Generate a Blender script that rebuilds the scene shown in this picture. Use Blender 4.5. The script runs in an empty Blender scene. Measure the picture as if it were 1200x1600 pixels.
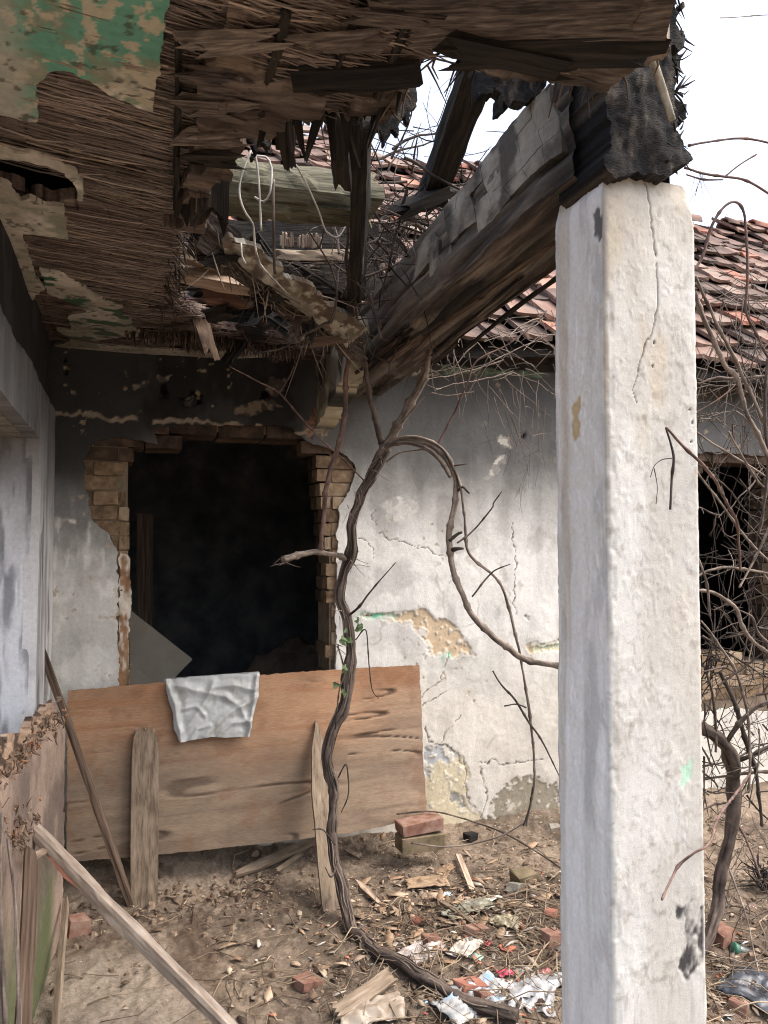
import bpy, math, random
import numpy as np
from mathutils import Vector, Matrix

# ------------------------------------------------------------------ camera
scene = bpy.context.scene
COL = scene.collection
YAW, PITCH, CAMH, FPX = math.radians(19.0), math.radians(2.2), 1.6, 1180.0
cam_data = bpy.data.cameras.new('camera')
cam = bpy.data.objects.new('camera', cam_data)
COL.objects.link(cam)
cam.location = (0, 0, CAMH)
cam.rotation_euler = (math.pi / 2 + PITCH, 0, -YAW)
cam_data.sensor_fit = 'VERTICAL'
cam_data.sensor_height = 36.0
cam_data.lens = 36.0 * FPX / 1600.0
cam_data.clip_start = 0.05
cam_data.clip_end = 500
scene.camera = cam

# ------------------------------------------------------------------ sky and sun
SUN_EL, SUN_AZ = math.radians(58), math.radians(112)      # azimuth clockwise from +Y
world = bpy.data.worlds.new('World')
scene.world = world
world.use_nodes = True
wn = world.node_tree
bg = wn.nodes['Background']
sky = wn.nodes.new('ShaderNodeTexSky')
sky.sky_type = 'NISHITA'
sky.sun_disc = False
sky.sun_elevation = SUN_EL
sky.sun_rotation = SUN_AZ
sky.air_density = 1.0
sky.dust_density = 6.0
sky.ozone_density = 0.6
hs = wn.nodes.new('ShaderNodeHueSaturation')
hs.inputs['Saturation'].default_value = 0.72
wn.links.new(sky.outputs[0], hs.inputs['Color'])
wn.links.new(hs.outputs[0], bg.inputs['Color'])
bg.inputs['Strength'].default_value = 0.15
sl = bpy.data.lights.new('sun', 'SUN')
sl.energy = 0.5
sl.angle = math.radians(50)
sl.color = (1.0, 0.99, 0.97)
so = bpy.data.objects.new('sun', sl)
COL.objects.link(so)
sd = Vector((math.sin(SUN_AZ) * math.cos(SUN_EL), math.cos(SUN_AZ) * math.cos(SUN_EL), math.sin(SUN_EL)))
so.rotation_euler = sd.to_track_quat('Z', 'Y').to_euler()
so.location = sd * 30
vs = scene.view_settings
vs.view_transform = 'Standard'
vs.look = 'None'
vs.gamma = 1.0
vs.use_curve_mapping = False
vs.exposure = 1.62
scene.render.engine = 'CYCLES'
scene.cycles.max_bounces = 8
scene.cycles.diffuse_bounces = 6
scene.cycles.use_denoising = True
scene.cycles.filter_width = 1.1

# ------------------------------------------------------------------ helpers
rnd = random.Random(7)
nrs = np.random.RandomState(7)
_cy, _sy, _cp, _sp = math.cos(YAW), math.sin(YAW), math.cos(PITCH), math.sin(PITCH)
FW = np.array([_sy * _cp, _cy * _cp, _sp])
RT = np.array([_cy, -_sy, 0.0])
UP = np.cross(RT, FW)
C0 = np.array([0, 0, CAMH])


def ray(px, py):
    return FW + RT * ((px - 600) / FPX) + UP * ((800 - py) / FPX)


def at_y(px, py, y):
    d = ray(px, py)
    return C0 + d * (y / d[1])


def at_z(px, py, z):
    d = ray(px, py)
    return C0 + d * ((z - CAMH) / d[2])


def at_x(px, py, x):
    d = ray(px, py)
    return C0 + d * (x / d[0])


def S(r, g=None, b=None):
    if g is None:
        g = b = r
    c = np.array([r, g, b], float) / 255.0
    return np.where(c <= 0.04045, c / 12.92, ((c + 0.055) / 1.055) ** 2.4)


def _hash(ix, iy, iz, seed):
    n = (ix.astype(np.int64) * 374761393 + iy.astype(np.int64) * 668265263 + iz.astype(np.int64) * 1440662683 + seed * 974634777) & 0xffffffff
    n = ((n ^ (n >> 13)) * 1274126177) & 0xffffffff
    n = ((n ^ (n >> 15)) * 2246822519) & 0xffffffff
    return ((n ^ (n >> 16)) & 0xffffff).astype(float) / float(0xffffff)


def noise(x, y, seed=0, z=None):
    x = np.asarray(x, float)
    y = np.asarray(y, float)
    x, y = np.broadcast_arrays(x, y)
    ix, iy = np.floor(x), np.floor(y)
    fx, fy = x - ix, y - iy
    ux, uy = fx * fx * fx * (fx * (fx * 6 - 15) + 10), fy * fy * fy * (fy * (fy * 6 - 15) + 10)
    o = np.zeros_like(ix)
    a = _hash(ix, iy, o, seed)
    b = _hash(ix + 1, iy, o, seed)
    c = _hash(ix, iy + 1, o, seed)
    d = _hash(ix + 1, iy + 1, o, seed)
    return (a * (1 - ux) + b * ux) * (1 - uy) + (c * (1 - ux) + d * ux) * uy


def fbm(x, y, seed=0, octv=4, gain=0.5):
    s, a, t = 0.0, 1.0, 0.0
    x = np.asarray(x, float)
    y = np.asarray(y, float)
    for k in range(octv):
        s = s + a * noise(x * 2 ** k + 17.3 * k, y * 2 ** k + 5.1 * k, seed + k)
        t += a
        a *= gain
    return s / t


def ridge(x, y, seed=0, octv=4):
    s, a, t = 0.0, 1.0, 0.0
    for k in range(octv):
        s = s + a * (1 - np.abs(2 * noise(np.asarray(x) * 2 ** k + 3.7 * k, np.asarray(y) * 2 ** k, seed + k) - 1))
        t += a
        a *= 0.5
    return s / t


def sstep(a, b, x):
    t = np.clip((x - a) / (b - a), 0, 1)
    return t * t * (3 - 2 * t)


def mix(a, b, m):
    m = np.asarray(m)[..., None]
    return np.asarray(a) * (1 - m) + np.asarray(b) * m


def inpoly(u, v, poly):
    u = np.asarray(u)
    v = np.asarray(v)
    r = np.zeros(u.shape, bool)
    n = len(poly)
    for i in range(n):
        x0, y0 = poly[i]
        x1, y1 = poly[(i + 1) % n]
        if y0 == y1:
            continue
        c = ((y0 > v) != (y1 > v)) & (u < (x1 - x0) * (v - y0) / (y1 - y0) + x0)
        r ^= c
    return r


def polydist(u, v, pts, closed=False):
    d = np.full(np.shape(u), 1e9)
    n = len(pts)
    for i in range(n if closed else n - 1):
        x0, y0 = pts[i]
        x1, y1 = pts[(i + 1) % n]
        dx, dy = x1 - x0, y1 - y0
        L = dx * dx + dy * dy + 1e-12
        t = np.clip(((u - x0) * dx + (v - y0) * dy) / L, 0, 1)
        d = np.minimum(d, np.hypot(u - x0 - t * dx, v - y0 - t * dy))
    return d


def sdist(u, v, poly):
    d = polydist(u, v, poly, True)
    return np.where(inpoly(u, v, poly), -d, d)


def mesh_np(name, verts, quads, col=None, smooth=True):
    me = bpy.data.meshes.new(name)
    verts = np.ascontiguousarray(verts, dtype=np.float32)
    quads = np.ascontiguousarray(quads, dtype=np.int32)
    k = quads.shape[1]
    me.vertices.add(len(verts))
    me.vertices.foreach_set('co', verts.ravel())
    me.loops.add(quads.size)
    me.loops.foreach_set('vertex_index', quads.ravel())
    me.polygons.add(len(quads))
    me.polygons.foreach_set('loop_start', np.arange(0, quads.size, k, dtype=np.int32))
    me.polygons.foreach_set('loop_total', np.full(len(quads), k, dtype=np.int32))
    if smooth:
        me.polygons.foreach_set('use_smooth', np.ones(len(quads), dtype=bool))
    me.update(calc_edges=True)
    if col is not None:
        a = me.color_attributes.new('Col', 'FLOAT_COLOR', 'POINT')
        c = np.ones((len(verts), 4), np.float32)
        c[:, :3] = np.clip(col, 0, 1)
        a.data.foreach_set('color', c.ravel())
    return me


def mw(o):
    if o.parent is None:
        return o.matrix_basis.copy()
    return mw(o.parent) @ o.matrix_parent_inverse @ o.matrix_basis


def link(name, me, mat=None, parent=None, matrix=None):
    o = bpy.data.objects.new(name, me)
    COL.objects.link(o)
    if mat is not None:
        if len(me.materials) == 0:
            me.materials.append(mat)
    if matrix is not None:
        o.matrix_basis = matrix
    if parent is not None:
        o.parent = parent
        o.matrix_parent_inverse = mw(parent).inverted()
    return o


def thing(name, label, cat, loc=(0, 0, 0), group=None):
    o = bpy.data.objects.new(name, None)
    o.empty_display_size = 0.05
    COL.objects.link(o)
    o.location = Vector([float(c) for c in loc])
    tag(o, label, cat, group)
    return o


def tag(o, label=None, cat=None, group=None, kind=None):
    if label:
        o['label'] = label
    if cat:
        o['category'] = cat
        o['kind'] = 'thing'
    if group:
        o['group'] = group
    if kind:
        o['kind'] = kind
    return o


def reorigin(o, loc):
    """moves the origin of a single-mesh thing to loc"""
    m = Matrix.Translation(Vector([float(c) for c in loc]))
    o.data.transform(m.inverted())
    o.matrix_basis = m
    return o


class MB:
    def __init__(s):
        s.v, s.f, s.c = [], [], []

    def add(s, v, f, c):
        b = len(s.v)
        s.v.extend([tuple(p) for p in v])
        s.f.extend([tuple(i + b for i in q) for q in f])
        c = np.asarray(c, float)
        if c.ndim == 1:
            c = np.repeat(c[None], len(v), 0)
        s.c.extend([tuple(x) for x in c])

    def mesh(s, name, smooth=True):
        me = bpy.data.meshes.new(name)
        me.from_pydata(s.v, [], s.f)
        if smooth:
            me.polygons.foreach_set('use_smooth', np.ones(len(s.f), dtype=bool))
        a = me.color_attributes.new('Col', 'FLOAT_COLOR', 'POINT')
        c = np.ones((len(s.v), 4), np.float32)
        c[:, :3] = np.clip(np.array(s.c), 0, 1)
        a.data.foreach_set('color', c.ravel())
        return me


def smooth_path(pts, step=0.02, radii=None):
    """Catmull-Rom through pts, resampled; returns positions and radii"""
    P = np.array(pts, float)
    n = len(P)
    R = np.array(radii if radii is not None else [1] * n, float)
    if n == 2:
        L = np.linalg.norm(P[1] - P[0])
        k = max(2, int(L / step))
        t = np.linspace(0, 1, k)[:, None]
        return P[0] + (P[1] - P[0]) * t, R[0] + (R[1] - R[0]) * t[:, 0]
    out, ro = [], []
    Q = np.vstack([2 * P[0] - P[1], P, 2 * P[-1] - P[-2]])
    for i in range(n - 1):
        p0, p1, p2, p3 = Q[i], Q[i + 1], Q[i + 2], Q[i + 3]
        k = max(1, int(round(np.linalg.norm(p2 - p1) / step)))
        for j in range(k):
            t = j / k
            out.append(0.5 * (2 * p1 + (p2 - p0) * t + (2 * p0 - 5 * p1 + 4 * p2 - p3) * t * t + (3 * p1 - p0 - 3 * p2 + p3) * t ** 3))
            ro.append(R[i] * (1 - t) + R[i + 1] * t)
    out.append(P[-1])
    ro.append(R[-1])
    return np.array(out), np.array(ro)


def tube_arrays(P, R, sides=6, bark=0.0, c1=(.1, .08, .06), c2=(.2, .17, .14), seed=0, cap=True, twist=3.0):
    P = np.asarray(P, float)
    n = len(P)
    T = np.gradient(P, axis=0)
    T /= np.linalg.norm(T, axis=1)[:, None] + 1e-9
    a = np.array([0, 0, 1.0]) if abs(T[0][2]) < 0.9 else np.array([1.0, 0, 0])
    N = np.zeros_like(P)
    v = np.cross(T[0], a)
    v /= np.linalg.norm(v)
    for i in range(n):
        v = v - T[i] * np.dot(v, T[i])
        v /= np.linalg.norm(v) + 1e-9
        N[i] = v
    B = np.cross(T, N)
    ang = np.linspace(0, 2 * np.pi, sides, endpoint=False)
    L = np.concatenate([[0], np.cumsum(np.linalg.norm(np.diff(P, axis=0), axis=1))])
    A, LL = np.meshgrid(ang, L)
    tw = A + LL * twist
    rr = np.asarray(R)[:, None] * np.ones_like(A)
    if bark > 0:
        q = ridge(np.cos(tw) * 3.2 + LL * 2.0 + seed, np.sin(tw) * 3.2, seed, 3)
        rr = rr * (1 + bark * (q - 0.55) * 2 + bark * (noise(LL * 9 + seed, np.cos(A), seed) - 0.5))
        m = sstep(0.35, 0.8, q * 0.6 + 0.4 * fbm(np.cos(tw) * 5 + seed + LL * 5, np.sin(tw) * 5, seed + 3))
    else:
        m = fbm(LL * 25 + seed * 3.1, np.cos(A) * 1.5, seed, 3)
        m = sstep(0.25, 0.75, m)
    V = P[:, None, :] + N[:, None, :] * (rr * np.cos(A))[..., None] + B[:, None, :] * (rr * np.sin(A))[..., None]
    V = V.reshape(-1, 3)
    Cc = mix(np.asarray(c1), np.asarray(c2), m).reshape(-1, 3)
    i = np.arange(n - 1)[:, None] * sides
    j = np.arange(sides)[None]
    j2 = (j + 1) % sides
    F = np.stack([i + j, i + j2, i + sides + j2, i + sides + j], -1).reshape(-1, 4)
    F = [tuple(f) for f in F.tolist()]
    if cap:
        F.append(tuple(range(sides - 1, -1, -1)))
        F.append(tuple(range((n - 1) * sides, n * sides)))
    return V, F, Cc


def tube(mb, pts, radii, step=0.02, sides=6, jit=0.0, **kw):
    P, R = smooth_path(pts, step, radii)
    if jit:
        s = kw.get('seed', 0)
        t = np.arange(len(P)) * 0.9
        for k in range(3):
            P[:, k] += jit * (noise(t * 0.45 + 31 * k, s * 1.7 + t * 0, 90 + k) - 0.5) * 2
    V, F, Cc = tube_arrays(P, R, sides, **kw)
    mb.add(V, F, Cc)


def panel(name, O, U, V, poly, step, thick, mat, parent=None, disp=None, color=None, rag=0.0, ragf=20.0, holes=(), seed=0, flip=False, post=None, matrix=None, back_face=True, follow=False):
    """A sheet of real thickness cut from a fine grid: outline poly and holes in (u,v) metres on the plane O+uU+vV.
    disp lifts it along the normal (towards the viewer), color gives the colour of each spot."""
    O, U, V = [np.asarray(a, float) for a in (O, U, V)]
    N = np.cross(U, V)
    N /= np.linalg.norm(N)
    if flip:
        N = -N
    pu = [p[0] for p in poly]
    pv = [p[1] for p in poly]
    u = np.arange(min(pu) - rag, max(pu) + rag + step, step)
    v = np.arange(min(pv) - rag, max(pv) + rag + step, step)
    uu, vv = np.meshgrid(u, v)
    cu, cv = uu[:-1, :-1] + step / 2, vv[:-1, :-1] + step / 2
    if rag:
        wu = cu + rag * 2 * (fbm(cu * ragf, cv * ragf, seed + 50, 3) - 0.5)
        wv = cv + rag * 2 * (fbm(cu * ragf, cv * ragf, seed + 60, 3) - 0.5)
    else:
        wu, wv = cu, cv
    keep = inpoly(wu, wv, poly)
    for h in holes:
        keep &= ~inpoly(wu, wv, h)
    nx = len(u)
    jj, ii = np.nonzero(keep)
    a = jj * nx + ii
    q = np.stack([a, a + 1, a + nx + 1, a + nx], 1)
    used = np.unique(q)
    remap = np.full(nx * len(v), -1, np.int64)
    remap[used] = np.arange(len(used))
    q = remap[q]
    fu, fv = uu.ravel()[used], vv.ravel()[used]
    # draw the outermost points onto the true outline, so that no grid steps show
    e_ = np.concatenate([q[:, [0, 1]], q[:, [1, 2]], q[:, [2, 3]], q[:, [3, 0]]])
    k_ = np.sort(e_, 1)
    k_ = k_[:, 0].astype(np.int64) * len(used) + k_[:, 1]
    _, i_, c_ = np.unique(k_, return_index=True, return_counts=True)
    bv = np.unique(e_[i_[c_ == 1]])

    def edge_sd(a, b):
        if rag:
            a, b = a + rag * 2 * (fbm(a * ragf, b * ragf, seed + 50, 3) - 0.5), b + rag * 2 * (fbm(a * ragf, b * ragf, seed + 60, 3) - 0.5)
        s = sdist(a, b, poly)
        for h in holes:
            s = np.maximum(s, -sdist(a, b, h))
        return s
    bu, bw = fu[bv].copy(), fv[bv].copy()
    h_ = step * 0.2
    for _ in range(2):
        s0 = edge_sd(bu, bw)
        gu, gv = (edge_sd(bu + h_, bw) - s0) / h_, (edge_sd(bu, bw + h_) - s0) / h_
        g2 = np.clip(gu * gu + gv * gv, .25, None)
        bu = bu - np.clip(s0 * gu / g2, -step * .6, step * .6)
        bw = bw - np.clip(s0 * gv / g2, -step * .6, step * .6)
    fu[bv], fv[bv] = bu, bw
    d = disp(fu, fv) if disp is not None else np.zeros_like(fu)
    front = O + fu[:, None] * U + fv[:, None] * V + N * d[:, None]
    back = O + fu[:, None] * U + fv[:, None] * V - N * (thick - (d if follow else 0 * d))[:, None]
    if post is not None:
        front = post(front, fu, fv)
        back = post(back, fu, fv)
    n = len(used)
    e = np.concatenate([q[:, [0, 1]], q[:, [1, 2]], q[:, [2, 3]], q[:, [3, 0]]])
    key = np.sort(e, 1)
    k1 = key[:, 0].astype(np.int64) * n + key[:, 1]
    uq, idx, cnt = np.unique(k1, return_index=True, return_counts=True)
    be = e[idx[cnt == 1]]
    rv = np.unique(be)
    m = len(rv)
    loc = np.full(n, -1, np.int64)
    loc[rv] = np.arange(m)
    a0, a1 = loc[be[:, 0]] + 2 * n, loc[be[:, 1]] + 2 * n
    rim = np.stack([a1, a0, a0 + m, a1 + m], 1)
    Q = np.concatenate([q, q[:, ::-1] + n, rim] if back_face else [q, rim])
    if flip:
        Q = Q[:, ::-1]
    c = color(fu, fv) if color is not None else np.full((n, 3), 0.4)
    me = mesh_np(name, np.vstack([front, back, front[rv], back[rv]]), Q, np.vstack([c, c, c[rv], c[rv]]))
    return link(name, me, mat, parent, matrix)


# ------------------------------------------------------------------ materials
def vmat(name, rough=0.92, ns=45.0, namt=0.22, bs=140.0, bump=0.25, spec=0.25, stretch=(1, 1, 1), trans=0.0, bdist=0.004):
    m = bpy.data.materials.new(name)
    m.use_nodes = True
    nt = m.node_tree
    b = nt.nodes['Principled BSDF']
    b.inputs['Roughness'].default_value = rough
    b.inputs['Specular IOR Level'].default_value = spec
    tc = nt.nodes.new('ShaderNodeTexCoord')
    mp = nt.nodes.new('ShaderNodeMapping')
    mp.inputs['Scale'].default_value = stretch
    nt.links.new(tc.outputs['Object'], mp.inputs['Vector'])
    at = nt.nodes.new('ShaderNodeAttribute')
    at.attribute_name = 'Col'
    nz = nt.nodes.new('ShaderNodeTexNoise')
    nz.inputs['Scale'].default_value = ns
    nz.inputs['Detail'].default_value = 6
    nz.inputs['Roughness'].default_value = 0.65
    nt.links.new(mp.outputs[0], nz.inputs['Vector'])
    mr = nt.nodes.new('ShaderNodeMapRange')
    mr.inputs['From Min'].default_value = 0.3
    mr.inputs['From Max'].default_value = 0.7
    mr.inputs['To Min'].default_value = 1 - namt
    mr.inputs['To Max'].default_value = 1 + namt
    nt.links.new(nz.outputs['Fac'], mr.inputs['Value'])
    mx = nt.nodes.new('ShaderNodeVectorMath')
    mx.operation = 'SCALE'
    nt.links.new(at.outputs['Color'], mx.inputs[0])
    nt.links.new(mr.outputs[0], mx.inputs['Scale'])
    nt.links.new(mx.outputs[0], b.inputs['Base Color'])
    n2 = nt.nodes.new('ShaderNodeTexNoise')
    n2.inputs['Scale'].default_value = bs
    n2.inputs['Detail'].default_value = 5
    nt.links.new(mp.outputs[0], n2.inputs['Vector'])
    bp = nt.nodes.new('ShaderNodeBump')
    bp.inputs['Strength'].default_value = bump
    bp.inputs['Distance'].default_value = bdist
    nt.links.new(n2.outputs['Fac'], bp.inputs['Height'])
    nt.links.new(bp.outputs[0], b.inputs['Normal'])
    if trans:
        b.inputs['Transmission Weight'].default_value = trans
    return m


def pmat(name, cols, rough=0.9, stretch=(1, 1, 1), scale=8.0, detail=8, rand=0.3, bump=0.5, bdist=0.004, spec=0.25, lo=0.3, hi=0.7):
    """procedural: a ramp of colours over stretched noise, shifted a little for every object"""
    m = bpy.data.materials.new(name)
    m.use_nodes = True
    nt = m.node_tree
    b = nt.nodes['Principled BSDF']
    b.inputs['Roughness'].default_value = rough
    b.inputs['Specular IOR Level'].default_value = spec
    tc = nt.nodes.new('ShaderNodeTexCoord')
    oi = nt.nodes.new('ShaderNodeObjectInfo')
    mp = nt.nodes.new('ShaderNodeMapping')
    mp.inputs['Scale'].default_value = stretch
    nt.links.new(tc.outputs['Object'], mp.inputs['Vector'])
    ml = nt.nodes.new('ShaderNodeMath')
    ml.operation = 'MULTIPLY'
    ml.inputs[1].default_value = 37.0
    nt.links.new(oi.outputs['Random'], ml.inputs[0])
    cb = nt.nodes.new('ShaderNodeCombineXYZ')
    for k in range(3):
        nt.links.new(ml.outputs[0], cb.inputs[k])
    nt.links.new(cb.outputs[0], mp.inputs['Location'])
    nz = nt.nodes.new('ShaderNodeTexNoise')
    nz.inputs['Scale'].default_value = scale
    nz.inputs['Detail'].default_value = detail
    nz.inputs['Roughness'].default_value = 0.62
    nt.links.new(mp.outputs[0], nz.inputs['Vector'])
    ad = nt.nodes.new('ShaderNodeMath')
    ad.operation = 'MULTIPLY_ADD'
    nt.links.new(oi.outputs['Random'], ad.inputs[0])
    ad.inputs[1].default_value = rand
    sb = nt.nodes.new('ShaderNodeMath')
    sb.operation = 'SUBTRACT'
    nt.links.new(nz.outputs['Fac'], sb.inputs[0])
    sb.inputs[1].default_value = rand / 2
    nt.links.new(sb.outputs[0], ad.inputs[2])
    rp = nt.nodes.new('ShaderNodeValToRGB')
    el = rp.color_ramp.elements
    while len(el) < len(cols):
        el.new(0.5)
    for k, c in enumerate(cols):
        el[k].position = lo + (hi - lo) * k / max(1, len(cols) - 1)
        el[k].color = (*c, 1)
    nt.links.new(ad.outputs[0], rp.inputs[0])
    nt.links.new(rp.outputs[0], b.inputs['Base Color'])
    bp = nt.nodes.new('ShaderNodeBump')
    bp.inputs['Strength'].default_value = bump
    bp.inputs['Distance'].default_value = bdist
    nt.links.new(nz.outputs['Fac'], bp.inputs['Height'])
    nt.links.new(bp.outputs[0], b.inputs['Normal'])
    return m


M_PLASTER = vmat('plaster', 0.93, 60, 0.10, 160, 0.35)
M_PILLAR = vmat('whitewash', 0.9, 90, 0.09, 260, 0.25, bdist=0.003)
M_GROUND = vmat('soil', 0.97, 70, 0.32, 220, 0.8, bdist=0.008)
M_REED = vmat('reed mat', 0.95, 30, 0.35, 120, 0.6, stretch=(0.6, 6, 3), bdist=0.004)
M_PATCH = vmat('ceiling plaster', 0.92, 40, 0.15, 150, 0.3)
M_BOARD = vmat('weathered plywood', 0.88, 42, 0.28, 120, 0.5, stretch=(0.7, 9, 9), bdist=0.002)
M_CHIP = vmat('chipboard', 0.94, 60, 0.2, 160, 0.5, bdist=0.004)
M_SOOTBRICK = pmat('sooty brick', [S(44, 37, 32), S(76, 62, 51), S(104, 86, 70)], 0.95, scale=14, rand=0.25, bump=0.7)
M_BARK = vmat('vine bark', 0.95, 70, 0.25, 200, 0.5, bdist=0.003)
M_TWIG = vmat('dry twig', 0.9, 90, 0.2, 200, 0.2)
M_LITTER = vmat('dry litter', 0.9, 60, 0.2, 150, 0.2)
M_FOIL = vmat('dull plastic film', 0.42, 40, 0.08, 60, 0.12, spec=0.5)
M_THATCH = vmat('rotten thatch', 0.97, 50, 0.35, 120, 0.8, stretch=(1, 1, 4), bdist=0.01)
M_RUBBLE = vmat('rubble', 0.95, 70, 0.25, 150, 0.5)
M_BRICK = pmat('clay brick', [S(92, 76, 60), S(122, 102, 80), S(140, 118, 94), S(156, 138, 116)], 0.95, scale=22, rand=0.45, bump=0.9, bdist=.006)
M_REDBRICK = pmat('red brick', [S(94, 72, 62), S(128, 94, 80), S(146, 122, 108)], 0.95, scale=20, rand=0.2, bump=0.6)
M_MOSSBRICK = pmat('mossy brick', [S(80, 74, 56), S(112, 100, 78), S(136, 120, 100)], 0.95, scale=16, rand=0.1, bump=0.6)
M_MORTAR = pmat('old mortar', [S(88, 78, 66), S(120, 106, 90), S(138, 124, 106)], 0.97, scale=14, rand=0.0, bump=0.8, bdist=0.01)
M_TILE = pmat('roof tile', [S(72, 64, 60), S(106, 88, 80), S(128, 102, 91), S(138, 124, 114)], 0.9, scale=7, rand=0.5, bump=0.4, lo=0.2, hi=0.8)
M_TILERED = pmat('fresh red tile', [S(118, 80, 66), S(146, 98, 82), S(158, 122, 106)], 0.9, scale=7, rand=0.3, bump=0.4)
M_DARKWOOD = pmat('rotten dark wood', [S(20, 19, 19), S(38, 35, 32), S(62, 55, 48)], 0.95, stretch=(0.9, 16, 16), scale=5, rand=0.1, bump=1.0, bdist=0.008)
M_GREYWOOD = pmat('grey weathered wood', [S(92, 80, 68), S(122, 107, 91), S(136, 121, 104), S(154, 140, 124)], 0.92, stretch=(2.2, 14, 14), scale=5, rand=0.15, bump=0.5)
M_PALEWOOD = pmat('pale broken wood', [S(112, 92, 78), S(154, 134, 116), S(186, 168, 150)], 0.9, stretch=(0.8, 16, 16), scale=5, rand=0.2, bump=0.6)
M_BROWNWOOD = pmat('brown wood', [S(62, 50, 42), S(92, 76, 64), S(122, 104, 90)], 0.92, stretch=(0.8, 18, 18), scale=4, rand=0.15, bump=0.7)
M_MOSSWOOD = pmat('mossy log', [S(42, 42, 34), S(78, 76, 62), S(112, 108, 92), S(72, 76, 50)], 0.95, stretch=(0.7, 14, 14), scale=4, rand=0.0, bump=0.9, bdist=0.01)
M_BLOCK = pmat('cracked render', [S(86, 82, 75), S(122, 117, 107), S(146, 141, 130)], 0.95, scale=14, rand=0.25, bump=0.6)
M_ROOM = pmat('sooty room wall', [S(62, 62, 66), S(104, 104, 106), S(140, 136, 130)], 0.95, scale=3, rand=0.0, bump=0.3)
M_CARD = pmat('grey board', [S(112, 104, 94), S(140, 130, 116)], 0.85, scale=4, rand=0.0, bump=0.1)
M_WIRE = vmat('pale wire', 0.6, 60, 0.1, 100, 0.1)
M_LEAF = pmat('green leaf', [S(70, 88, 56), S(112, 130, 92)], 0.6, scale=30, rand=0.3, bump=0.2)

M_GLASS = vmat('jar glass', 0.12, 40, 0.05, 60, 0.02, spec=0.5, trans=0.85)

# ------------------------------------------------------------------ ground
WY = 3.9                       # the back wall's face
LX = -0.345                    # the left wall's face
PYF, PYB = 1.50, 1.725          # pillar front and back
PXL, PXR = 1.070, 1.338        # pillar left and right


def gz(x, y, fine=True):
    x = np.asarray(x, float)
    y = np.asarray(y, float)
    h = 0.05 * (fbm(x * 1.3 + 3, y * 1.3, 11, 3) - 0.5)
    h = h + 0.14 * np.exp(-((x + 0.1) / 0.55) ** 2 - ((y - 3.95) / 0.30) ** 2)
    h = h + 0.05 * np.exp(-((y - 3.95) / 0.22) ** 2)
    h = h + 0.06 * np.exp(-((x - 1.65) / 0.6) ** 2 - ((y - 2.75) / 0.5) ** 2)
    h = h - 0.03 * np.exp(-((x - 0.1) / 0.4) ** 2 - ((y - 3.1) / 0.3) ** 2)
    if fine:
        near = np.exp(-np.clip(np.hypot(x - 1.2, y - 2.8) - 2.5, 0, 50))
        cl = fbm(x * 9, y * 9, 21, 4)
        h = h + near * (0.035 * (cl - 0.5) + 0.018 * (ridge(x * 22, y * 22, 31, 3) - 0.6) + 0.02 * np.clip(noise(x * 38, y * 38, 41) - 0.72, 0, 1))
    return h


def build_ground():
    def ax(a, b, st, far):
        f = np.arange(a, b, st)
        k = np.cumsum(0.03 * 1.35 ** np.arange(1, 22))
        lo = (a - k[k < far])[::-1]
        hi = b + k[k < far]
        return np.concatenate([lo, f, hi])
    xs = ax(-0.55, 3.6, 0.0085, 60)
    ys = ax(1.75, 4.0, 0.0085, 60)
    X, Y = np.meshgrid(xs, ys)
    X, Y = X.ravel(), Y.ravel()
    Z = gz(X, Y)
    n = fbm(X * 3, Y * 3, 5, 4)
    f = fbm(X * 18, Y * 18, 8, 4)
    c = mix(S(98, 86, 74), S(136, 121, 105), sstep(0.3, 0.7, n))
    c = mix(c, S(92, 77, 65), 0.7 * sstep(0.52, 0.75, f))
    c = mix(c, S(160, 144, 126), 0.5 * sstep(0.6, 0.8, fbm(X * 40, Y * 40, 13, 3)))
    pale = sstep(1.15, 0.55, np.hypot((X + 0.02) / 0.36, (Y - 2.85) / 0.42) + 0.6 * (fbm(X * 5, Y * 5, 71, 3) - 0.5))
    c = mix(c, S(150, 138, 124), 0.75 * pale)
    dk = sstep(1.1, 0.5, np.hypot((X - 0.28) / 0.12, (Y - 3.05) / 0.35) + 0.8 * (fbm(X * 8, Y * 8, 72, 3) - 0.5))
    c = mix(c, S(84, 68, 56), 0.7 * dk)
    rub = sstep(1.2, 0.5, np.hypot((X - 1.75) / 0.95, (Y - 2.55) / 0.75) + 0.7 * (fbm(X * 4, Y * 4, 73, 3) - 0.5))
    c = mix(c, S(98, 84, 72), 0.6 * rub)
    nx, ny = len(xs), len(ys)
    a = (np.arange(ny - 1)[:, None] * nx + np.arange(nx - 1)[None]).ravel()
    q = np.stack([a, a + 1, a + nx + 1, a + nx], 1)
    o = link('ground', mesh_np('ground', np.stack([X, Y, Z], 1), q, c), M_GROUND)
    tag(o, 'bare brown earth floor strewn with dry litter', None, None, 'structure')


build_ground()


def box_mesh(name, x0, x1, y0, y1, z0, z1, mat, parent=None):
    v = [(x, y, z) for z in (z0, z1) for y in (y0, y1) for x in (x0, x1)]
    f = [(0, 2, 3, 1), (4, 5, 7, 6), (0, 1, 5, 4), (2, 6, 7, 3), (0, 4, 6, 2), (1, 3, 7, 5)]
    me = bpy.data.meshes.new(name)
    me.from_pydata([tuple(map(float, p)) for p in v], [], f)
    return link(name, me, mat, parent)


# ------------------------------------------------------------------ the back wall
wall = thing('house_wall', 'long whitewashed house wall with broken window holes, soot and painted shade at top', 'wall', (1.8, WY, 0))


def W(px, py):
    p = at_y(px, py, WY)
    return (p[0], p[2])


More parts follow.
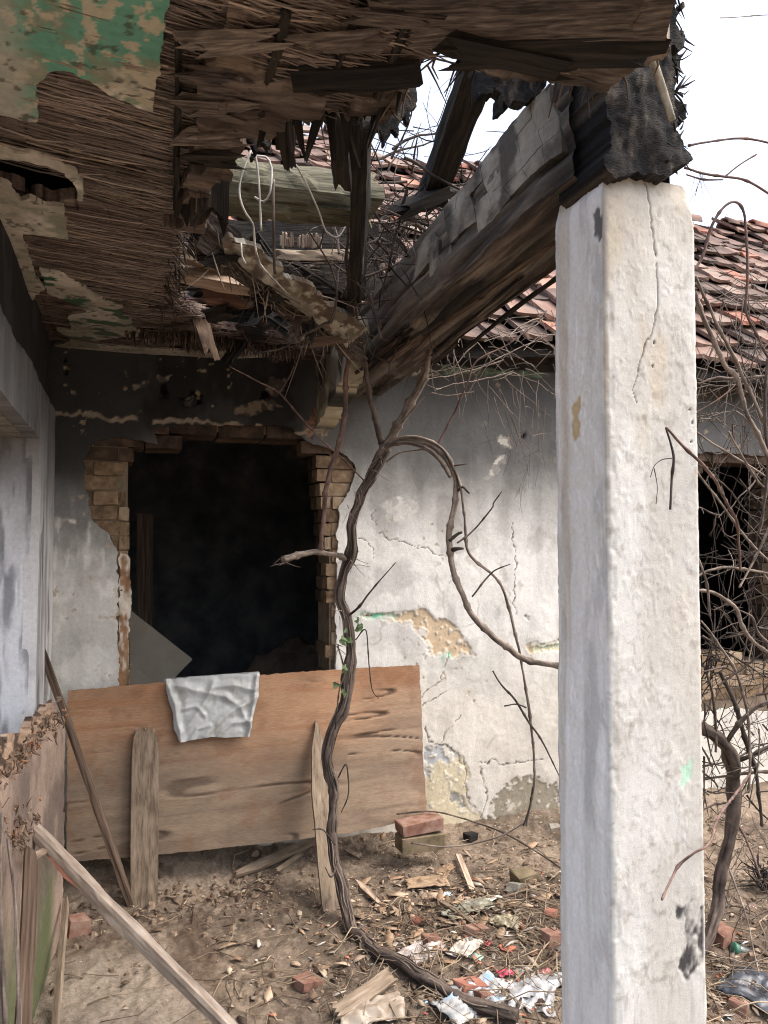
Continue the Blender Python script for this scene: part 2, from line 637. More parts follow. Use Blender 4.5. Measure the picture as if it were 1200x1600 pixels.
OUTER1 = [W(*p) for p in [(184, 1120), (184, 865), (165, 832), (142, 812), (134, 772), (131, 722), (142, 692), (182, 684), (246, 692), (244, 668), (300, 664), (385, 663), (452, 668), (480, 690), (545, 712), (556, 735), (548, 765), (531, 788), (527, 830), (526, 900), (525, 1000), (523, 1120)]]
INNER1 = [W(*p) for p in [(204, 1120), (203, 960), (202, 858), (203, 800), (190, 742), (196, 718), (209, 715), (211, 694), (286, 692), (291, 682), (372, 686), (440, 692), (492, 702), (499, 755), (505, 800), (511, 900), (511, 1000), (509, 1120)]]
OUTER2 = [W(*p) for p in [(1042, 1110), (1044, 720), (1100, 706), (1180, 712), (1290, 708), (1290, 760), (1280, 1105), (1200, 1112), (1150, 1106), (1100, 1114)]]
INNER2 = [W(*p) for p in [(1062, 1030), (1064, 732), (1140, 730), (1214, 728), (1216, 1032), (1120, 1026)]]
WTOP = 2.6


def wall_color(x, z):
    w = fbm(x * 2.2, z * 2.2, 101, 4)
    st = fbm(x * 16, z * 1.3, 102, 4)
    c = mix(S(224, 222, 216), S(203, 201, 195), sstep(0.35, 0.65, w))
    c = mix(c, S(168, 165, 158), 0.30 * sstep(0.48, 0.72, st))
    c = mix(c, S(224, 222, 216), 0.5 * sstep(0.52, 0.60, fbm(x * 4.5, z * 4.5, 107, 5)))
    c = mix(c, S(150, 147, 141), 0.4 * sstep(0.54, 0.68, fbm(x * 7 + 9, z * 5, 108, 5)))
    c = mix(c, S(208, 200, 184), 0.55 * sstep(1.15, 0.6, z + 0.3 * (w - 0.5)))
    big = fbm(x * 1.6, z * 3.0, 103, 4)
    # upper wall: smoke grime plus the roof's shade, put into the colour
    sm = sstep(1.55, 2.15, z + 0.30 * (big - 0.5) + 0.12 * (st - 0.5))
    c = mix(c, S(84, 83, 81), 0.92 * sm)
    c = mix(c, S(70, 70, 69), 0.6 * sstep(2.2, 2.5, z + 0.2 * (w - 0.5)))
    # left of the window: black at top, mottled below
    lf = sstep(0.12, 0.0, x)
    lm = sstep(1.30, 1.75, z + 0.25 * (fbm(x * 22, z * 9, 104, 4) - 0.5))
    c = mix(c, S(98, 97, 97), 0.8 * lf * lm * sstep(0.32, 0.62, fbm(x * 30, z * 8, 105, 4) + 0.15))
    c = mix(c, mix(S(128, 128, 127), S(62, 62, 62), sstep(1.72, 1.98, z + .12 * (fbm(x * 12, z * 6, 109, 4) - .5))), 0.88 * lf * sstep(1.70, 1.715, z + 0.03 * (w - 0.5)))
    # soot above the window
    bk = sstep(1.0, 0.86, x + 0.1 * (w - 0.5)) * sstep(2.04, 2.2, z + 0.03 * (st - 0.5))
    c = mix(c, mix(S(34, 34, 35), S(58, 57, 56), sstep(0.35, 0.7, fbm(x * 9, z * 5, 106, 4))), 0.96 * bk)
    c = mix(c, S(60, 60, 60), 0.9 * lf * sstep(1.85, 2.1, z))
    return c


WALL_PATCH = [
    ('ochre', [(560, 962), (620, 955), (655, 950), (680, 965), (712, 972), (720, 990), (738, 1012), (742, 1025), (700, 1027), (672, 1020), (655, 990), (640, 978), (600, 970), (560, 968)], S(204, 182, 152), 0.008),
    ('greenish', [(556, 955), (590, 957), (625, 955), (620, 968), (590, 972), (560, 968)], S(178, 192, 172), 0.003),
    ('green', [(579, 957), (600, 959), (608, 967), (590, 972), (580, 968)], S(120, 196, 164), 0.001),
    ('greenline', [(690, 1022), (705, 1020), (702, 1030), (690, 1029)], S(130, 200, 170), 0.001),
    ('right ochre', [(820, 1008), (845, 1002), (880, 1000), (880, 1018), (845, 1022), (825, 1022)], S(206, 190, 158), 0.008),
    ('right green', [(835, 1003), (880, 1000), (880, 1012), (840, 1016)], S(184, 194, 168), 0.004),
    ('yellow', [(662, 1168), (690, 1165), (720, 1180), (735, 1210), (728, 1240), (740, 1262), (758, 1280), (750, 1292), (640, 1310), (655, 1240)], S(206, 194, 166), 0.004),
    ('grey flake', [(662, 1165), (690, 1164), (715, 1180), (705, 1195), (680, 1190), (672, 1215), (662, 1205)], S(186, 188, 188), 0.003),
    ('dark flake', [(705, 1235), (722, 1240), (730, 1262), (712, 1262), (702, 1250)], S(150, 148, 142), 0.004),
    ('damp', [(762, 1265), (768, 1250), (785, 1225), (815, 1212), (850, 1215), (880, 1235), (885, 1300), (760, 1300)], S(146, 137, 120), 0.005),
    ('pale in damp', [(785, 1265), (800, 1252), (812, 1254), (808, 1266), (795, 1270)], S(206, 196, 178), 0.0),
    ('pale a', [(590, 790), (610, 776), (635, 772), (655, 785), (650, 810), (628, 818), (605, 812)], S(204, 201, 195), 0.001),
    ('pale b', [(757, 745), (772, 728), (776, 712), (790, 712), (790, 722), (776, 736), (764, 748)], S(196, 190, 180), 0.003),
    ('pale c', [(778, 685), (795, 682), (800, 700), (786, 702)], S(190, 184, 172), 0.003),
    ('hole', [(814, 672), (822, 674), (824, 686), (814, 684)], S(36, 34, 33), 0.02),
    ('hole b', [(820, 962), (826, 962), (825, 970), (820, 969)], S(70, 64, 58), 0.015),
    ('flake l1', [(247, 592), (272, 588), (262, 600), (250, 602)], S(150, 140, 128), 0.006),
    ('flake l2', [(250, 602), (262, 602), (262, 622), (248, 620)], S(14, 13, 13), 0.03),
    ('flake l3', [(282, 618), (316, 614), (314, 632), (284, 634)], S(18, 17, 17), 0.03),
    ('flake l4', [(290, 620), (300, 620), (298, 634), (290, 632)], S(150, 142, 132), 0.01),
    ('flake l5', [(420, 592), (445, 592), (444, 612), (430, 624), (414, 612)], S(122, 110, 102), 0.004),
    ('flake l6', [(406, 612), (420, 614), (418, 626), (406, 624)], S(12, 12, 12), 0.03),
    ('flake l7', [(205, 604), (232, 592), (230, 600), (206, 614)], S(140, 132, 120), 0.004),
    ('flake l8', [(110, 610), (122, 612), (120, 618), (110, 616)], S(140, 132, 120), 0.003),
    ('flake l9', [(98, 566), (108, 574), (106, 588), (98, 582)], S(12, 12, 12), 0.02),
    ('flake l10', [(365, 640), (410, 625), (440, 635), (400, 650), (370, 652)], S(120, 108, 94), 0.006),
    ('chip l', [(86, 808), (120, 808), (122, 815), (88, 813)], S(214, 210, 202), 0.002),
    ('band green', [(680, 572), (760, 574), (860, 582), (860, 590), (700, 586)], S(110, 132, 110), 0.0),
    ('ledge line', [(622, 583), (688, 584), (688, 587), (622, 586)], S(190, 184, 172), -0.006),
    ('right dark', [(1090, 560), (1300, 560), (1300, 640), (1090, 625)], S(70, 66, 60), 0.0),
    ('brick show', [(470, 668), (490, 640), (510, 622), (545, 618), (535, 640), (500, 655), (490, 690)], S(150, 112, 92), 0.012),
]
WALL_CRACK = [
    ([(596, 832), (612, 845), (640, 848), (665, 858), (690, 868)], 0.004), ([(582, 800), (588, 818)], 0.003),
    ([(656, 1095), (668, 1080), (680, 1068), (690, 1055)], 0.003), ([(660, 1102), (690, 1085), (700, 1078)], 0.004),
    ([(664, 1140), (676, 1160), (700, 1168), (715, 1182), (725, 1198)], 0.005), ([(700, 1140), (690, 1158), (720, 1118)], 0.003),
    ([(722, 1180), (726, 1215), (728, 1240), (742, 1262)], 0.004), ([(752, 1200), (758, 1222), (760, 1250), (750, 1285)], 0.005),
    ([(802, 820), (805, 880), (802, 940), (806, 960)], 0.003), ([(700, 870), (712, 884), (700, 910)], 0.002),
    ([(560, 840), (575, 850), (585, 870)], 0.002), ([(752, 1190), (780, 1192), (850, 1188)], 0.002), ([(690, 1040), (700, 1025)], 0.002),
]
WP = [([W(*p) for p in poly], c, d) for _, poly, c, d in WALL_PATCH]
WC = [([W(*p) for p in poly], wdt) for poly, wdt in WALL_CRACK]


def wall_masks(x, z):
    """each patch with a frayed edge: yields (mask, colour, depth)"""
    wx = x + 0.055 * (fbm(x * 22, z * 22, 201, 5) - 0.5)
    wz = z + 0.055 * (fbm(x * 22, z * 22, 231, 5) - 0.5)
    brk = fbm(x * 34, z * 34, 251, 4)
    for poly, c, d in WP:
        ps = np.array(poly)
        lo, hi = ps.min(0) - 0.03, ps.max(0) + 0.03
        k = (x > lo[0]) & (x < hi[0]) & (z > lo[1]) & (z < hi[1])
        m = np.zeros_like(x)
        if k.any():
            sd = sdist(wx[k], wz[k], poly)
            m[k] = sstep(0.004, -0.004, sd) * (1 - 0.75 * sstep(0.50, 0.60, brk[k] + 0.25 * np.clip(sd / 0.05 + 0.4, -.6, .4)))
        yield m, c, d
    for pts, wd in WC:
        ps = np.array(pts)
        lo, hi = ps.min(0) - 0.03, ps.max(0) + 0.03
        k = (x > lo[0]) & (x < hi[0]) & (z > lo[1]) & (z < hi[1])
        m = np.zeros_like(x)
        if k.any():
            m[k] = sstep(max(wd, .0042), .0012, polydist(wx[k], wz[k], pts)) * sstep(0.2, 0.5, noise(x[k] * 14, z[k] * 14, 9) + 0.2)
        yield m, S(112, 104, 94), 0.004


def ledge_z(x):
    return 2.205 + 0.085 * (fbm(x * 9, x * 0, 55, 5, .6) - 0.5) - 0.02 * sstep(0.2, 0.9, x)


def wall_col(x, z):
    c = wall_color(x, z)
    # pale broken lip along the ledge over the window
    lz = ledge_z(x)
    lip = (x < 1.02) * sstep(0.006, 0.0, np.abs(z - lz + 0.006) - 0.020 * fbm(x * 25, z * 25, 56, 3) ** 1.5) * sstep(0.42, 0.55, noise(x * 11, z * 3, 57) + 0.08)
    c = mix(c, S(142, 132, 118), lip)
    i = 0
    for m, pc, d in wall_masks(x, z):
        t = fbm(x * 50, z * 50, 300 + i, 4)
        c = mix(c, mix(np.asarray(pc) * 0.85, np.clip(np.asarray(pc) * 1.12, 0, 1), t), m)
        i += 1
    # scattered small nicks through to the ochre coat
    nk = sstep(0.76, 0.79, fbm(x * 26, z * 26, 61, 4)) * sstep(0.45, 0.6, fbm(x * 3, z * 3, 62, 2))
    c = mix(c, S(176, 160, 134), 0.7 * nk)
    hair = sstep(0.035, 0.01, np.abs(fbm(x * 5, z * 5, 65, 4) - 0.5)) * sstep(0.5, 0.62, fbm(x * 2.2 + 4, z * 2.2, 66, 3))
    c = mix(c, S(150, 142, 130), 0.45 * hair * (z < 1.9))
    blot = sstep(0.55, 0.75, fbm(x * 8, z * 3.5, 67, 5))
    c = mix(c, c * 0.86, blot)
    return c


def wall_disp(x, z):
    d = 0.012 * (fbm(x * 3, z * 3, 111, 3) - 0.5) + 0.003 * (fbm(x * 30, z * 30, 112, 4) - 0.5)
    d = d + np.where(x < 1.02, 0.022 * sstep(-0.004, 0.004, z - ledge_z(x)), 0.0)
    for m, c, dep in wall_masks(x, z):
        d = d - m * dep
    d = d - 0.003 * sstep(0.80, 0.83, fbm(x * 26, z * 26, 61, 3)) * sstep(0.45, 0.6, fbm(x * 3, z * 3, 62, 2))
    return d


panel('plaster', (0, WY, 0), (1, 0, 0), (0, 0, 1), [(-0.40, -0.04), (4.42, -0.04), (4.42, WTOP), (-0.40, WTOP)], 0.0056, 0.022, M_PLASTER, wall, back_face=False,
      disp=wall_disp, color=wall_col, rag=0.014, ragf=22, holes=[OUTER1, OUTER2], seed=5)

# mortar core behind the plaster, with an opening a little wider than the bricks
CY0, CY1 = WY + 0.030, WY + 0.27
o1 = (INNER1[0][0] - 0.015, 1.075, 0.70, 2.125)
o2 = (W(1050, 900)[0], W(1226, 900)[0], 0.80, 2.12)
core = MB()


def cbox(mb, x0, x1, y0, y1, z0, z1, c=(.2, .17, .13)):
    v = [(x, y, z) for z in (z0, z1) for y in (y0, y1) for x in (x0, x1)]
    mb.add(v, [(0, 2, 3, 1), (4, 5, 7, 6), (0, 1, 5, 4), (2, 6, 7, 3), (0, 4, 6, 2), (1, 3, 7, 5)], c)


o1 = (at_y(204, 960, WY)[0] - 0.02, at_y(511, 900, WY)[0] + 0.02, 0.70, W(400, 686)[1] + 0.03)
for (x0, x1, z0, z1) in [(-0.8, o1[0], -0.3, WTOP - .01), (o1[1], o2[0], -0.3, WTOP - .01), (o2[1], 9.0, -0.3, WTOP - .01), (o1[0], o1[1], -0.3, o1[2]), (o1[0], o1[1], o1[3], WTOP - .01), (o2[0], o2[1], -0.3, o2[2]), (o2[0], o2[1], o2[3], WTOP - .01)]:
    cbox(core, x0, x1, CY0, CY1, z0, z1)
link('wall_core', core.mesh('wall_core', False), M_MORTAR, wall)
box_mesh('plaster', 4.41, 9.0, WY - 0.01, CY0 - 0.002, -0.3, WTOP, M_BLOCK, wall)


def brick_mesh(L, D, H, seed):
    """a worn brick: a bevelled box pushed out of true, 44 triangles, centred"""
    r = random.Random(seed)
    b = 0.0042
    v = []
    for z in (-H / 2, H / 2):
        for (sx, sy) in ((-1, -1), (1, -1), (1, 1), (-1, 1)):
            for k in (0, 1, 2):
                p = [sx * L / 2, sy * D / 2, z]
                p[(0, 1, 2)[k]] -= math.copysign(b * r.uniform(0.6, 2.2), p[(0, 1, 2)[k]])
                # the corner is cut: keep one axis pulled in
                v.append([p[0] + r.uniform(-.002, .002), p[1] + r.uniform(-.002, .002), p[2] + r.uniform(-.002, .002)])
    me = bpy.data.meshes.new('brick')
    import bmesh
    bm = bmesh.new()
    for p in v:
        bm.verts.new(p)
    bmesh.ops.convex_hull(bm, input=bm.verts)
    bm.to_mesh(me)
    bm.free()
    return me


BR_ST = [brick_mesh(0.232, 0.112, 0.064, k) for k in range(4)]
BR_HD = [brick_mesh(0.112, 0.112, 0.064, 10 + k) for k in range(4)]
BR_BT = [brick_mesh(0.075, 0.112, 0.064, 20 + k) for k in range(3)]
for me in BR_ST + BR_HD + BR_BT:
    me.materials.append(M_BRICK)


BS_ST = [brick_mesh(0.232, 0.112, 0.064, 30 + k) for k in range(3)]
BS_HD = [brick_mesh(0.112, 0.112, 0.064, 40 + k) for k in range(3)]
for me in BS_ST + BS_HD:
    me.materials.append(M_SOOTBRICK)


def place_brick(me, x, y, z, parent, j=1.0):
    o = bpy.data.objects.new('brick', me)
    COL.objects.link(o)
    o.location = (x + rnd.uniform(-.003, .003) * j, y + rnd.uniform(-.008, .004) * j, z + rnd.uniform(-.002, .002) * j)
    o.rotation_euler = (rnd.uniform(-.03, .03) * j, rnd.uniform(-.03, .03) * j, rnd.uniform(-.05, .05) * j)
    o.parent = parent
    o.matrix_parent_inverse = mw(parent).inverted()
    return o


def brick_zone(outer, inner, zlo, zhi):
    """courses of whole and broken bricks filling the bared strip round a hole"""
    xs = [p[0] for p in outer]
    row = 0
    z = zlo
    fine = np.arange(min(xs) - 0.2, max(xs) + 0.2, 0.004)
    while z < zhi:
        zz = np.full_like(fine, z)
        hole = inpoly(fine, zz, inner)
        bare = sdist(fine, zz, outer) < 0.06
        x = min(xs) - 0.2 + (0.0 if row % 2 else 0.12)
        while x < max(xs) + 0.2:
            L = 0.24 if (row % 3) else rnd.choice((0.24, 0.12))
            k = (fine >= x) & (fine < x + L)
            ok = k & ~hole
            if k.any() and (bare & k).any() and ok.sum() * 0.004 > 0.035:
                f = fine[ok]
                # keep the longer run on one side of the hole
                cut = np.nonzero(np.diff(f) > 0.006)[0]
                runs = np.split(f, cut + 1)
                for rn in runs:
                    w = rn[-1] - rn[0] + 0.004 - 0.008
                    if w < 0.03:
                        continue
                    touch = hole[k].any() or sdist(np.array([rn.mean()]), np.array([z]), inner)[0] < 0.16
                    for dep in ((0, 1) if touch else (0,)):
                        e = rnd.uniform(-.008, .006) if hole[k].any() else 0
                        sooty = dep == 1 or z > 2.02 + rnd.uniform(-.05, .05)
                        me = rnd.choice((BS_ST if w > 0.15 else BS_HD) if sooty else (BR_ST if w > 0.15 else BR_HD))
                        o = place_brick(me, rn.mean(), WY + 0.020 + 0.058 + dep * 0.122, z, wall)
                        o.scale = ((w + e) / (0.232 if w > 0.15 else 0.112), 1, 1)
            x += L
        z += 0.0725
        row += 1


brick_zone(OUTER1, INNER1, 0.72, 2.2)
brick_zone(OUTER2, INNER2, 0.62, 2.16)

# white lime left on the lower left jamb bricks
jx0, jz0 = W(184, 1075)
jx1, jz1 = W(203, 862)
panel('jamb_plaster', (0, WY + 0.012, 0), (1, 0, 0), (0, 0, 1), [(jx0, jz0), (jx1 - 0.012, jz0), (jx1 + 0.006, jz1 - 0.25), (jx1 - 0.005, jz1 - 0.02), (jx0, jz1)], 0.006, 0.01, M_PLASTER, wall,
      disp=lambda u, v: 0.02 * (fbm(u * 25, v * 18, 401, 4) - 0.5),
      color=lambda u, v: mix(S(200, 190, 176), S(140, 108, 80), sstep(0.45, 0.6, fbm(u * 22, v * 10, 402, 4) + 0.2 * sstep(1.15, 0.95, v))), rag=0.012, ragf=30, seed=77)

# ------------------------------------------------------------------ dark room behind
room = thing('inner_room', 'dark sooty room seen through the broken window holes', 'room', (2.5, 6.0, 0))
rm = MB()
for b in [(-1.2, 9.2, 7.6, 7.8, -0.3, 2.62), (-1.4, -1.2, 4.175, 7.8, -0.3, 2.62), (9.0, 9.2, 4.175, 7.6, -0.3, 2.62), (2.2, 2.35, 4.175, 7.59, -0.3, 2.60)]:
    cbox(rm, *b)
link('room_wall', rm.mesh('room_wall', False), M_ROOM, room)
box_mesh('room_ceiling', -1.4, 9.2, 4.177, 7.8, 2.622, 2.72, M_ROOM, room)

# ------------------------------------------------------------------ left wall with its doorway
side = thing('side_wall', 'dirty white side wall with open doorway at left edge', 'wall', (LX, 3.5, 0))
DJ = 3.22


def side_col(y, z):
    w = fbm(y * 3, z * 3, 501, 4)
    st = fbm(y * 22, z * 1.5, 502, 4)
    c = mix(S(206, 205, 204), S(148, 148, 149), sstep(0.38, 0.62, 0.4 * w + 0.6 * st))
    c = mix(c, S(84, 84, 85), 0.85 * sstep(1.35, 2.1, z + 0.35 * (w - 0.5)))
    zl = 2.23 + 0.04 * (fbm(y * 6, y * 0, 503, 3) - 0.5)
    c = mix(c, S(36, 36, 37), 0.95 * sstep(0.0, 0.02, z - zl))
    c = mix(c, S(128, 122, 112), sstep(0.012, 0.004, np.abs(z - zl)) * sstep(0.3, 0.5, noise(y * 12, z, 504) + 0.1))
    c = mix(c, S(70, 70, 70), 0.6 * sstep(0.62, 0.75, fbm(y * 9, z * 4, 505, 4)))
    return c


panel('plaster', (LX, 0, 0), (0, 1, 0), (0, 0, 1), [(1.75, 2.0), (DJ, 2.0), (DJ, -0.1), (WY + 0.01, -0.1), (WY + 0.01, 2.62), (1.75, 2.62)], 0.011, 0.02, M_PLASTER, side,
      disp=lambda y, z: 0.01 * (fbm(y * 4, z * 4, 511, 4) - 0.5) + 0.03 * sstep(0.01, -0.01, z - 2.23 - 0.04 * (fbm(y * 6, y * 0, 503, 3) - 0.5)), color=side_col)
panel('jamb_plaster', (LX, DJ, 0), (-1, 0, 0), (0, 0, 1), [(-0.004, -0.1), (0.34, -0.1), (0.34, 2.0), (-0.004, 2.0)], 0.008, 0.015, M_PLASTER, side,
      disp=lambda u, z: 0.012 * (fbm(u * 8, z * 8, 521, 4) - 0.5),
      color=lambda u, z: mix(mix(S(206, 207, 210), S(138, 139, 143), sstep(0.42, 0.66, fbm(u * 40, z * 5, 522, 5))), S(92, 92, 94), 0.8 * sstep(1.45, 1.95, z + 0.3 * (fbm(u * 10, z * 4, 523, 3) - 0.5))), flip=True)
sc = MB()
cbox(sc, LX - 0.36, LX - 0.022, DJ + 0.017, WY + 0.3, -0.3, 2.6)
cbox(sc, LX - 0.36, LX - 0.022, 1.76, DJ + 0.015, 2.0, 2.6)
link('wall_core', sc.mesh('wall_core', False), M_BLOCK, side)

# ------------------------------------------------------------------ the pillar
pil = thing('pillar', 'square whitewashed masonry pillar with peeling rough face', 'pillar', ((PXL + PXR) / 2, (PYF + PYB) / 2, 0))


def build_pillar():
    hw, hd, r = (PXR - PXL) / 2, (PYB - PYF) / 2, 0.012
    cx, cy = (PXL + PXR) / 2, (PYF + PYB) / 2
    pts, nor, face, run = [], [], [], []
    st = 0.0028
    # front (u from left), right, back, left
    for fi, (ax, ay, bx, by, nx, ny, s) in enumerate([(-hw, -hd, hw, -hd, 0, -1, st), (hw, -hd, hw, hd, 1, 0, 0.02), (hw, hd, -hw, hd, 0, 1, 0.02), (-hw, hd, -hw, -hd, -1, 0, st)]):
        L = math.hypot(bx - ax, by - ay)
        k = int((L - 2 * r) / s)
        for t in np.linspace(r, L - r, k):
            pts.append((ax + (bx - ax) * t / L, ay + (by - ay) * t / L))
            nor.append((nx, ny))
            face.append(fi)
            run.append(t)
        n2 = [(1, 0), (0, 1), (-1, 0), (0, -1)][fi]
        for a in (0.25, 0.5, 0.75):
            q = (nx * math.cos(a * math.pi / 2) + n2[0] * math.sin(a * math.pi / 2), ny * math.cos(a * math.pi / 2) + n2[1] * math.sin(a * math.pi / 2))
            pts.append((bx - (nx + n2[0]) * r + q[0] * r, by - (ny + n2[1]) * r + q[1] * r))
            nor.append(q)
            face.append(fi + 0.5)
            run.append(L)
    pts, nor, face, run = map(np.array, (pts, nor, face, run))
    zs = np.concatenate([np.arange(-0.15, 0.55, 0.03), np.arange(0.55, 2.49, 0.0042)])
    n, m = len(pts), len(zs)
    U = np.cumsum(np.concatenate([[0], np.hypot(*np.diff(pts, axis=0).T)]))
    UU, ZZ = np.meshgrid(U, zs)
    FF = np.broadcast_to(face, UU.shape)
    RR = np.broadcast_to(run, UU.shape)
    front = (FF < 0.6) | (FF > 3.4)
    lump = fbm(UU * 18, ZZ * 18, 601, 4) - 0.5
    # curled, peeling lime flakes on the front face
    wu, wz = UU + 0.02 * (fbm(UU * 30, ZZ * 30, 602, 3) - 0.5), ZZ + 0.03 * (fbm(UU * 22, ZZ * 22, 603, 3) - 0.5)
    fl = fbm(wu * 46, wz * 34, 604, 3)
    flake = sstep(0.55, 0.60, fl) * 0.0011 + sstep(0.78, 0.8, noise(wu * 80 + 3, wz * 66, 605)) * 0.0010
    flake = flake + sstep(0.62, 0.64, fbm(wu * 26, wz * 20, 606, 3)) * 0.0016
    d = np.where(front, 0.0016 * lump + flake * 0.5, 0.006 * lump + 0.0012 * sstep(0.6, 0.63, fl) * sstep(0.5, 0.7, fbm(UU * 5, ZZ * 2, 607, 2)))
    # vertical trowel waves on the left face
    d = d + np.where(front, 0, 0.004 * (fbm(UU * 20, ZZ * 3.5, 608, 4) - 0.5) + 0.0016 * sstep(0.55, 0.58, fbm(UU * 22, ZZ * 9, 618, 4)))
    # chipped arrises
    edge = np.minimum(np.abs(UU - 0), np.abs(UU - (PXR - PXL)))
    edge = np.minimum(edge, np.abs(UU - U[-1]))
    d = d - 0.0035 * sstep(0.015, 0.0, edge) * sstep(0.5, 0.8, fbm(ZZ * 14, ZZ * 0, 609, 4) + 0.1)
    # broken upper corner at right
    cut = sstep(0.0, 0.10, (UU - (PXR - PXL) + 0.02) + 0 * UU)
    d = d - np.where((FF > 0.2) & (FF < 1.6), 0.030 * sstep(2.40, 2.49, ZZ), 0.012 * sstep(2.42, 2.5, ZZ))
    # colour
    w = fbm(UU * 6, ZZ * 2, 611, 4)
    f2 = fbm(UU * 40, ZZ * 40, 612, 4)
    st_ = fbm(UU * 24, ZZ * 1.2, 613, 4)
    c = mix(S(203, 202, 197), S(185, 182, 175), sstep(0.35, 0.65, w))
    c = mix(c, S(186, 172, 150), 0.55 * sstep(0.5, 0.7, fbm(UU * 9, ZZ * 3, 614, 4)) * sstep(0.9, 2.1, ZZ))
    c = mix(c, S(168, 158, 142), 0.55 * sstep(2.1, 2.45, ZZ + 0.25 * (w - 0.5)))
    edgef = sstep(0.50, 0.545, fl) * sstep(0.60, 0.555, fl)
    c = mix(c, S(150, 140, 124), np.where(front, 0.32 * edgef * sstep(0.4, 0.6, f2), 0.10 * edgef))
    c = mix(c, S(128, 118, 104), np.where(front, 0.32 * sstep(0.66, 0.76, f2), 0.12 * sstep(0.7, 0.8, f2)))
    lc = mix(S(234, 234, 233), S(216, 216, 214), sstep(0.35, 0.7, st_))  # left face painted paler than the front, to offset the shade on it
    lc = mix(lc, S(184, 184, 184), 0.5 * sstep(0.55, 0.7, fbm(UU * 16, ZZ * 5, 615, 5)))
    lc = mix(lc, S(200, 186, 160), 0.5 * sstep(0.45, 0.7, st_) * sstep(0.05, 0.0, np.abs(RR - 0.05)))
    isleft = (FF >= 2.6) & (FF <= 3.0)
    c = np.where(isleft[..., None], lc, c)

    def fx(px, py):
        p = at_y(px, py, PYF)
        return p[0] - PXL, p[2]

    def lx(px, py):
        p = at_x(px, py, PXL)
        return PYB - p[1], p[2]
    isf = (FF == 0)
    for poly, cc, dep, onf in [
        ([(925, 335), (935, 328), (943, 335), (944, 365), (936, 378), (928, 368)], S(112, 112, 112), 0.002, False),
        ([(1055, 1415), (1085, 1410), (1100, 1420), (1100, 1500), (1075, 1530), (1060, 1515), (1066, 1470), (1062, 1440)], S(66, 64, 64), 0.003, True),
        ([(1062, 1205), (1075, 1178), (1082, 1185), (1078, 1215), (1066, 1230)], S(168, 200, 178), 0.001, True),
        ([(893, 640), (906, 618), (908, 680), (898, 690)], S(206, 186, 150), 0.002, False),
    ]:
        k = isf if onf else isleft
        pu = [fx(*p) if onf else lx(*p) for p in poly]
        uu = RR + 0.02 * (fbm(RR * 45, ZZ * 45, 621, 4) - 0.5)
        zz = ZZ + 0.03 * (fbm(RR * 45, ZZ * 45, 622, 4) - 0.5)
        mk = np.where(k, sstep(0.004, -0.004, sdist(uu, zz, pu)), 0)
        mk = mk * (sstep(0.26, 0.56, fbm(RR * 42, ZZ * 26, 623, 5)) if onf else 1.0)
        c = mix(c, cc, mk)
        d = d - dep * mk
    for pts_, wd in [([(1011, 268), (1013, 300), (1016, 340), (1022, 380), (1026, 420), (1028, 470), (1024, 500), (1016, 525), (1007, 540), (1003, 560)], 0.0021), ([(1003, 560), (998, 580), (990, 610), (995, 630)], 0.0014), ([(963, 485), (985, 487)], 0.0015)]:
        pu = [fx(*p) for p in pts_]
        mk = np.where(isf, sstep(wd, wd * 0.3, polydist(RR + 0.006 * (noise(RR * 120, ZZ * 60, 631) - 0.5), ZZ, pu)), 0)
        c = mix(c, S(104, 96, 86), mk)
        d = d - 0.004 * mk
    for (px, py) in [(1022, 535), (1020, 572), (1082, 660), (1080, 690), (1078, 640)]:
        u0, z0 = fx(px, py)
        mk = np.where(isf, sstep(0.004, 0.002, np.hypot(RR - u0, ZZ - z0)), 0)
        c = mix(c, S(60, 56, 50), mk)
        d = d - 0.006 * mk
    P = np.zeros((m, n, 3))
    P[..., 0] = cx + pts[None, :, 0] + nor[None, :, 0] * d
    P[..., 1] = cy + pts[None, :, 1] + nor[None, :, 1] * d
    P[..., 2] = ZZ
    # top right corner broken off
    tc = np.clip((P[..., 0] - (PXR - 0.035)) / 0.035, 0, 1)
    P[..., 2] -= np.where(ZZ > 2.38, (ZZ - 2.38) / 0.11 * 0.075 * tc ** 2, 0)
    i = np.arange(m - 1)[:, None] * n
    j = np.arange(n)[None]
    j2 = (j + 1) % n
    q = np.stack([i + j, i + j2, i + n + j2, i + n + j], -1).reshape(-1, 4)
    link('shaft', mesh_np('shaft', P.reshape(-1, 3), q, c.reshape(-1, 3)), M_PILLAR, pil)


build_pillar()
box_mesh('cap_core', PXL + 0.025, PXR - 0.04, PYF + 0.025, PYB - 0.025, 2.3, 2.475, M_MORTAR, pil)

M_CEILB = pmat('rotten ceiling board', [S(50, 45, 43), S(84, 75, 69), S(112, 101, 92), S(146, 134, 122)], 0.95, stretch=(1.8, 14, 14), scale=9, detail=10, rand=0.25, bump=1.0, bdist=.006)
# ------------------------------------------------------------------ tiled roof beyond the wall
ANG = math.radians(43)
EAVE_Y, EAVE_Z = WY - 0.20, 2.66
roof = thing('tiled_roof', 'sagging old clay tile roof rising behind the ruined porch', 'roof', (3.5, WY + 1.5, 3.5))


def sag(x):
    return -0.06 * (x - 2.2) * 0.55 + 0.07 * math.sin(x * 1.9) + 0.05 * math.sin(x * 4.3 + 1)


def roof_pt(x, s, lift=0.0):
    y = EAVE_Y + s * math.cos(ANG)
    z = EAVE_Z + s * math.sin(ANG) + sag(x) * (s / 3.4) + 0.035 * math.sin(x * 3.1 + s * 2)
    return (x, y - lift * math.sin(ANG), z + lift * math.cos(ANG))


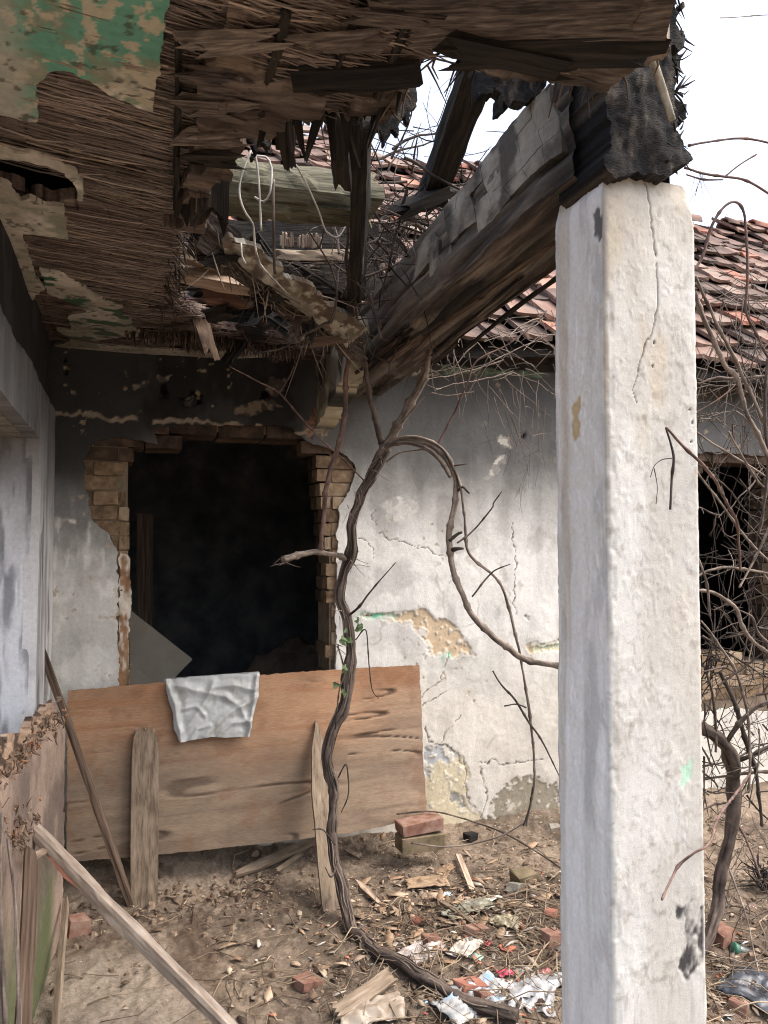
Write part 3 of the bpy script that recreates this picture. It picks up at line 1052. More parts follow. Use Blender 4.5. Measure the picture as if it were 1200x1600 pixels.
def tile_mesh(seed, bend=0.012):
    r = random.Random(seed)
    w, l, t = 0.203, 0.42, 0.024
    us = np.linspace(-w / 2, w / 2, 5)
    vs_ = [0, l / 2, l]
    prof = [0.022, 0.004, 0.0, 0.003, 0.012]
    v, f = [], []
    for top in (1, 0):
        for j, y in enumerate(vs_):
            for i, x in enumerate(us):
                z = prof[i] + (t if top else 0) + bend * math.sin(j / 2 * math.pi) * 0.3
                yy = y + (r.uniform(-.012, .012) if j == 0 else 0)
                v.append((x, yy, z))
    n = 15
    for j in range(2):
        for i in range(4):
            a = j * 5 + i
            f.append((a, a + 1, a + 6, a + 5))
            f.append((n + a, n + a + 5, n + a + 6, n + a + 1))
    for i in range(4):
        f.append((i, n + i, n + i + 1, i + 1))
        f.append((10 + i, 10 + i + 1, n + 11 + i, n + 10 + i))
    for j in range(2):
        a = j * 5
        f.append((a, a + 5, n + a + 5, n + a))
        f.append((a + 4, n + a + 4, n + a + 9, a + 9))
    me = bpy.data.meshes.new('tile')
    me.from_pydata(v, [], f)
    return me


TM = [tile_mesh(k) for k in range(6)]
for k, me in enumerate(TM):
    me.materials.append(M_TILERED if k == 5 else M_TILE)
tiles = []
CS = 0.245
for i in range(14):
    for j in range(42):
        x = -0.35 + j * 0.207 + (0.1 if i % 2 else 0) * 0.3
        if rnd.random() < 0.025 and i > 1:
            continue
        p = Vector(roof_pt(x, i * CS - 0.02 + rnd.uniform(-.03, .03), 0.078 + rnd.uniform(-.010, .014)))
        rot = (ANG - math.radians(9.5) + rnd.uniform(-.06, .05), rnd.gauss(0, .05), rnd.gauss(0, .04))
        if rnd.random() < 0.07:
            rot = (rot[0] + rnd.uniform(0.03, .12), rot[1] + rnd.uniform(-.15, .15), rot[2] + rnd.uniform(-.25, .25))
        d = np.array(p) - C0
        dep = d @ FW
        px, py = 600 + FPX * (d @ RT) / dep, 800 - FPX * (d @ UP) / dep
        vis = (390 < px < 880 and 150 < py < 640) or (1080 < px < 1215 and 300 < py < 650)
        tiles.append(((0 if vis else 1, dep), p, rot, rnd.choice([0, 1, 2, 3, 4, 0, 1, 2, 3, 4, 5])))
tiles.sort(key=lambda t: t[0])
rest = MB()
for k, (_, p, rot, mi) in enumerate(tiles):
    if k < 292:
        o = bpy.data.objects.new('tile', TM[mi])
        COL.objects.link(o)
        o.location = p
        o.rotation_euler = rot
        o.parent = roof
        o.matrix_parent_inverse = mw(roof).inverted()
    else:
        from mathutils import Euler
        M = Matrix.Translation(p) @ Euler(rot).to_matrix().to_4x4()
        me = TM[mi]
        rest.add([M @ v.co for v in me.vertices], [tuple(q.vertices) for q in me.polygons], mix(S(112, 92, 84), S(150, 124, 114), rnd.random()))
o = link('tile_field', rest.mesh('tile_field', False), vmat('far roof tiles', 0.9, 20, 0.2, 60, 0.3), roof)
tag(o, kind='stuff')
dk = MB()
for x in np.arange(-0.6, 8.4, 0.3):
    a, b, c, d = roof_pt(x, -0.02), roof_pt(x + 0.3, -0.02), roof_pt(x + 0.3, 3.44), roof_pt(x, 3.44)
    e = [(p[0], p[1], p[2] - 0.03) for p in (a, b, c, d)]
    dk.add([a, b, c, d] + e, [(0, 1, 2, 3), (7, 6, 5, 4), (0, 4, 5, 1), (2, 6, 7, 3)], (.03, .028, .025))
link('roof_deck', dk.mesh('roof_deck', False), M_DARKWOOD, roof)


def half_pipe(L, r, seed, t=0.016):
    v, f = [], []
    n = 7
    for rr in (r, r - t):
        for k in (0, 1, 2):
            for i in range(n):
                a = math.pi * i / (n - 1)
                s = 1 + 0.12 * (1 - k / 2)
                v.append((L * k / 2, rr * s * math.cos(a), rr * s * math.sin(a)))
    m = 3 * n
    for k in range(2):
        for i in range(n - 1):
            a = k * n + i
            f.append((a, a + n, a + n + 1, a + 1))
            f.append((m + a, m + a + 1, m + a + n + 1, m + a + n))
    for i in range(n - 1):
        f.append((i, i + 1, m + i + 1, m + i))
        f.append((2 * n + i, m + 2 * n + i, m + 2 * n + i + 1, 2 * n + i + 1))
    me = bpy.data.meshes.new('ridge_tile')
    me.from_pydata(v, [], f)
    me.polygons.foreach_set('use_smooth', np.ones(len(f), dtype=bool))
    me.materials.append(M_TILERED if seed % 2 else M_TILE)
    return me


RT_M = [half_pipe(0.40, 0.085, k) for k in range(2)]
x = -0.2
while x < 8.2:
    p = roof_pt(x, 3.40, 0.05)
    if rnd.random() > 0.15:
        o = bpy.data.objects.new('ridge_tile', rnd.choice(RT_M))
        COL.objects.link(o)
        o.location = p
        o.rotation_euler = (rnd.uniform(-.15, .15), rnd.uniform(-.08, .10), rnd.uniform(-.08, .08))
        o.parent = roof
        o.matrix_parent_inverse = mw(roof).inverted()
    x += 0.355
# back slope, so the roof is not a single leaf
bs_ = MB()
a, b = roof_pt(-0.6, 3.44), roof_pt(8.4, 3.44)
bs_.add([(a[0], a[1] + 0.02, 5.05), (b[0], b[1] + .02, 4.80), (8.4, 8.6, 2.75), (-0.6, 8.6, 2.75)], [(3, 2, 1, 0)], S(128, 96, 84))
link('back_slope', bs_.mesh('back_slope', False), M_TILE, roof)


# ------------------------------------------------------------------ timbers
def timber(name, p0, p1, w, h, mat, parent=None, roll=0.0, ragged=0.06, rough=0.012, seg=0.035, seed=0, taper=1.0, bow=0.0, round_=False):
    """a rough sawn or split timber, long along its local X, with broken ends"""
    p0, p1 = Vector([float(c) for c in p0]), Vector([float(c) for c in p1])
    L = (p1 - p0).length
    n = max(4, int(L / seg))
    k = 12
    r = random.Random(seed)
    V = []
    hw, hh = w / 2, h / 2
    # rounded rectangle ring
    ring = []
    for i in range(k):
        a = 2 * math.pi * (i + 0.5) / k
        ca, sa = math.cos(a), math.sin(a)
        q = 1.0 if round_ else max(abs(ca), abs(sa))
        ring.append((ca / q * (0.94 if abs(abs(ca) - abs(sa)) < 0.3 else 1), sa / q * (0.94 if abs(abs(ca) - abs(sa)) < 0.3 else 1)))
    t = np.linspace(0, 1, n)
    for ii in range(n):
        for i, (a, b) in enumerate(ring):
            s = 1 - (1 - taper) * t[ii]
            q = float(noise(i * 0.9 + seed * 7.7, t[ii] * L * 2.2 + seed, 700)) - 0.5
            q2 = float(noise(i * 3.1 + seed * 3.3, t[ii] * L * 14 + seed, 701)) - 0.5
            d = rough * (2.0 * q + 1.0 * q2)
            x = t[ii] * L
            if ragged and ii in (0, n - 1):
                x += (r.uniform(-1, 0.4) if ii == n - 1 else r.uniform(-0.4, 1)) * ragged
            V.append((x, a * (hw * s + d), b * (hh * s + d) + bow * math.sin(math.pi * t[ii])))
    F = []
    for ii in range(n - 1):
        for i in range(k):
            j = (i + 1) % k
            F.append((ii * k + i, (ii + 1) * k + i, (ii + 1) * k + j, ii * k + j))
    F.append(tuple(range(k)))
    F.append(tuple(reversed(range((n - 1) * k, n * k))))
    me = bpy.data.meshes.new(name)
    me.from_pydata(V, [], F)
    X = (p1 - p0).normalized()
    up = Vector((0, 0, 1)) if abs(X.z) < 0.95 else Vector((0, 1, 0))
    Y = up.cross(X).normalized()
    Z = X.cross(Y)
    R = Matrix((X, Y, Z)).transposed().to_4x4()
    M = Matrix.Translation(p0) @ R @ Matrix.Rotation(roll, 4, 'X')
    return link(name, me, mat, parent, M)


# porch beam from the pillar back to the wall; its far end has sunk
def dip(y):
    return -0.11 * max(0.0, (y - 1.75) / 2.15)


BL, BR_, BZ0, BZ1 = 1.03, 1.33, 2.49, 2.80
beam = thing('porch_beam', 'thick rotten ceiling beam running from pillar back to house wall', 'beam', (1.18, 2.7, BZ0))
def beam_body():
    """rough layered timber: a closed ring of many points swept back to the wall, split into long fibres"""
    per = []
    w_, h_ = BR_ - BL, BZ1 - BZ0
    for k in range(150):
        t = k / 150 * (2 * w_ + 2 * h_)
        if t < h_:
            per.append((0, h_ - t, -1, 0))
        elif t < h_ + w_:
            per.append((t - h_, 0, 0, -1))
        elif t < 2 * h_ + w_:
            per.append((w_, t - h_ - w_, 1, 0))
        else:
            per.append((w_ - (t - 2 * h_ - w_), h_, 0, 1))
    per = np.array(per)
    ys = np.arange(1.58, WY - 0.015, 0.016)
    A, Y = np.meshgrid(np.arange(150) / 150.0 * 1.2, ys)
    f1 = fbm(A * 14, Y * 1.6, 751, 4)
    f2 = ridge(A * 30, Y * 1.2, 752, 3)
    f3 = fbm(A * 60, Y * 4, 753, 4)
    d = 0.055 * (f1 - 0.55) + 0.022 * (f2 - 0.6) + 0.012 * (f3 - .5)
    step_ = np.floor(4 * fbm(A * 9 + 3, Y * 2.2, 754, 3)) / 4
    d = d + 0.03 * (step_ - 0.5)
    cx, cz = w_ / 2, h_ / 2
    px = per[:, 0] + 0 * Y + per[:, 2] * d * 1.0
    pz = per[:, 1] + 0 * Y + per[:, 3] * d * 1.0
    # corners worn round
    rr_ = np.maximum(np.abs(px - cx) / cx, 0) ** 6 + np.maximum(np.abs(pz - cz) / cz, 0) ** 6
    k_ = np.where(rr_ > 1, rr_ ** (-1 / 9), 1)
    px, pz = cx + (px - cx) * k_, cz + (pz - cz) * k_
    P = np.stack([BL + px, Y, BZ0 + pz - 0.11 * np.clip((Y - 1.75) / 2.15, 0, None)], -1)
    c = mix(S(64, 59, 55), S(120, 112, 103), sstep(0.3, 0.75, f2 * .5 + f3 * .5))
    c = mix(c, S(150, 136, 120), 0.7 * sstep(0.62, 0.74, fbm(A * 70, Y * 2.0, 755, 4)))
    c = mix(c, S(28, 26, 26), 0.8 * sstep(0.46, 0.34, f1))
    c = mix(c, S(104, 84, 76), 0.3 * sstep(0.55, 0.7, fbm(A * 12, Y * 3, 756, 3)))
    c = mix(c, S(36, 35, 34), 0.6 * sstep(1.95, 1.6, Y + .4 * (f3 - .5)))
    m, n = A.shape
    i = np.arange(m - 1)[:, None] * n
    j = np.arange(n)[None]
    j2 = (j + 1) % n
    q = np.stack([i + j, i + j2, i + n + j2, i + n + j], -1).reshape(-1, 4)
    return mesh_np('timber', P.reshape(-1, 3), q, c.reshape(-1, 3))


M_BEAMWOOD = pmat('layered beam wood', [S(26, 24, 23), S(56, 48, 42), S(92, 78, 66), S(120, 104, 90)], 0.95, stretch=(22, 0.8, 22), scale=4, rand=0.0, bump=1.0, bdist=0.012)
M_LATH = pmat('old lath', [S(44, 37, 33), S(84, 70, 60), S(128, 112, 96)], 0.95, stretch=(1, 16, 16), scale=4, rand=0.35, bump=0.7, bdist=0.006)
M_BEAMBODY = vmat('charred fibrous wood', 0.96, 40, 0.3, 120, 0.7, stretch=(6, .5, 6), bdist=.005)
link('timber', beam_body(), M_BEAMBODY, beam)
# a few split laths hanging off the belly
for k in range(13):
    x = BL + 0.02 + k * 0.0225 + rnd.uniform(-.008, .008)
    y0 = rnd.uniform(1.75, 2.9)
    y1 = min(y0 + rnd.uniform(0.3, 0.9), WY - .06)
    z = BZ0 + rnd.uniform(-.02, .0)
    timber('lath', (x, y0, z + dip(y0)), (x + rnd.uniform(-.03, .03), y1, z + rnd.uniform(-.025, .012) + dip(y1)), rnd.uniform(.010, .026), rnd.uniform(.006, .014), rnd.choice([M_LATH, M_DARKWOOD, M_LATH]), beam, rnd.uniform(-.6, .6), 0.06, 0.005, 0.05, seed=k)


def chunk_mesh(name, L, D, H, seed, j=0.006, bev=0.88):
    r = random.Random(seed)
    v = []
    import bmesh
    bm = bmesh.new()
    for sx in (-1, 1):
        for sy in (-1, 1):
            for sz in (-1, 1):
                for k in range(3):
                    p = [sx * (L / 2 + r.uniform(-j, j)), sy * (D / 2 + r.uniform(-j, j) * .5), sz * (H / 2 + r.uniform(-j, j))]
                    p[k] *= bev
                    bm.verts.new(p)
    bmesh.ops.convex_hull(bm, input=bm.verts)
    me = bpy.data.meshes.new(name)
    bm.to_mesh(me)
    bm.free()
    return me


# cracked render still clinging to the inner face, every piece between two cracks its own
M_RENDER = vmat('cracked render coat', 0.95, 60, 0.18, 180, 0.5)
NCOL, NROW = 11, 4
rl = random.Random(77)
LAT = {}
for i in range(NCOL + 1):
    for j in range(NROW + 1):
        LAT[i, j] = (1.60 + i * 0.096 + rl.uniform(-.016, .016) + .02 * j, 0.085 + j * 0.052 + rl.uniform(-.006, .006) + .008 * math.sin(i * .9))
for i in range(NCOL):
    for j in range(NROW):
        if (j == NROW - 1 and (i > 7 or rl.random() < .35)) or (i == NCOL - 1 and j in (0, 2)) or rl.random() < .05 or (j == 0 and rl.random() < .3):
            continue
        q = [np.array(LAT[i, j]), np.array(LAT[i + 1, j]), np.array(LAT[i + 1, j + 1]), np.array(LAT[i, j + 1])]
        cen = sum(q) / 4
        q = [cen + (p - cen) * (1 - 0.0007 / np.linalg.norm(p - cen)) for p in q]
        n_ = 7
        s_, t_ = np.meshgrid(np.linspace(0, 1, n_), np.linspace(0, 1, n_))
        s_, t_ = s_[..., None], t_[..., None]
        g_ = q[0] * (1 - s_) * (1 - t_) + q[1] * s_ * (1 - t_) + q[2] * s_ * t_ + q[3] * (1 - s_) * t_
        yy, zz = g_[..., 0].ravel(), g_[..., 1].ravel()
        e_ = 0.004 * (noise(yy * 60, zz * 60, 761) - .5)
        off = 0.004 + 0.008 * (fbm(yy * 7, zz * 7, 762, 4) - .5) + 0.004 * (fbm(yy * 60, zz * 60, 763, 3) - .5) + rl.uniform(-.0012, .0012)
        zz2 = BZ0 + zz + e_ - 0.11 * np.clip((yy - 1.75) / 2.15, 0, None)
        fr = np.stack([BL - off, yy + e_, zz2], 1)
        bk = np.stack([BL + 0.03 + 0 * off, yy + e_, zz2], 1)
        c = mix(S(158, 151, 138), S(116, 109, 98), sstep(.35, .65, fbm(yy * 8, zz * 12, 764, 4)))
        c = mix(c, S(66, 61, 56), .85 * sstep(.50, .64, fbm(yy * 9 + 3, zz * 9, 765, 4)))
        c = mix(c, S(84, 79, 73), .6 * sstep(1.85, 1.6, yy))
        k_ = (np.arange(n_ - 1)[:, None] * n_ + np.arange(n_ - 1)[None]).ravel()
        f_ = np.stack([k_, k_ + n_, k_ + n_ + 1, k_ + 1], 1)
        bd = [(x, 0) for x in range(n_ - 1)] + [(n_ - 1, y_) for y_ in range(n_ - 1)] + [(x, n_ - 1) for x in range(n_ - 1, 0, -1)] + [(0, y_) for y_ in range(n_ - 1, 0, -1)]
        ids = np.array([y_ * n_ + x for x, y_ in bd])
        nx_ = np.roll(ids, -1)
        m_ = len(ids)
        rim = np.stack([np.arange(m_), (np.arange(m_) + 1) % m_, (np.arange(m_) + 1) % m_ + m_, np.arange(m_) + m_], 1) + n_ * n_
        link('render_piece', mesh_np('render_piece', np.vstack([fr, fr[ids], bk[ids]]), np.concatenate([f_, rim]), np.vstack([c, c[ids] * .5, c[ids] * .5]), smooth=True), M_RENDER, beam)
# plastered stub at the wall end
stub = thing('plaster_bracket', 'cream plastered beam end jutting from wall above window corner', 'bracket', (1.02, 3.7, 2.45))


def stubcol(u, v):
    c = mix(S(176, 168, 146), S(120, 114, 98), sstep(0.35, 0.65, fbm(u * 9, v * 9, 731, 4)))
    return mix(c, S(44, 43, 42), 0.9 * sstep(0.56, 0.68, fbm(u * 12, v * 4, 732, 4)))


panel('side_face', (0.96, 0, 0), (0, 1, 0), (0, 0, 1), [(3.22, 2.58), (3.30, 2.46), (3.40, 2.36), (3.55, 2.30), (3.72, 2.26), (WY - .012, 2.20), (WY - .012, 2.62), (3.24, 2.62)], 0.008, 0.10, M_PATCH, stub,
      disp=lambda u, v: 0.02 * (fbm(u * 10, v * 10, 733, 4) - 0.5), color=stubcol, rag=0.02, ragf=20, flip=True, seed=3)

# the ragged mass of thatch and board over the pillar
th = thing('thatch_end', 'black ragged mass of rotten thatch and boards above pillar', 'thatch', (1.2, 1.5, 2.5))


def thc(u, v):
    c = mix(S(28, 28, 29), S(54, 51, 49), sstep(0.35, 0.7, fbm(u * 30, v * 12, 741, 4)))
    return mix(c, S(92, 84, 75), 0.6 * sstep(0.60, 0.75, fbm(u * 60, v * 22, 742, 4)))


def pp(y, pts):
    return [(at_y(px, py, y)[0], at_y(px, py, y)[2]) for px, py in pts]


def thd(k):
    return lambda u, v: 0.045 * (fbm(u * 8, v * 6, 743 + k, 5) - 0.5) + 0.007 * (ridge(u * 34, v * 9, 745 + k, 3) - 0.5) + .012 * (fbm(u * 40, v * 40, 747 + k, 3) - .5)


panel('thatch_layer', (0, 1.47, 0), (1, 0, 0), (0, 0, 1), pp(1.47, [(955, -330), (1085, -330), (1075, -180), (1060, -60), (1042, -10), (1050, 35), (1076, 70), (1048, 82), (1046, 120), (1052, 150), (1062, 170), (1052, 190), (1060, 222), (1076, 235), (1072, 265), (1045, 272), (995, 268), (962, 280), (950, 262), (958, 200), (945, 120), (940, 40)]), 0.0055, 0.20, M_THATCH, th, disp=thd(0), color=thc, rag=0.022, ragf=26, seed=91)
panel('thatch_layer', (0, 1.56, 0), (1, 0, 0), (0, 0, 1), pp(1.56, [(960, -300), (1080, -330), (1058, -40), (1062, 60), (1056, 140), (1074, 180), (1066, 205), (1072, 240), (1060, 262), (940, 275), (935, 120)]), 0.007, 0.18, M_THATCH, th, disp=thd(5), color=thc, rag=0.03, ragf=24, seed=93)

# ------------------------------------------------------------------ the ceiling of reed mat and plaster
CZ = 2.56
ceil = thing('reed_ceiling', 'collapsing reed mat ceiling with torn edge and green painted plaster patches', 'ceiling', (0.3, 2.3, CZ))


def Cp(px, py, z=CZ):
    p = at_z(px, py, z)
    return (p[0], p[1])


RA = 0.14      # reeds run along X, fanned a little


def reed_h(x, y):
    w = y - x * RA + 0.015 * (fbm(x * 3, y * 6, 801, 3) - 0.5)
    return 0.007 * ridge(x * 1.1, w * 44, 802, 3) + 0.004 * ridge(x * 2, w * 110, 803, 2) + 0.02 * (fbm(x * 2.0, y * 5, 804, 3) - 0.5)


def reed_col(x, y):
    w = y - x * RA + 0.015 * (fbm(x * 3, y * 6, 801, 3) - 0.5)
    a = fbm(x * 2.2, w * 60, 811, 4)
    b = fbm(x * 2.5, y * 2.5, 812, 4)
    c = mix(S(126, 112, 105), S(172, 158, 146), sstep(0.3, 0.7, a))
    c = mix(c, S(168, 150, 128), 0.75 * sstep(0.60, 0.72, fbm(x * 3, w * 85, 813, 4)))
    c = mix(c, S(60, 50, 46), 0.7 * sstep(0.52, 0.7, fbm(x * 2.6, w * 40, 814, 4)))
    c = mix(c, S(112, 80, 70), 0.45 * sstep(0.5, 0.65, b))
    # soot near the back wall and along the torn edge
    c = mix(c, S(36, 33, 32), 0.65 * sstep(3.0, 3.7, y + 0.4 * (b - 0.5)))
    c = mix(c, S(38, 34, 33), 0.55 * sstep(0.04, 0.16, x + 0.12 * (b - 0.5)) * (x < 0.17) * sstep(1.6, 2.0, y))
    # ties
    for k in range(7):
        xk = -0.31 + 0.085 * k
        c = mix(c, S(44, 33, 31), 0.7 * sstep(0.0045, 0.002, np.abs(x - xk - 0.012 * (noise(y * 5, x * 0 + k, 815) - 0.5))))
    return c


blackhole = [Cp(*p) for p in [(-60, 242), (0, 240), (40, 244), (70, 252), (100, 265), (118, 282), (124, 308), (85, 312), (60, 306), (38, 312), (30, 290), (0, 282), (-60, 285)]]
edgeA = [(LX - .06, 1.12), (0.19, 1.02), (0.165, 1.7), (0.155, 2.0), (0.17, 2.4), (0.14, 2.7), (0.16, 2.95), (0.15, 3.1), (0.30, 3.22), (0.36, 3.4), (0.75, 3.5), (0.98, 3.62), (0.99, WY - .005), (LX - .06, WY - .005)]
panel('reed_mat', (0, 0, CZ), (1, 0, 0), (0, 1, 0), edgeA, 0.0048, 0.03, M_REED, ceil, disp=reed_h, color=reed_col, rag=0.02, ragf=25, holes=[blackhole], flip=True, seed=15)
# added boards boxing in the hole from above, so that it shows dark
box_mesh('dark_backing', LX - .4, 0.13, 1.2, 3.2, CZ + 0.30, CZ + 0.33, M_DARKWOOD, ceil)
for x0_, x1_, y0_, y1_ in [(LX - .4, LX - .36, 1.2, 3.2), (.09, .13, 1.2, 3.2), (LX - .36, .09, 1.2, 1.24), (LX - .36, .09, 3.16, 3.2)]:
    box_mesh('dark_backing', x0_, x1_, y0_, y1_, CZ + .06, CZ + .298, M_DARKWOOD, ceil)
ZB = CZ - 0.012


def reed_colB(x, y):
    w = y + x * 0.02 + 0.03 * (fbm(x * 2.5, y * 5, 821, 3) - 0.5)
    a = fbm(x * 2.0, w * 45, 822, 4)
    c = mix(S(124, 110, 101), S(170, 153, 139), sstep(0.3, 0.7, a))
    c = mix(c, S(170, 150, 128), 0.7 * sstep(0.60, 0.70, fbm(x * 5, w * 50, 823, 5)))
    c = mix(c, S(60, 50, 46), 0.7 * sstep(0.52, 0.66, fbm(x * 5, w * 34, 824, 5)))
    c = mix(c, S(118, 104, 92), 0.6 * sstep(0.5, 0.62, fbm(x * 16, y * 22, 827, 5)))
    c = mix(c, S(60, 48, 43), 0.5 * sstep(0.55, 0.68, fbm(x * 26, y * 12, 828, 5)))
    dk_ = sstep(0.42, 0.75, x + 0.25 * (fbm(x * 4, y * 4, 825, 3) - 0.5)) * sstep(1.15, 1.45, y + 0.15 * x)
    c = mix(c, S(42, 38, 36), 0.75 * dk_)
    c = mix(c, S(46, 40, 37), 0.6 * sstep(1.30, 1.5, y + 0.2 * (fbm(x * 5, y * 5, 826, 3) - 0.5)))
    return c


def reed_hB(x, y):
    w = y + x * 0.02 + 0.03 * (fbm(x * 2.5, y * 5, 821, 3) - 0.5)
    return 0.012 * ridge(x * 2.6, w * 17, 831, 3) + 0.010 * (fbm(x * 20, y * 26, 834, 4) - 0.5) + 0.008 * ridge(x * 4, w * 80, 832, 2) + 0.05 * (fbm(x * 3.0, y * 4, 833, 3) - 0.5) - 0.03 * sstep(0.02, 0.0, np.abs(x - 0.40 - 0.05 * (y - 1.2)) - 0.012)


fe = [Cp(*p) for p in [(268, 325), (330, 325), (345, 240), (392, 190), (440, 158), (480, 150), (515, 168), (560, 156), (600, 156), (630, 124), (660, 96), (690, 64), (712, 52), (742, 90), (790, 92), (835, 82), (868, 86), (895, 105), (950, 110), (1030, 60)]]
polyB = [(0.14, 0.98), (0.6, 0.9), Cp(1078, -170), Cp(1052, -60), Cp(1040, 10)] + list(reversed([p for p in fe])) + [(0.15, 1.9)]
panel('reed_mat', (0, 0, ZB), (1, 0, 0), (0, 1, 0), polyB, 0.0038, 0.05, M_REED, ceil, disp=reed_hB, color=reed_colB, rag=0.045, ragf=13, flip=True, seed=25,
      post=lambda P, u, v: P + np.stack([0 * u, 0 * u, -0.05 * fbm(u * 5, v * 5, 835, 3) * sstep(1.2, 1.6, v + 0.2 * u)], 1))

# loose reeds and split laths under the mat: real sticks, joined
lr = MB()
NA = 1900
for k in range(3600):
    if k < NA:
        x0, y0 = rnd.uniform(LX, 0.12), rnd.uniform(1.05, 3.85)
        slope = RA + rnd.gauss(0, .03)
    else:
        x0 = 0.15 + 0.5 * rnd.random() ** 1.3
        y0 = rnd.uniform(0.95, 1.66 if x0 > .4 else 2.0)
        slope = rnd.gauss(.02, .07)
    L = rnd.uniform(0.12, 0.38) if k < NA else rnd.uniform(0.05, 0.26)
    z = CZ - 0.016 - rnd.uniform(0, .010) - (0.010 + .014 * rnd.random() if k >= NA else 0)
    x1 = min(x0 + L, 0.18 if k < NA else Cp(1000, 0)[0])
    if k >= NA and not inpoly(np.array([x1 + .02]), np.array([y0 + .03]), polyB)[0]:
        continue
    pts = [(x0, y0, z), ((x0 + x1) / 2, y0 + slope * (x1 - x0) / 2 + rnd.uniform(-.006, .006), z - rnd.uniform(0, .012)), (x1, y0 + slope * (x1 - x0) + rnd.uniform(-.01, .01), z - rnd.uniform(-.005, .01))]
    if k < NA and any(inpoly(np.array([q_[0]]), np.array([q_[1]]), blackhole)[0] for q_ in pts):
        continue
    b = rnd.random()
    c = (reed_col if k < NA else reed_colB)(np.array([x0 + .05]), np.array([y0]))[0] * (.62 + .95 * b * b)
    c = mix(c, S(150, 140, 130), .12)
    r = rnd.uniform(.0010, .0028)
    tube(lr, pts, [r, r, r * .7], 0.09, 3, c1=c * 0.85, c2=c, seed=k, cap=False)
for k in range(150):     # frayed tips hanging from the torn edges
    if k < 90:
        y0 = rnd.uniform(1.9, 3.1)
        p = (0.15 + rnd.uniform(-.03, .02), y0, CZ - .02)
        d = (rnd.uniform(.0, .06), rnd.uniform(-.03, .03), -rnd.uniform(.01, .09))
    else:
        i = rnd.randrange(3, len(fe) - 1)
        t = rnd.random()
        q = (fe[i][0] * (1 - t) + fe[i + 1][0] * t, fe[i][1] * (1 - t) + fe[i + 1][1] * t) if i + 1 < len(fe) else fe[i]
        p = (q[0], q[1] - .01, ZB - .01)
        d = (rnd.uniform(-.05, .05), rnd.uniform(-.02, .06), -.012 - .08 * rnd.random() ** 2.5)
    c = mix(S(40, 34, 31), S(120, 104, 88), rnd.random() ** 2)
    tube(lr, [p, (p[0] + d[0] * .5 + rnd.uniform(-.01, .01), p[1] + d[1] * .5, p[2] + d[2] * .4), (p[0] + d[0], p[1] + d[1], p[2] + d[2])], [.003, .0022, .001], 0.03, 4, c1=c * .8, c2=c, seed=k)
EG = [(0.14, 2.95), (0.16, 3.12), (0.30, 3.24), (0.36, 3.42), (0.75, 3.52), (0.98, 3.63)]
for k in range(420):     # torn ends along the rear edge of the mat
    i = rnd.randrange(len(EG) - 1)
    t = rnd.random()
    ex, ey = EG[i][0] * (1 - t) + EG[i + 1][0] * t, EG[i][1] * (1 - t) + EG[i + 1][1] * t
    L = rnd.uniform(.03, .16)
    c = reed_col(np.array([ex]), np.array([ey]))[0] * rnd.uniform(.6, 1.5)
    z0 = CZ - rnd.uniform(-.025, .03)
    tube(lr, [(ex - L * .5, ey + .02, z0), (ex + rnd.uniform(-.01, .03), ey - rnd.uniform(0, .03), z0 - rnd.uniform(-.005, .008)), (ex + L * rnd.uniform(.2, .6), ey - rnd.uniform(-.02, .05), z0 - rnd.uniform(-.01, .02))], [.003, .003, .0015], .06, 4, c1=c * .8, c2=c, seed=k)
for k in range(330):     # bristling fringe of short ends where the mat breaks off by the wall
    t = rnd.random()
    x0, y0 = 0.0 + t * 0.82, 3.50 + .10 * t + rnd.uniform(-.05, .04)
    c = mix(S(44, 37, 34), S(120, 104, 92), rnd.random() ** 1.5)
    L = rnd.uniform(.03, .09)
    tube(lr, [(x0, y0, CZ - .01), (x0 + rnd.uniform(-.006, .006), y0 + rnd.uniform(-.004, .012), CZ - .01 - L * .5), (x0 + rnd.uniform(-.012, .012), y0 + rnd.uniform(-.01, .02), CZ - .01 - L)], [.0035, .0032, .002], .05, 4, c1=c * .8, c2=c, seed=k)
o = link('loose_reeds', lr.mesh('loose_reeds'), M_TWIG, ceil)
tag(o, kind='stuff')

# split boards and bundle ties under the near mat, each its own piece
for k in range(34):
    x0 = rnd.uniform(.17, .75)
    y0 = rnd.uniform(.98, 1.56)
    L = rnd.uniform(.10, .34)
    sl_ = rnd.uniform(-.10, .10)
    if not inpoly(np.array([x0 + L]), np.array([y0 + .06]), polyB)[0]:
        continue
    z0 = ZB - .018 - rnd.uniform(0, .014)
    timber('lath', (x0, y0, z0), (x0 + L, y0 + sl_ * L, z0 + rnd.uniform(-.008, .008)), rnd.uniform(.008, .030), rnd.uniform(.004, .010), rnd.choice([M_LATH, M_LATH, M_BROWNWOOD, M_GREYWOOD]), ceil, rnd.uniform(-.5, .5), .03, .003, .035, seed=300 + k)
for k, (xa, ya, xb, yb, w) in enumerate([(278, 60, 276, 325, .014), (448, 10, 402, 180, .018), (640, 20, 590, 150, .020), (560, 0, 520, 120, .014)]):
    p0_, p1_ = at_z(xa, ya, ZB - .03), at_z(xb, yb, ZB - .03)
    timber('tie_batten', p0_, p1_, w, .022, M_DARKWOOD, ceil, rnd.uniform(-.3, .3), .03, .007, .03, seed=340 + k)

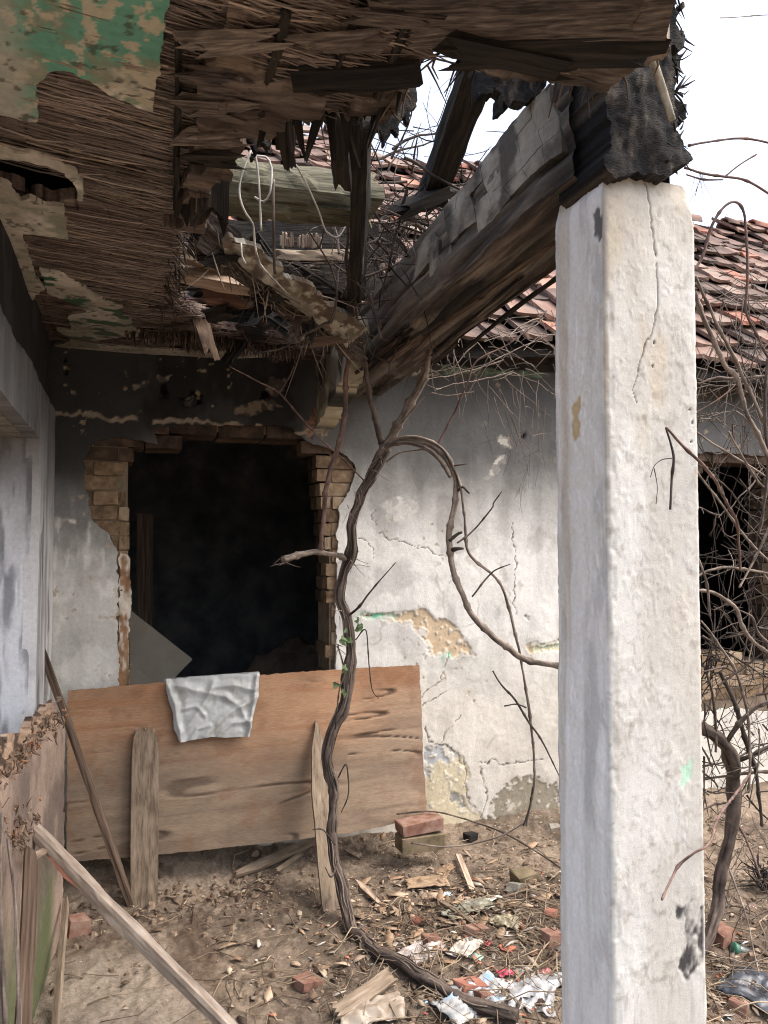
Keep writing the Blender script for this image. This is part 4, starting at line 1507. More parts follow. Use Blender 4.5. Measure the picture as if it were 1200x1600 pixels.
# broad rotten boards nailed under the mat towards the pillar and over its left end
for k, (a_, b_, w_, m_) in enumerate([
        ((640, 40), (1036, 20), .115, M_CEILB), ((690, 92), (1020, 78), .075, M_DARKWOOD), ((600, -25), (1050, -35), .13, M_CEILB), ((560, -120), (1062, -110), .12, M_CEILB),
        ((700, 66), (905, 108), .06, M_DARKWOOD), ((540, 20), (690, 34), .05, M_CEILB), ((470, 128), (640, 118), .07, M_DARKWOOD),
        ((275, 120), (398, 132), .06, M_CEILB), ((278, 165), (392, 172), .07, M_CEILB), ((276, 215), (380, 214), .05, M_CEILB), ((290, 245), (372, 250), .05, M_DARKWOOD), ((470, 70), (600, 62), .05, M_CEILB), ((290, 70), (440, 60), .045, M_CEILB)]):
    p0_, p1_ = at_z(*a_, ZB - .045 - .004 * (k % 3)), at_z(*b_, ZB - .045 - .004 * (k % 3))
    timber('ceiling_board', p0_, p1_, w_, .016, m_, ceil, rnd.uniform(-.12, .12), .07, .008, .03, seed=400 + k)

# plaster still on the mat
PAT = [
    ('plaster_patch', [(-10, -400), (300, -400), (262, -5), (258, 40), (250, 85), (243, 140), (236, 172), (215, 166), (195, 158), (170, 145), (156, 138), (140, 122), (110, 110), (85, 108), (62, 122), (55, 140), (60, 165), (58, 186), (40, 184), (0, 174), (-60, 165), (-60, -100)], 'green'),
    ('plaster_patch', [(-60, 225), (0, 226), (20, 236), (45, 235), (75, 245), (95, 250), (118, 265), (130, 285), (130, 312), (122, 310), (118, 288), (100, 268), (70, 254), (40, 246), (0, 243), (-60, 246)], 'cream'),
    ('plaster_patch', [(-60, 285), (0, 280), (12, 285), (32, 310), (48, 306), (70, 318), (100, 320), (106, 372), (80, 368), (34, 362), (45, 400), (55, 430), (70, 450), (45, 470), (20, 400), (0, 385), (-60, 380)], 'cream'),
    ('plaster_patch', [(62, 420), (95, 425), (128, 445), (170, 472), (192, 478), (190, 492), (205, 498), (208, 510), (240, 528), (238, 536), (200, 524), (150, 530), (105, 525), (88, 512), (112, 514), (105, 490), (135, 485), (130, 478), (76, 458)], 'creamgreen'),
    ('plaster_patch', [(85, 538), (110, 532), (200, 540), (300, 548), (400, 546), (445, 548), (430, 556), (360, 560), (320, 562), (260, 558), (180, 552), (100, 545)], 'cream'),
]


def patch_col(kind, seed):
    def f(x, y):
        c = mix(S(222, 214, 199), S(186, 178, 162), sstep(0.35, 0.65, fbm(x * 9, y * 7, seed, 4)))
        c = mix(c, S(118, 128, 106), 0.6 * sstep(0.5, 0.7, fbm(x * 12, y * 12, seed + 1, 4)))
        if kind == 'green':
            g = fbm(x * 6, y * 5, seed + 3, 6, .62) + .22 * (fbm(x * 55, y * 45, seed + 8, 4, .6) - .5) + 0.20 * np.exp(-((x + 0.03) / 0.14) ** 2) - 0.08
            c = mix(c, S(132, 142, 120), sstep(0.40, 0.54, g))
            c = mix(c, S(98, 160, 138), 0.85 * sstep(0.51, 0.63, g))
            c = mix(c, S(188, 178, 156), 0.9 * sstep(0.57, 0.61, fbm(x * 30, y * 26, seed + 6, 5, .6)))
            c = mix(c, S(205, 192, 168), sstep(1.2, 0.9, np.hypot((x - 0.14) / 0.045, (y - 1.33) / 0.16)))
            c = mix(c, S(176, 176, 166), 0.8 * sstep(-0.16, -0.24, x))
        if kind == 'creamgreen':
            c = mix(c, S(54, 96, 70), sstep(0.52, 0.58, fbm(x * 10, y * 16, seed + 4, 4)))
        if kind != 'green':
            c = mix(c, S(84, 80, 72), 0.6 * sstep(2.6, 3.6, y))
        return mix(c, S(70, 64, 56), 0.7 * sstep(0.70, 0.76, fbm(x * 40, y * 40, seed + 5, 3)))
    return f


for k, (nm, poly, kind) in enumerate(PAT):
    panel(nm, (0, 0, CZ - 0.036), (1, 0, 0), (0, 1, 0), [Cp(px, py, CZ - 0.03) for px, py in poly], 0.0045, 0.012, M_PATCH, ceil,
          disp=lambda x, y: 0.004 * (fbm(x * 14, y * 14, 841, 4) - 0.5) + 0.01 * (fbm(x * 3, y * 3, 842, 2) - 0.5), color=patch_col(kind, 850 + 10 * k), rag=0.008, ragf=34, flip=True, seed=31 + k)

# ------------------------------------------------------------------ broken timbers in the hole
M_REDDISH = pmat('reddish wood', [S(70, 52, 44), S(104, 78, 66), S(132, 104, 90)], 0.92, stretch=(0.8, 18, 18), scale=4, rand=0.0, bump=0.7)


def single(name, label, cat, *a, group=None, **k):
    o = timber(name, *a, **k)
    return tag(o, label, cat, group)


single('log', 'mossy round log lying across the ceiling hole', 'log', at_y(300, 285, 2.62), at_y(585, 318, 2.60), 0.185, 0.18, M_MOSSWOOD, rough=0.022, seed=1, ragged=.03, round_=True)
single('rafter', 'upright dark broken rafter in the middle of the hole', 'rafter', at_y(566, 165, 1.95), at_y(556, 470, 2.95), 0.055, 0.085, M_DARKWOOD, rough=0.007, seed=2, roll=.2)
single('rafter', 'short dark rafter stump left of the upright one', 'rafter', at_y(522, 160, 1.78), at_y(536, 285, 2.15), 0.05, 0.055, M_DARKWOOD, rough=0.007, seed=3)
single('rafter', 'slanting dark rafter crossing sky beside the beam', 'rafter', at_y(748, 95, 2.05), at_y(672, 318, 2.72), 0.10, 0.08, M_DARKWOOD, rough=0.008, seed=4)
single('plank', 'dark broken plank lying under slanting rafter foot', 'plank', at_y(612, 335, 2.60), at_y(706, 292, 2.58), 0.13, 0.035, M_DARKWOOD, rough=0.008, seed=5, roll=.5)
single('ceiling_joist', 'fallen joist with flaking cream plaster, reaching down to wall corner', 'joist', at_y(300, 352, 2.62), at_y(560, 545, 3.15), 0.12, 0.13, M_CEILB, rough=0.034, seed=6, roll=.5, ragged=.1, seg=.02)
jp0, jp1 = at_y(352, 352, 2.60), at_y(552, 512, 3.02)
jd = jp1 - jp0
jl = np.linalg.norm(jd)
jd = jd / jl
jn = np.array([-.35, -.78, -.52])
jn -= jd * (jn @ jd)
jn /= np.linalg.norm(jn)
jv = np.cross(jn, jd)
jo = jp0 + jn * 0.066
panel('joist_plaster', jo, jd, jv, [(0.0, -.045), (0.12, -.06), (0.25, -.05), (0.33, -.062), (0.45, -.055), (0.62, -.06), (jl, -.055), (jl, .05), (jl * .8, .058), (0.5, .03), (0.4, .05), (0.28, .02), (0.12, .035), (0.0, .01)], 0.005, 0.03, M_PATCH, None,
      disp=lambda u, v: 0.02 * (fbm(u * 14, v * 20, 861, 4) - 0.5),
      color=lambda u, v: mix(mix(S(172, 166, 150), S(116, 108, 95), sstep(0.35, 0.65, fbm(u * 20, v * 26, 862, 5))), mix(S(96, 76, 60), S(70, 56, 46), fbm(u * 40, v * 40, 864, 3)), 0.85 * sstep(0.47, 0.6, fbm(u * 17 + 3, v * 22, 863, 6, .62))), rag=0.02, ragf=26, seed=44)
tag(bpy.data.objects['joist_plaster'], 'flaking cream plaster slab clinging to the fallen joist', 'plaster')
single('plank', 'pale pinkish split plank under the torn ceiling edge', 'plank', at_y(285, 425, 2.9), at_y(420, 452, 2.95), 0.10, 0.05, M_PALEWOOD, rough=0.008, seed=7, roll=.9)
single('plank', 'reddish brown plank below the pale split plank', 'plank', at_y(318, 462, 2.98), at_y(388, 474, 2.98), 0.05, 0.05, M_REDDISH, rough=0.006, seed=8)
single('plank', 'grey curved plank above the pale split plank', 'plank', at_y(262, 392, 2.8), at_y(372, 424, 2.95), 0.06, 0.045, M_GREYWOOD, rough=0.008, seed=9)
single('branch', 'pale peeled branch poking out of torn ceiling edge', 'branch', at_y(258, 370, 2.72), at_y(318, 406, 2.80), 0.018, 0.018, M_PALEWOOD, rough=0.004, seed=10, ragged=.02)
single('board', 'dark hanging board with mossy edge, wider one', 'board', at_y(330, 150, 1.95), at_y(325, 352, 2.05), 0.10, 0.03, M_DARKWOOD, rough=0.007, seed=11)
single('board', 'dark hanging board beside torn reed edge', 'board', at_y(290, 200, 2.0), at_y(288, 345, 2.08), 0.06, 0.03, M_DARKWOOD, rough=0.007, seed=12)
single('board', 'ragged dark board end dangling against sky, larger piece', 'board', at_y(445, 150, 1.70), at_y(450, 232, 1.80), 0.045, 0.022, M_DARKWOOD, rough=0.007, seed=13, ragged=.03)
single('board', 'narrow dark splinter dangling below larger board end', 'board', at_y(452, 215, 1.78), at_y(458, 262, 1.84), 0.02, 0.015, M_DARKWOOD, rough=0.004, seed=14, ragged=.03)
single('board', 'small dark board end dangling left of larger one', 'board', at_y(408, 165, 1.72), at_y(414, 232, 1.80), 0.03, 0.02, M_DARKWOOD, rough=0.005, seed=15, ragged=.03)
# dark timbers stacked on the wall plate
for k, (a, b, y, w, h, m, lab) in enumerate([
    ((330, 372), (620, 385), 3.35, .10, .16, M_DARKWOOD, 'soot black timber across attic gap, just under the log'),
    ((300, 425), (600, 440), 3.60, .12, .20, M_DARKWOOD, 'soot black timber across attic gap, middle of three'),
    ((280, 490), (560, 505), 3.72, .12, .22, M_DARKWOOD, 'soot black timber resting low on wall top'),
    ((430, 398), (560, 402), 3.15, .05, .05, M_GREYWOOD, 'grey beam under the row of splintered reed ends')]):
    single('attic_timber', lab, 'timber', at_y(*a, y), at_y(*b, y), w, h, m, rough=.012, seed=20 + k, group='dark timbers in the attic gap' if k < 3 else None)
ab = box_mesh('attic_boarding', -0.4, 1.12, 3.80, 3.84, 2.585, 3.02, M_DARKWOOD)
tag(ab, 'dark boarding closing the attic behind broken timbers', 'boarding')
reorigin(ab, (0.3, 3.82, 2.6))
# rotten fragments choking the gap, too alike to tell apart
rq = random.Random(19)
for k in range(30):
    px, py, y = rq.uniform(275, 500), rq.uniform(395, 535), rq.uniform(3.0, 3.6)
    if k >= 15:
        t_ = rq.random()
        px, py, y = 330 + 200 * t_ + rq.uniform(-25, 15), 385 + 140 * t_ + rq.uniform(-10, 30), 2.62 + .38 * t_
    L = rq.uniform(.15, .42)
    p = at_y(px, py, y)
    d = np.array([rq.gauss(.6, .5), rq.gauss(0, .4), rq.gauss(-.15, .35)])
    d /= np.linalg.norm(d)
    if k >= 15:
        L *= .5
    o = timber('rotten_fragment', p - d * L / 2, p + d * L / 2, rq.uniform(.025, .09) * (1 if k < 15 else .45), rq.uniform(.012, .03) * (1 if k < 15 else .6), rq.choice([M_DARKWOOD, M_DARKWOOD, M_CEILB, M_BROWNWOOD]), None, rq.uniform(-1, 1), .06, .008, .03, seed=500 + k)
    tag(o, 'dark rotten board fragment jumbled in the torn ceiling gap above window', 'board', 'rotten fragments in the ceiling gap')
for k in range(16):
    px = rq.uniform(400, 640)
    py = np.interp(px, [400, 440, 480, 515, 560, 600, 640], [185, 160, 152, 168, 158, 158, 115])
    p = at_z(px, py, ZB + .0)
    L = .03 + .13 * rq.random() ** 1.6
    o = timber('hanging_splinter', p, p + np.array([rq.gauss(0, .18), rq.gauss(.1, .15), -1]) * L, rq.uniform(.006, .03), .008, M_DARKWOOD, None, rq.uniform(-1, 1), .03, .004, .02, seed=530 + k, taper=.3)
    tag(o, 'dark splinter hanging from torn ceiling edge against the sky', 'splinter', 'splinters hanging from the torn ceiling edge')
jst = MB()
for k in range(150):
    t = rq.random()
    p = at_y(320 + 225 * t + rq.uniform(-16, 22), 362 + 165 * t + rq.uniform(-14, 34), 2.60 + .42 * t)
    d = np.array([rq.gauss(.3, .6), rq.gauss(0, .3), rq.gauss(-.5, .5)])
    L = rq.uniform(.03, .16)
    c = mix(S(60, 50, 44), S(160, 146, 126), rq.random() ** 1.5)
    r = rq.uniform(.0012, .003)
    tube(jst, [p, p + d * L * .5 + np.array([0, 0, rq.gauss(0, .01)]), p + d * L], [r, r, r * .4], .04, 4, c1=c * .8, c2=c, seed=k)
o = link('loose_straw', jst.mesh('loose_straw'), M_TWIG, bpy.data.objects['ceiling_joist'])
tag(o, kind='stuff')
sp2 = MB()
for k in range(130):     # hairy ends on the thatch above the pillar
    py = rq.uniform(-40, 268)
    px = 1058 + rq.uniform(-22, 6)
    p = at_y(px, py, rq.uniform(1.46, 1.6))
    d = np.array([rq.uniform(.2, 1), rq.gauss(0, .3), rq.gauss(-.1, .6)])
    L = rq.uniform(.015, .06)
    c = mix(S(26, 25, 25), S(88, 80, 72), rq.random() ** 2)
    r = rq.uniform(.0012, .004)
    tube(sp2, [p, p + d * L * .5, p + d * L + np.array([0, 0, rq.gauss(0, .01)])], [r, r, r * .4], .02, 4, c1=c * .8, c2=c, seed=k)
o = link('loose_straw', sp2.mesh('loose_straw'), M_TWIG, th)
tag(o, kind='stuff')

# splintered reed ends
se = thing('reed_bundle', 'row of short broken reed ends above grey beam', 'reeds', at_y(470, 372, 3.1))
for k in range(22):
    px = 440 + k * 2.9 + rnd.uniform(-1, 1)
    if 459 < px < 465:
        continue
    h0 = rnd.uniform(6, 16)
    timber('reed', at_y(px, 386 + rnd.uniform(-2, 2), 3.1), at_y(px + rnd.uniform(-2, 2), 386 - h0 - 8, 3.08), .008, .008, M_PALEWOOD, se, 0, .006, .001, .03, seed=k)

# tattered hanging bit of thatch against the sky
hb = panel('hanging_thatch', (0, 1.75, 0), (1, 0, 0), (0, 0, 1), pp(1.75, [(738, 85), (800, 70), (850, 90), (862, 110), (846, 150), (838, 165), (828, 160), (815, 172), (806, 160), (795, 168), (786, 150), (788, 175), (778, 178), (774, 148), (765, 140), (766, 158), (760, 150), (745, 158), (740, 120)]), 0.005, 0.03, M_THATCH, None, disp=thd(9), color=lambda u, v: thc(u, v) * 1.2, rag=0.02, ragf=32, seed=97)
tag(hb, 'tattered flap of thatch hanging against the sky left of beam', 'thatch')
reorigin(hb, at_y(800, 90, 1.75))
for k, (y_, pts_, lab_) in enumerate([
        (1.80, [(560, 140), (650, 130), (648, 165), (636, 190), (628, 175), (618, 214), (608, 196), (600, 230), (590, 200), (578, 212), (568, 186)], 'tattered dark reed flap hanging right of upright rafter'),
        (1.74, [(382, 170), (440, 140), (440, 185), (430, 214), (424, 196), (414, 236), (404, 212), (396, 246), (388, 214)], 'tattered dark reed flap hanging left of larger board end'),
        (1.78, [(480, 140), (545, 140), (542, 176), (532, 190), (524, 178), (512, 204), (503, 186), (494, 212), (486, 180)], 'tattered dark reed flap hanging over short rafter stump')]):
    o = panel('hanging_thatch', (0, y_, 0), (1, 0, 0), (0, 0, 1), pp(y_, pts_), 0.005, 0.02, M_THATCH, None, disp=thd(20 + 3 * k), color=lambda u, v: thc(u, v) * 1.1, rag=0.018, ragf=34, seed=110 + k, follow=True)
    tag(o, lab_, 'thatch')
    reorigin(o, at_y(*pts_[0], y_))
st = MB()
tube(st, [at_y(980, -40, 1.25), at_y(992, 30, 1.3), at_y(1018, 90, 1.36), at_y(1035, 140, 1.4), at_y(1051, 188, 1.42)], [.008, .009, .010, .010, .008], .02, 8, c1=S(120, 116, 106), c2=S(176, 170, 156), seed=3)
o = link('stick', st.mesh('stick'), M_TWIG)
tag(o, 'pale grey stick hanging down over black thatch above pillar', 'stick')
reorigin(o, at_y(1018, 90, 1.36))

# ------------------------------------------------------------------ plywood sheet leaning under the window
def G(px, py, lift=0.0):
    """point where the sight line through a spot of the floor meets the ground"""
    z = 0.0
    for _ in range(8):
        p = at_z(px, py, z)
        z = float(gz(p[0], p[1]))
    return np.array([p[0], p[1], z + lift])


tl, tr = at_y(106, 1079, 3.80), at_y(655, 1040, 3.80)
br, bl = at_y(663, 1268, 3.66), at_y(103, 1346, 3.62)
PO = bl
PU = (br - bl) / np.linalg.norm(br - bl)
PVv = (tl - bl)
PVv = PVv - PU * (PVv @ PU)
PVl = np.linalg.norm(PVv)
PVv /= PVl


def puv(p):
    d = p - PO
    return (d @ PU, d @ PVv)


def on_ply(px, py, off=0.0):
    N = np.cross(PU, PVv)
    d = ray(px, py)
    t = ((PO - C0) @ N + off) / (d @ N)
    return C0 + d * t


ply_poly = [puv(on_ply(*p)) for p in [(104, 1346), (180, 1341), (300, 1330), (420, 1317), (540, 1302), (600, 1290), (640, 1277), (663, 1268), (660, 1160), (655, 1039), (560, 1044), (400, 1055), (256, 1066), (106, 1079)]]


def ply_wr(u, v):
    w = v + 0.05 * (fbm(u * 1.5, v * 3, 901, 3) - 0.5) - 0.015 * u
    r = 0.8 * sstep(0.90, 0.995, 1 - np.abs(2 * noise(u * 1.5 + 4, w * 19, 902) - 1)) + 0.2 * ridge(u * 2.5, w * 30, 905, 2)
    r = 1 - r
    amt = sstep(0.45, 0.95, u / 1.72) * 0.9 + 0.55 * sstep(0.6, 0.2, v) + .2
    amt = np.clip(amt, 0, 1.1) * sstep(0.38, 0.6, fbm(u * 2.5, w * 6, 903, 3))
    return r, amt


def ply_disp(u, v):
    r, amt = ply_wr(u, v)
    return 0.015 * amt * (r - 0.6) + 0.018 * (fbm(u * 1.6, v * 2.0, 904, 2) - 0.5) + 0.03 * sstep(1.2, 1.72, u) * sstep(0.3, 0.0, v)


def ply_col(u, v):
    r, amt = ply_wr(u, v)
    f = fbm(u * 3, v * 3.5, 911, 4)
    g = fbm(u * 2.0, v * 40, 912, 4)
    c = mix(S(134, 103, 80), S(156, 123, 96), sstep(0.3, 0.7, f))
    c = mix(c, S(140, 92, 60), 0.4 * sstep(0.5, 0.75, g))
    low = sstep(0.60, 0.26, v + 0.25 * (fbm(u * 2.2, v * 2, 913, 4) - 0.5))
    c = mix(c, mix(S(122, 109, 94), S(98, 88, 77), g), 0.85 * low)
    rt = sstep(1.25, 1.7, u + 0.2 * (f - 0.5)) * sstep(0.72, 0.4, v)
    c = mix(c, S(128, 108, 92), 0.75 * rt)
    c = mix(c, S(84, 70, 59), 0.75 * np.clip(amt * 1.4, 0, 1) * sstep(0.55, 0.25, r))
    c = mix(c, S(178, 154, 128), 0.25 * amt * sstep(0.80, 0.92, r))
    c = mix(c, S(114, 82, 60), 0.35 * sstep(0.6, 0.75, fbm(u * 10, v * 10, 914, 4)))
    soft_band = sstep(0.2, 0.0, np.abs(u - 1.02 + 0.25 * (v - 0.3)) - 0.02) * sstep(0.55, 0.25, v)
    c = mix(c, S(112, 94, 78), 0.35 * soft_band)  # soft darker band slanting across the lower sheet
    return c


ply = panel('plywood_sheet', PO, PU, PVv, ply_poly, 0.0062, 0.007, M_BOARD, None, follow=True, disp=ply_disp, color=ply_col, rag=0.004, ragf=40, seed=9)
tag(ply, 'warped brown plywood sheet leaning under the broken window', 'plywood')
reorigin(ply, (0.6, 3.64, 0.1))

# draped plastic
sheet = thing('plastic_sheet', 'crumpled grey white plastic hanging over plywood top edge', 'plastic sheet', on_ply(330, 1062, .01))
sp_ = [puv(on_ply(*p)) for p in [(257, 1066), (300, 1062), (405, 1055), (402, 1085), (397, 1108), (388, 1151), (360, 1152), (330, 1152), (300, 1156), (281, 1161), (272, 1140), (270, 1115), (262, 1090)]]


CREASE = [([(258, 1066), (272, 1100), (282, 1160)], .020, .012), ([(270, 1072), (300, 1078), (352, 1090)], .013, .016), ([(276, 1150), (300, 1125), (322, 1092), (332, 1066)], .014, .014),
          ([(318, 1150), (352, 1118), (398, 1090)], .016, .014), ([(352, 1090), (375, 1105), (390, 1140)], .010, .012), ([(400, 1058), (394, 1100), (386, 1150)], .016, .010),
          ([(285, 1108), (305, 1104), (318, 1118)], .010, .008), ([(340, 1148), (360, 1130), (388, 1128)], .010, .010), ([(330, 1075), (365, 1072), (396, 1078)], .010, .014), ([(296, 1157), (306, 1140), (326, 1134)], .010, .008)]
CREASE = [([puv(on_ply(*p)) for p in pts], h, w) for pts, h, w in CREASE]


def sh_d(u, v):
    d = 0.016 + 0.016 * fbm(u * 4, v * 4, 922, 2) + 0.004 * (ridge(u * 22, v * 22, 923, 3) - .5)
    wu = u + .012 * (fbm(u * 16, v * 16, 929, 3) - .5)
    wv = v + .012 * (fbm(u * 16, v * 16, 930, 3) - .5)
    for pts, h, w in CREASE:
        q = polydist(wu, wv, pts)
        h = h * .72
        d = d + h * np.exp(-(q / w) ** 1.3) - .35 * h * np.exp(-((q - 2.2 * w) / (1.2 * w)) ** 2)
    return d


panel('front_flap', PO, PU, PVv, [(a, b + (0.012 if i < 3 else 0)) for i, (a, b) in enumerate(sp_)], 0.0045, 0.0015, M_FOIL, sheet, follow=True, disp=sh_d,
      color=lambda u, v: mix(mix(S(164, 166, 164), S(152, 154, 151), sstep(0.35, 0.65, fbm(u * 9, v * 9, 924, 4))), S(118, 112, 100), 0.5 * sstep(0.60, 0.74, fbm(u * 18, v * 12, 925, 4))), rag=0.006, ragf=20, seed=19)
us = [p[0] for p in sp_[:3]]
panel('back_flap', PO - 0.012 * np.cross(PU, PVv), PU, PVv, [(us[0], sp_[0][1] - .25), (us[2], sp_[2][1] - .22), (us[2], sp_[2][1] + .018), (us[0], sp_[0][1] + .018)], 0.012, 0.0015, M_FOIL, sheet,
      disp=lambda u, v: -0.01 + 0 * u + 0.03 * sstep(sp_[1][1] - .02, sp_[1][1] + .018, v), color=lambda u, v: np.tile(S(176, 176, 172), (len(u), 1)))

# ------------------------------------------------------------------ props and poles
single('stick', 'round grey stick leaning in left corner behind broken panel', 'stick', at_y(62, 1013, 3.58) + np.array([.008, 0, 0]), G(207, 1416, -.01), 0.030, 0.030, M_BROWNWOOD, rough=.004, seed=31, ragged=.01)


def slab(name, p0, p1, width, thick, mat, facing, pts=None, seed=0, parent=None):
    """a sawn plank between p0 and p1 whose broad face looks along facing; pts gives the outline along its length as (t, left, right)"""
    p0, p1, facing = [np.asarray(a, float) for a in (p0, p1, facing)]
    X = p1 - p0
    L = np.linalg.norm(X)
    X = X / L
    N = facing - X * (facing @ X)
    N /= np.linalg.norm(N)
    Y = np.cross(N, X)
    r = random.Random(seed)
    pts = pts or [(0, 1, 1), (1, 1, 1)]
    ts = np.linspace(0, 1, 26)
    tt = [p[0] for p in pts]
    lw = np.interp(ts, tt, [p[1] for p in pts]) * width / 2
    rw = np.interp(ts, tt, [p[2] for p in pts]) * width / 2
    V, F = [], []
    for i, t in enumerate(ts):
        j = 0.03 * width * (noise(np.array([t * 9.0]), np.array([seed * 3.1]), 5)[0] - 0.5)
        row = np.linspace(-lw[i] + j, rw[i] + j, 7)
        for s in (1, -1):
            for m, w in enumerate(row):
                e = 0.0
                if i in (0, len(ts) - 1):
                    e = r.uniform(-.5, .5) * 0.03
                V.append((t * L + e, w, s * (thick / 2) + 0.004 * (noise(np.array([t * 7.0]), np.array([w * 40 + seed]), 6)[0] - 0.5)))
    n = 14
    for i in range(len(ts) - 1):
        a = i * n
        for m in range(6):
            F.append((a + m, a + n + m, a + n + m + 1, a + m + 1))
            F.append((a + 7 + m, a + 7 + m + 1, a + n + 7 + m + 1, a + n + 7 + m))
        F.append((a, a + 7, a + n + 7, a + n))
        F.append((a + 6, a + n + 6, a + n + 13, a + 13))
    for a, fl in ((0, 0), ((len(ts) - 1) * n, 1)):
        for m in range(6):
            q = (a + m, a + m + 1, a + 8 + m, a + 7 + m)
            F.append(q if not fl else tuple(reversed(q)))
    me = bpy.data.meshes.new(name)
    me.from_pydata(V, [], F)
    M = Matrix((X, Y, N)).transposed().to_4x4()
    return link(name, me, mat, parent, Matrix.Translation(Vector(p0)) @ M)


toCam = np.array([0, -1, .1])
o = slab('plank', G(224, 1418, -.01), on_ply(229, 1140, .016), 0.122, 0.020, M_GREYWOOD, toCam, [(0, .95, .8), (.1, .95, .9), (.5, 1, 1), (.8, .95, 1), (.95, .85, .95), (1, .55, .8)], 41)
tag(o, 'flat grey plank with splintered top propping plywood, left of the vine', 'plank')
sp = MB()
o = slab('plank', G(517, 1424, -.01), on_ply(492, 1128, .012), 0.088, 0.020, M_GREYWOOD, toCam, [(0, 1, .8), (.2, .95, .95), (.6, .9, 1), (.85, .85, .6), (.97, .35, .02), (1, .22, .0)], 42)
tag(o, 'pointed pale grey plank propping plywood beside vine trunk', 'plank')
# long pole
M_POLE = pmat('bleached pole', [S(112, 98, 86), S(146, 132, 119), S(172, 161, 149)], 0.85, stretch=(2.0, 9, 9), scale=4, rand=0.0, bump=0.4)
pole0 = at_x(47, 1292, -0.285)
pole1 = G(392, 1640, .01)
pole1 = pole0 + (G(385, 1632, .0) - pole0) * 1.02
pole = single('pole', 'long bleached wooden pole slanting from broken panel to floor', 'pole', pole0, pole1, 0.041, 0.040, M_POLE, rough=.006, seed=33, ragged=.02, taper=1.05)
po2 = slab('bark_split', pole0 + (pole1 - pole0) * .10 + np.array([0, -.02, -.022]), pole0 + (pole1 - pole0) * .30 + np.array([0, -.01, -.022]), .03, .014, M_TILERED, np.array([.2, -1, .2]), [(0, .3, .3), (.4, 1, 1), (1, .2, .2)], 43, pole)

# ------------------------------------------------------------------ broken panel along the left doorway
bp = thing('broken_panel', 'broken standing chipboard panel with crumbled top and mossy foot', 'panel', (-0.27, 2.9, 0))
A0, A1 = np.array([-0.217, 3.41]), np.array([-0.345, 2.05])
du = (A1 - A0) / np.linalg.norm(A1 - A0)
BU = np.array([du[0], du[1], 0])
BN = np.array([-du[1] * 1.0, du[0], 0])
if BN[0] < 0:
    BN = -BN


def bq(px, py):
    N = BN
    d = ray(px, py)
    t = ((np.array([*A0, 0]) - C0) @ N) / (d @ N)
    p = C0 + d * t
    return ((p - np.array([*A0, 0])) @ BU, p[2])


def bp_col(u, v):
    f = fbm(u * 4, v * 2, 951, 4)
    g = fbm(u * 5, v * 4, 952, 5)
    c = mix(S(140, 122, 110), S(108, 95, 87), sstep(0.35, 0.65, f))
    c = mix(c, S(172, 152, 134), 0.5 * sstep(0.5, 0.7, g))
    c = mix(c, S(84, 92, 62), 0.9 * sstep(0.55, 0.2, v + 0.3 * (fbm(u * 5, v * 4, 953, 4) - 0.5)) * sstep(0.12, 0.3, u))
    top = sstep(0.14, 0.04, bp_top(u) - v + 0.10 * (fbm(u * 12, v * 12, 954, 3) - 0.5)) * sstep(0.05, 0.16, u)
    c = mix(c, mix(S(178, 154, 132), S(134, 110, 92), fbm(u * 40, v * 26, 955, 5)), top)
    c = mix(c, S(52, 40, 34), 0.85 * top * sstep(0.55, 0.65, fbm(u * 22, v * 22, 956, 3)))
    return c


TOPP = [bq(*p) for p in [(110, 1088), (85, 1100), (62, 1118), (45, 1140), (20, 1165), (0, 1190), (-60, 1215)]]
TU, TV = [p[0] for p in TOPP], [p[1] for p in TOPP]


def bp_top(u):
    return np.interp(u, TU, TV) + 0.0 * u


b_poly = [(-0.004, -0.04), (-0.004, 0.35), (0.008, 0.55), (-0.002, TV[0])] + TOPP[1:-1] + [(1.40, .82), (1.40, -0.04), (.62, -.04)]
panel('board', (*A0, 0), BU, (0, 0, 1), b_poly, 0.0055, 0.035, M_CHIP, bp,
      disp=lambda u, v: 0.010 * (fbm(u * 1.2, v * 1.5, 961, 3) - 0.5) + .003 * (fbm(u * 30, v * 30, 964, 3) - .5) - 0.045 * sstep(0.16, 0.03, bp_top(u) - v) * fbm(u * 22, v * 22, 962, 5) * 1.6 + 0.03 * sstep(0.16, 0.05, bp_top(u) - v) * (ridge(u * 30, v * 26, 963, 4) - .45), color=bp_col, rag=0.03, ragf=26, flip=bool(np.cross(BU, [0, 0, 1]) @ BN < 0), seed=61)
# torn fibres and crumbs at the break where the pole rests
tf = MB()
rs = random.Random(41)


def bpt(px, py, off=.0):
    q = bq(px, py)
    return np.array([*A0, 0]) + BU * q[0] + np.array([0, 0, q[1]]) + BN * off


for k in range(260):
    if k < 130:
        px, py = rs.gauss(34, 15), rs.gauss(1300, 22)
    else:
        px = rs.uniform(0, 100)
        py = np.interp(px, [0, 20, 45, 62, 85, 110], [1200, 1172, 1146, 1124, 1106, 1092]) + rs.uniform(2, 40)
    p = bpt(px, py, rs.uniform(-.008, .010))
    d = np.array([rs.gauss(.2, .4), rs.gauss(-.2, .5), rs.gauss(.1, .7)])
    L = rs.uniform(.008, .035)
    w = rs.uniform(.0015, .007)
    c = mix(S(150, 126, 106), S(92, 74, 62), rs.random()) if rs.random() < .9 else S(160, 122, 92)
    q1 = p + d * L * .5 + np.array([rs.gauss(0, .006), rs.gauss(0, .006), rs.gauss(0, .006)])
    tube(tf, [p, q1, p + d * L], [w, w * .9, w * .25], .02, 4, c1=c * .75, c2=c, seed=k)
o = link('torn_fibres', tf.mesh('torn_fibres', False), M_CHIP, bp)
tag(o, kind='stuff')
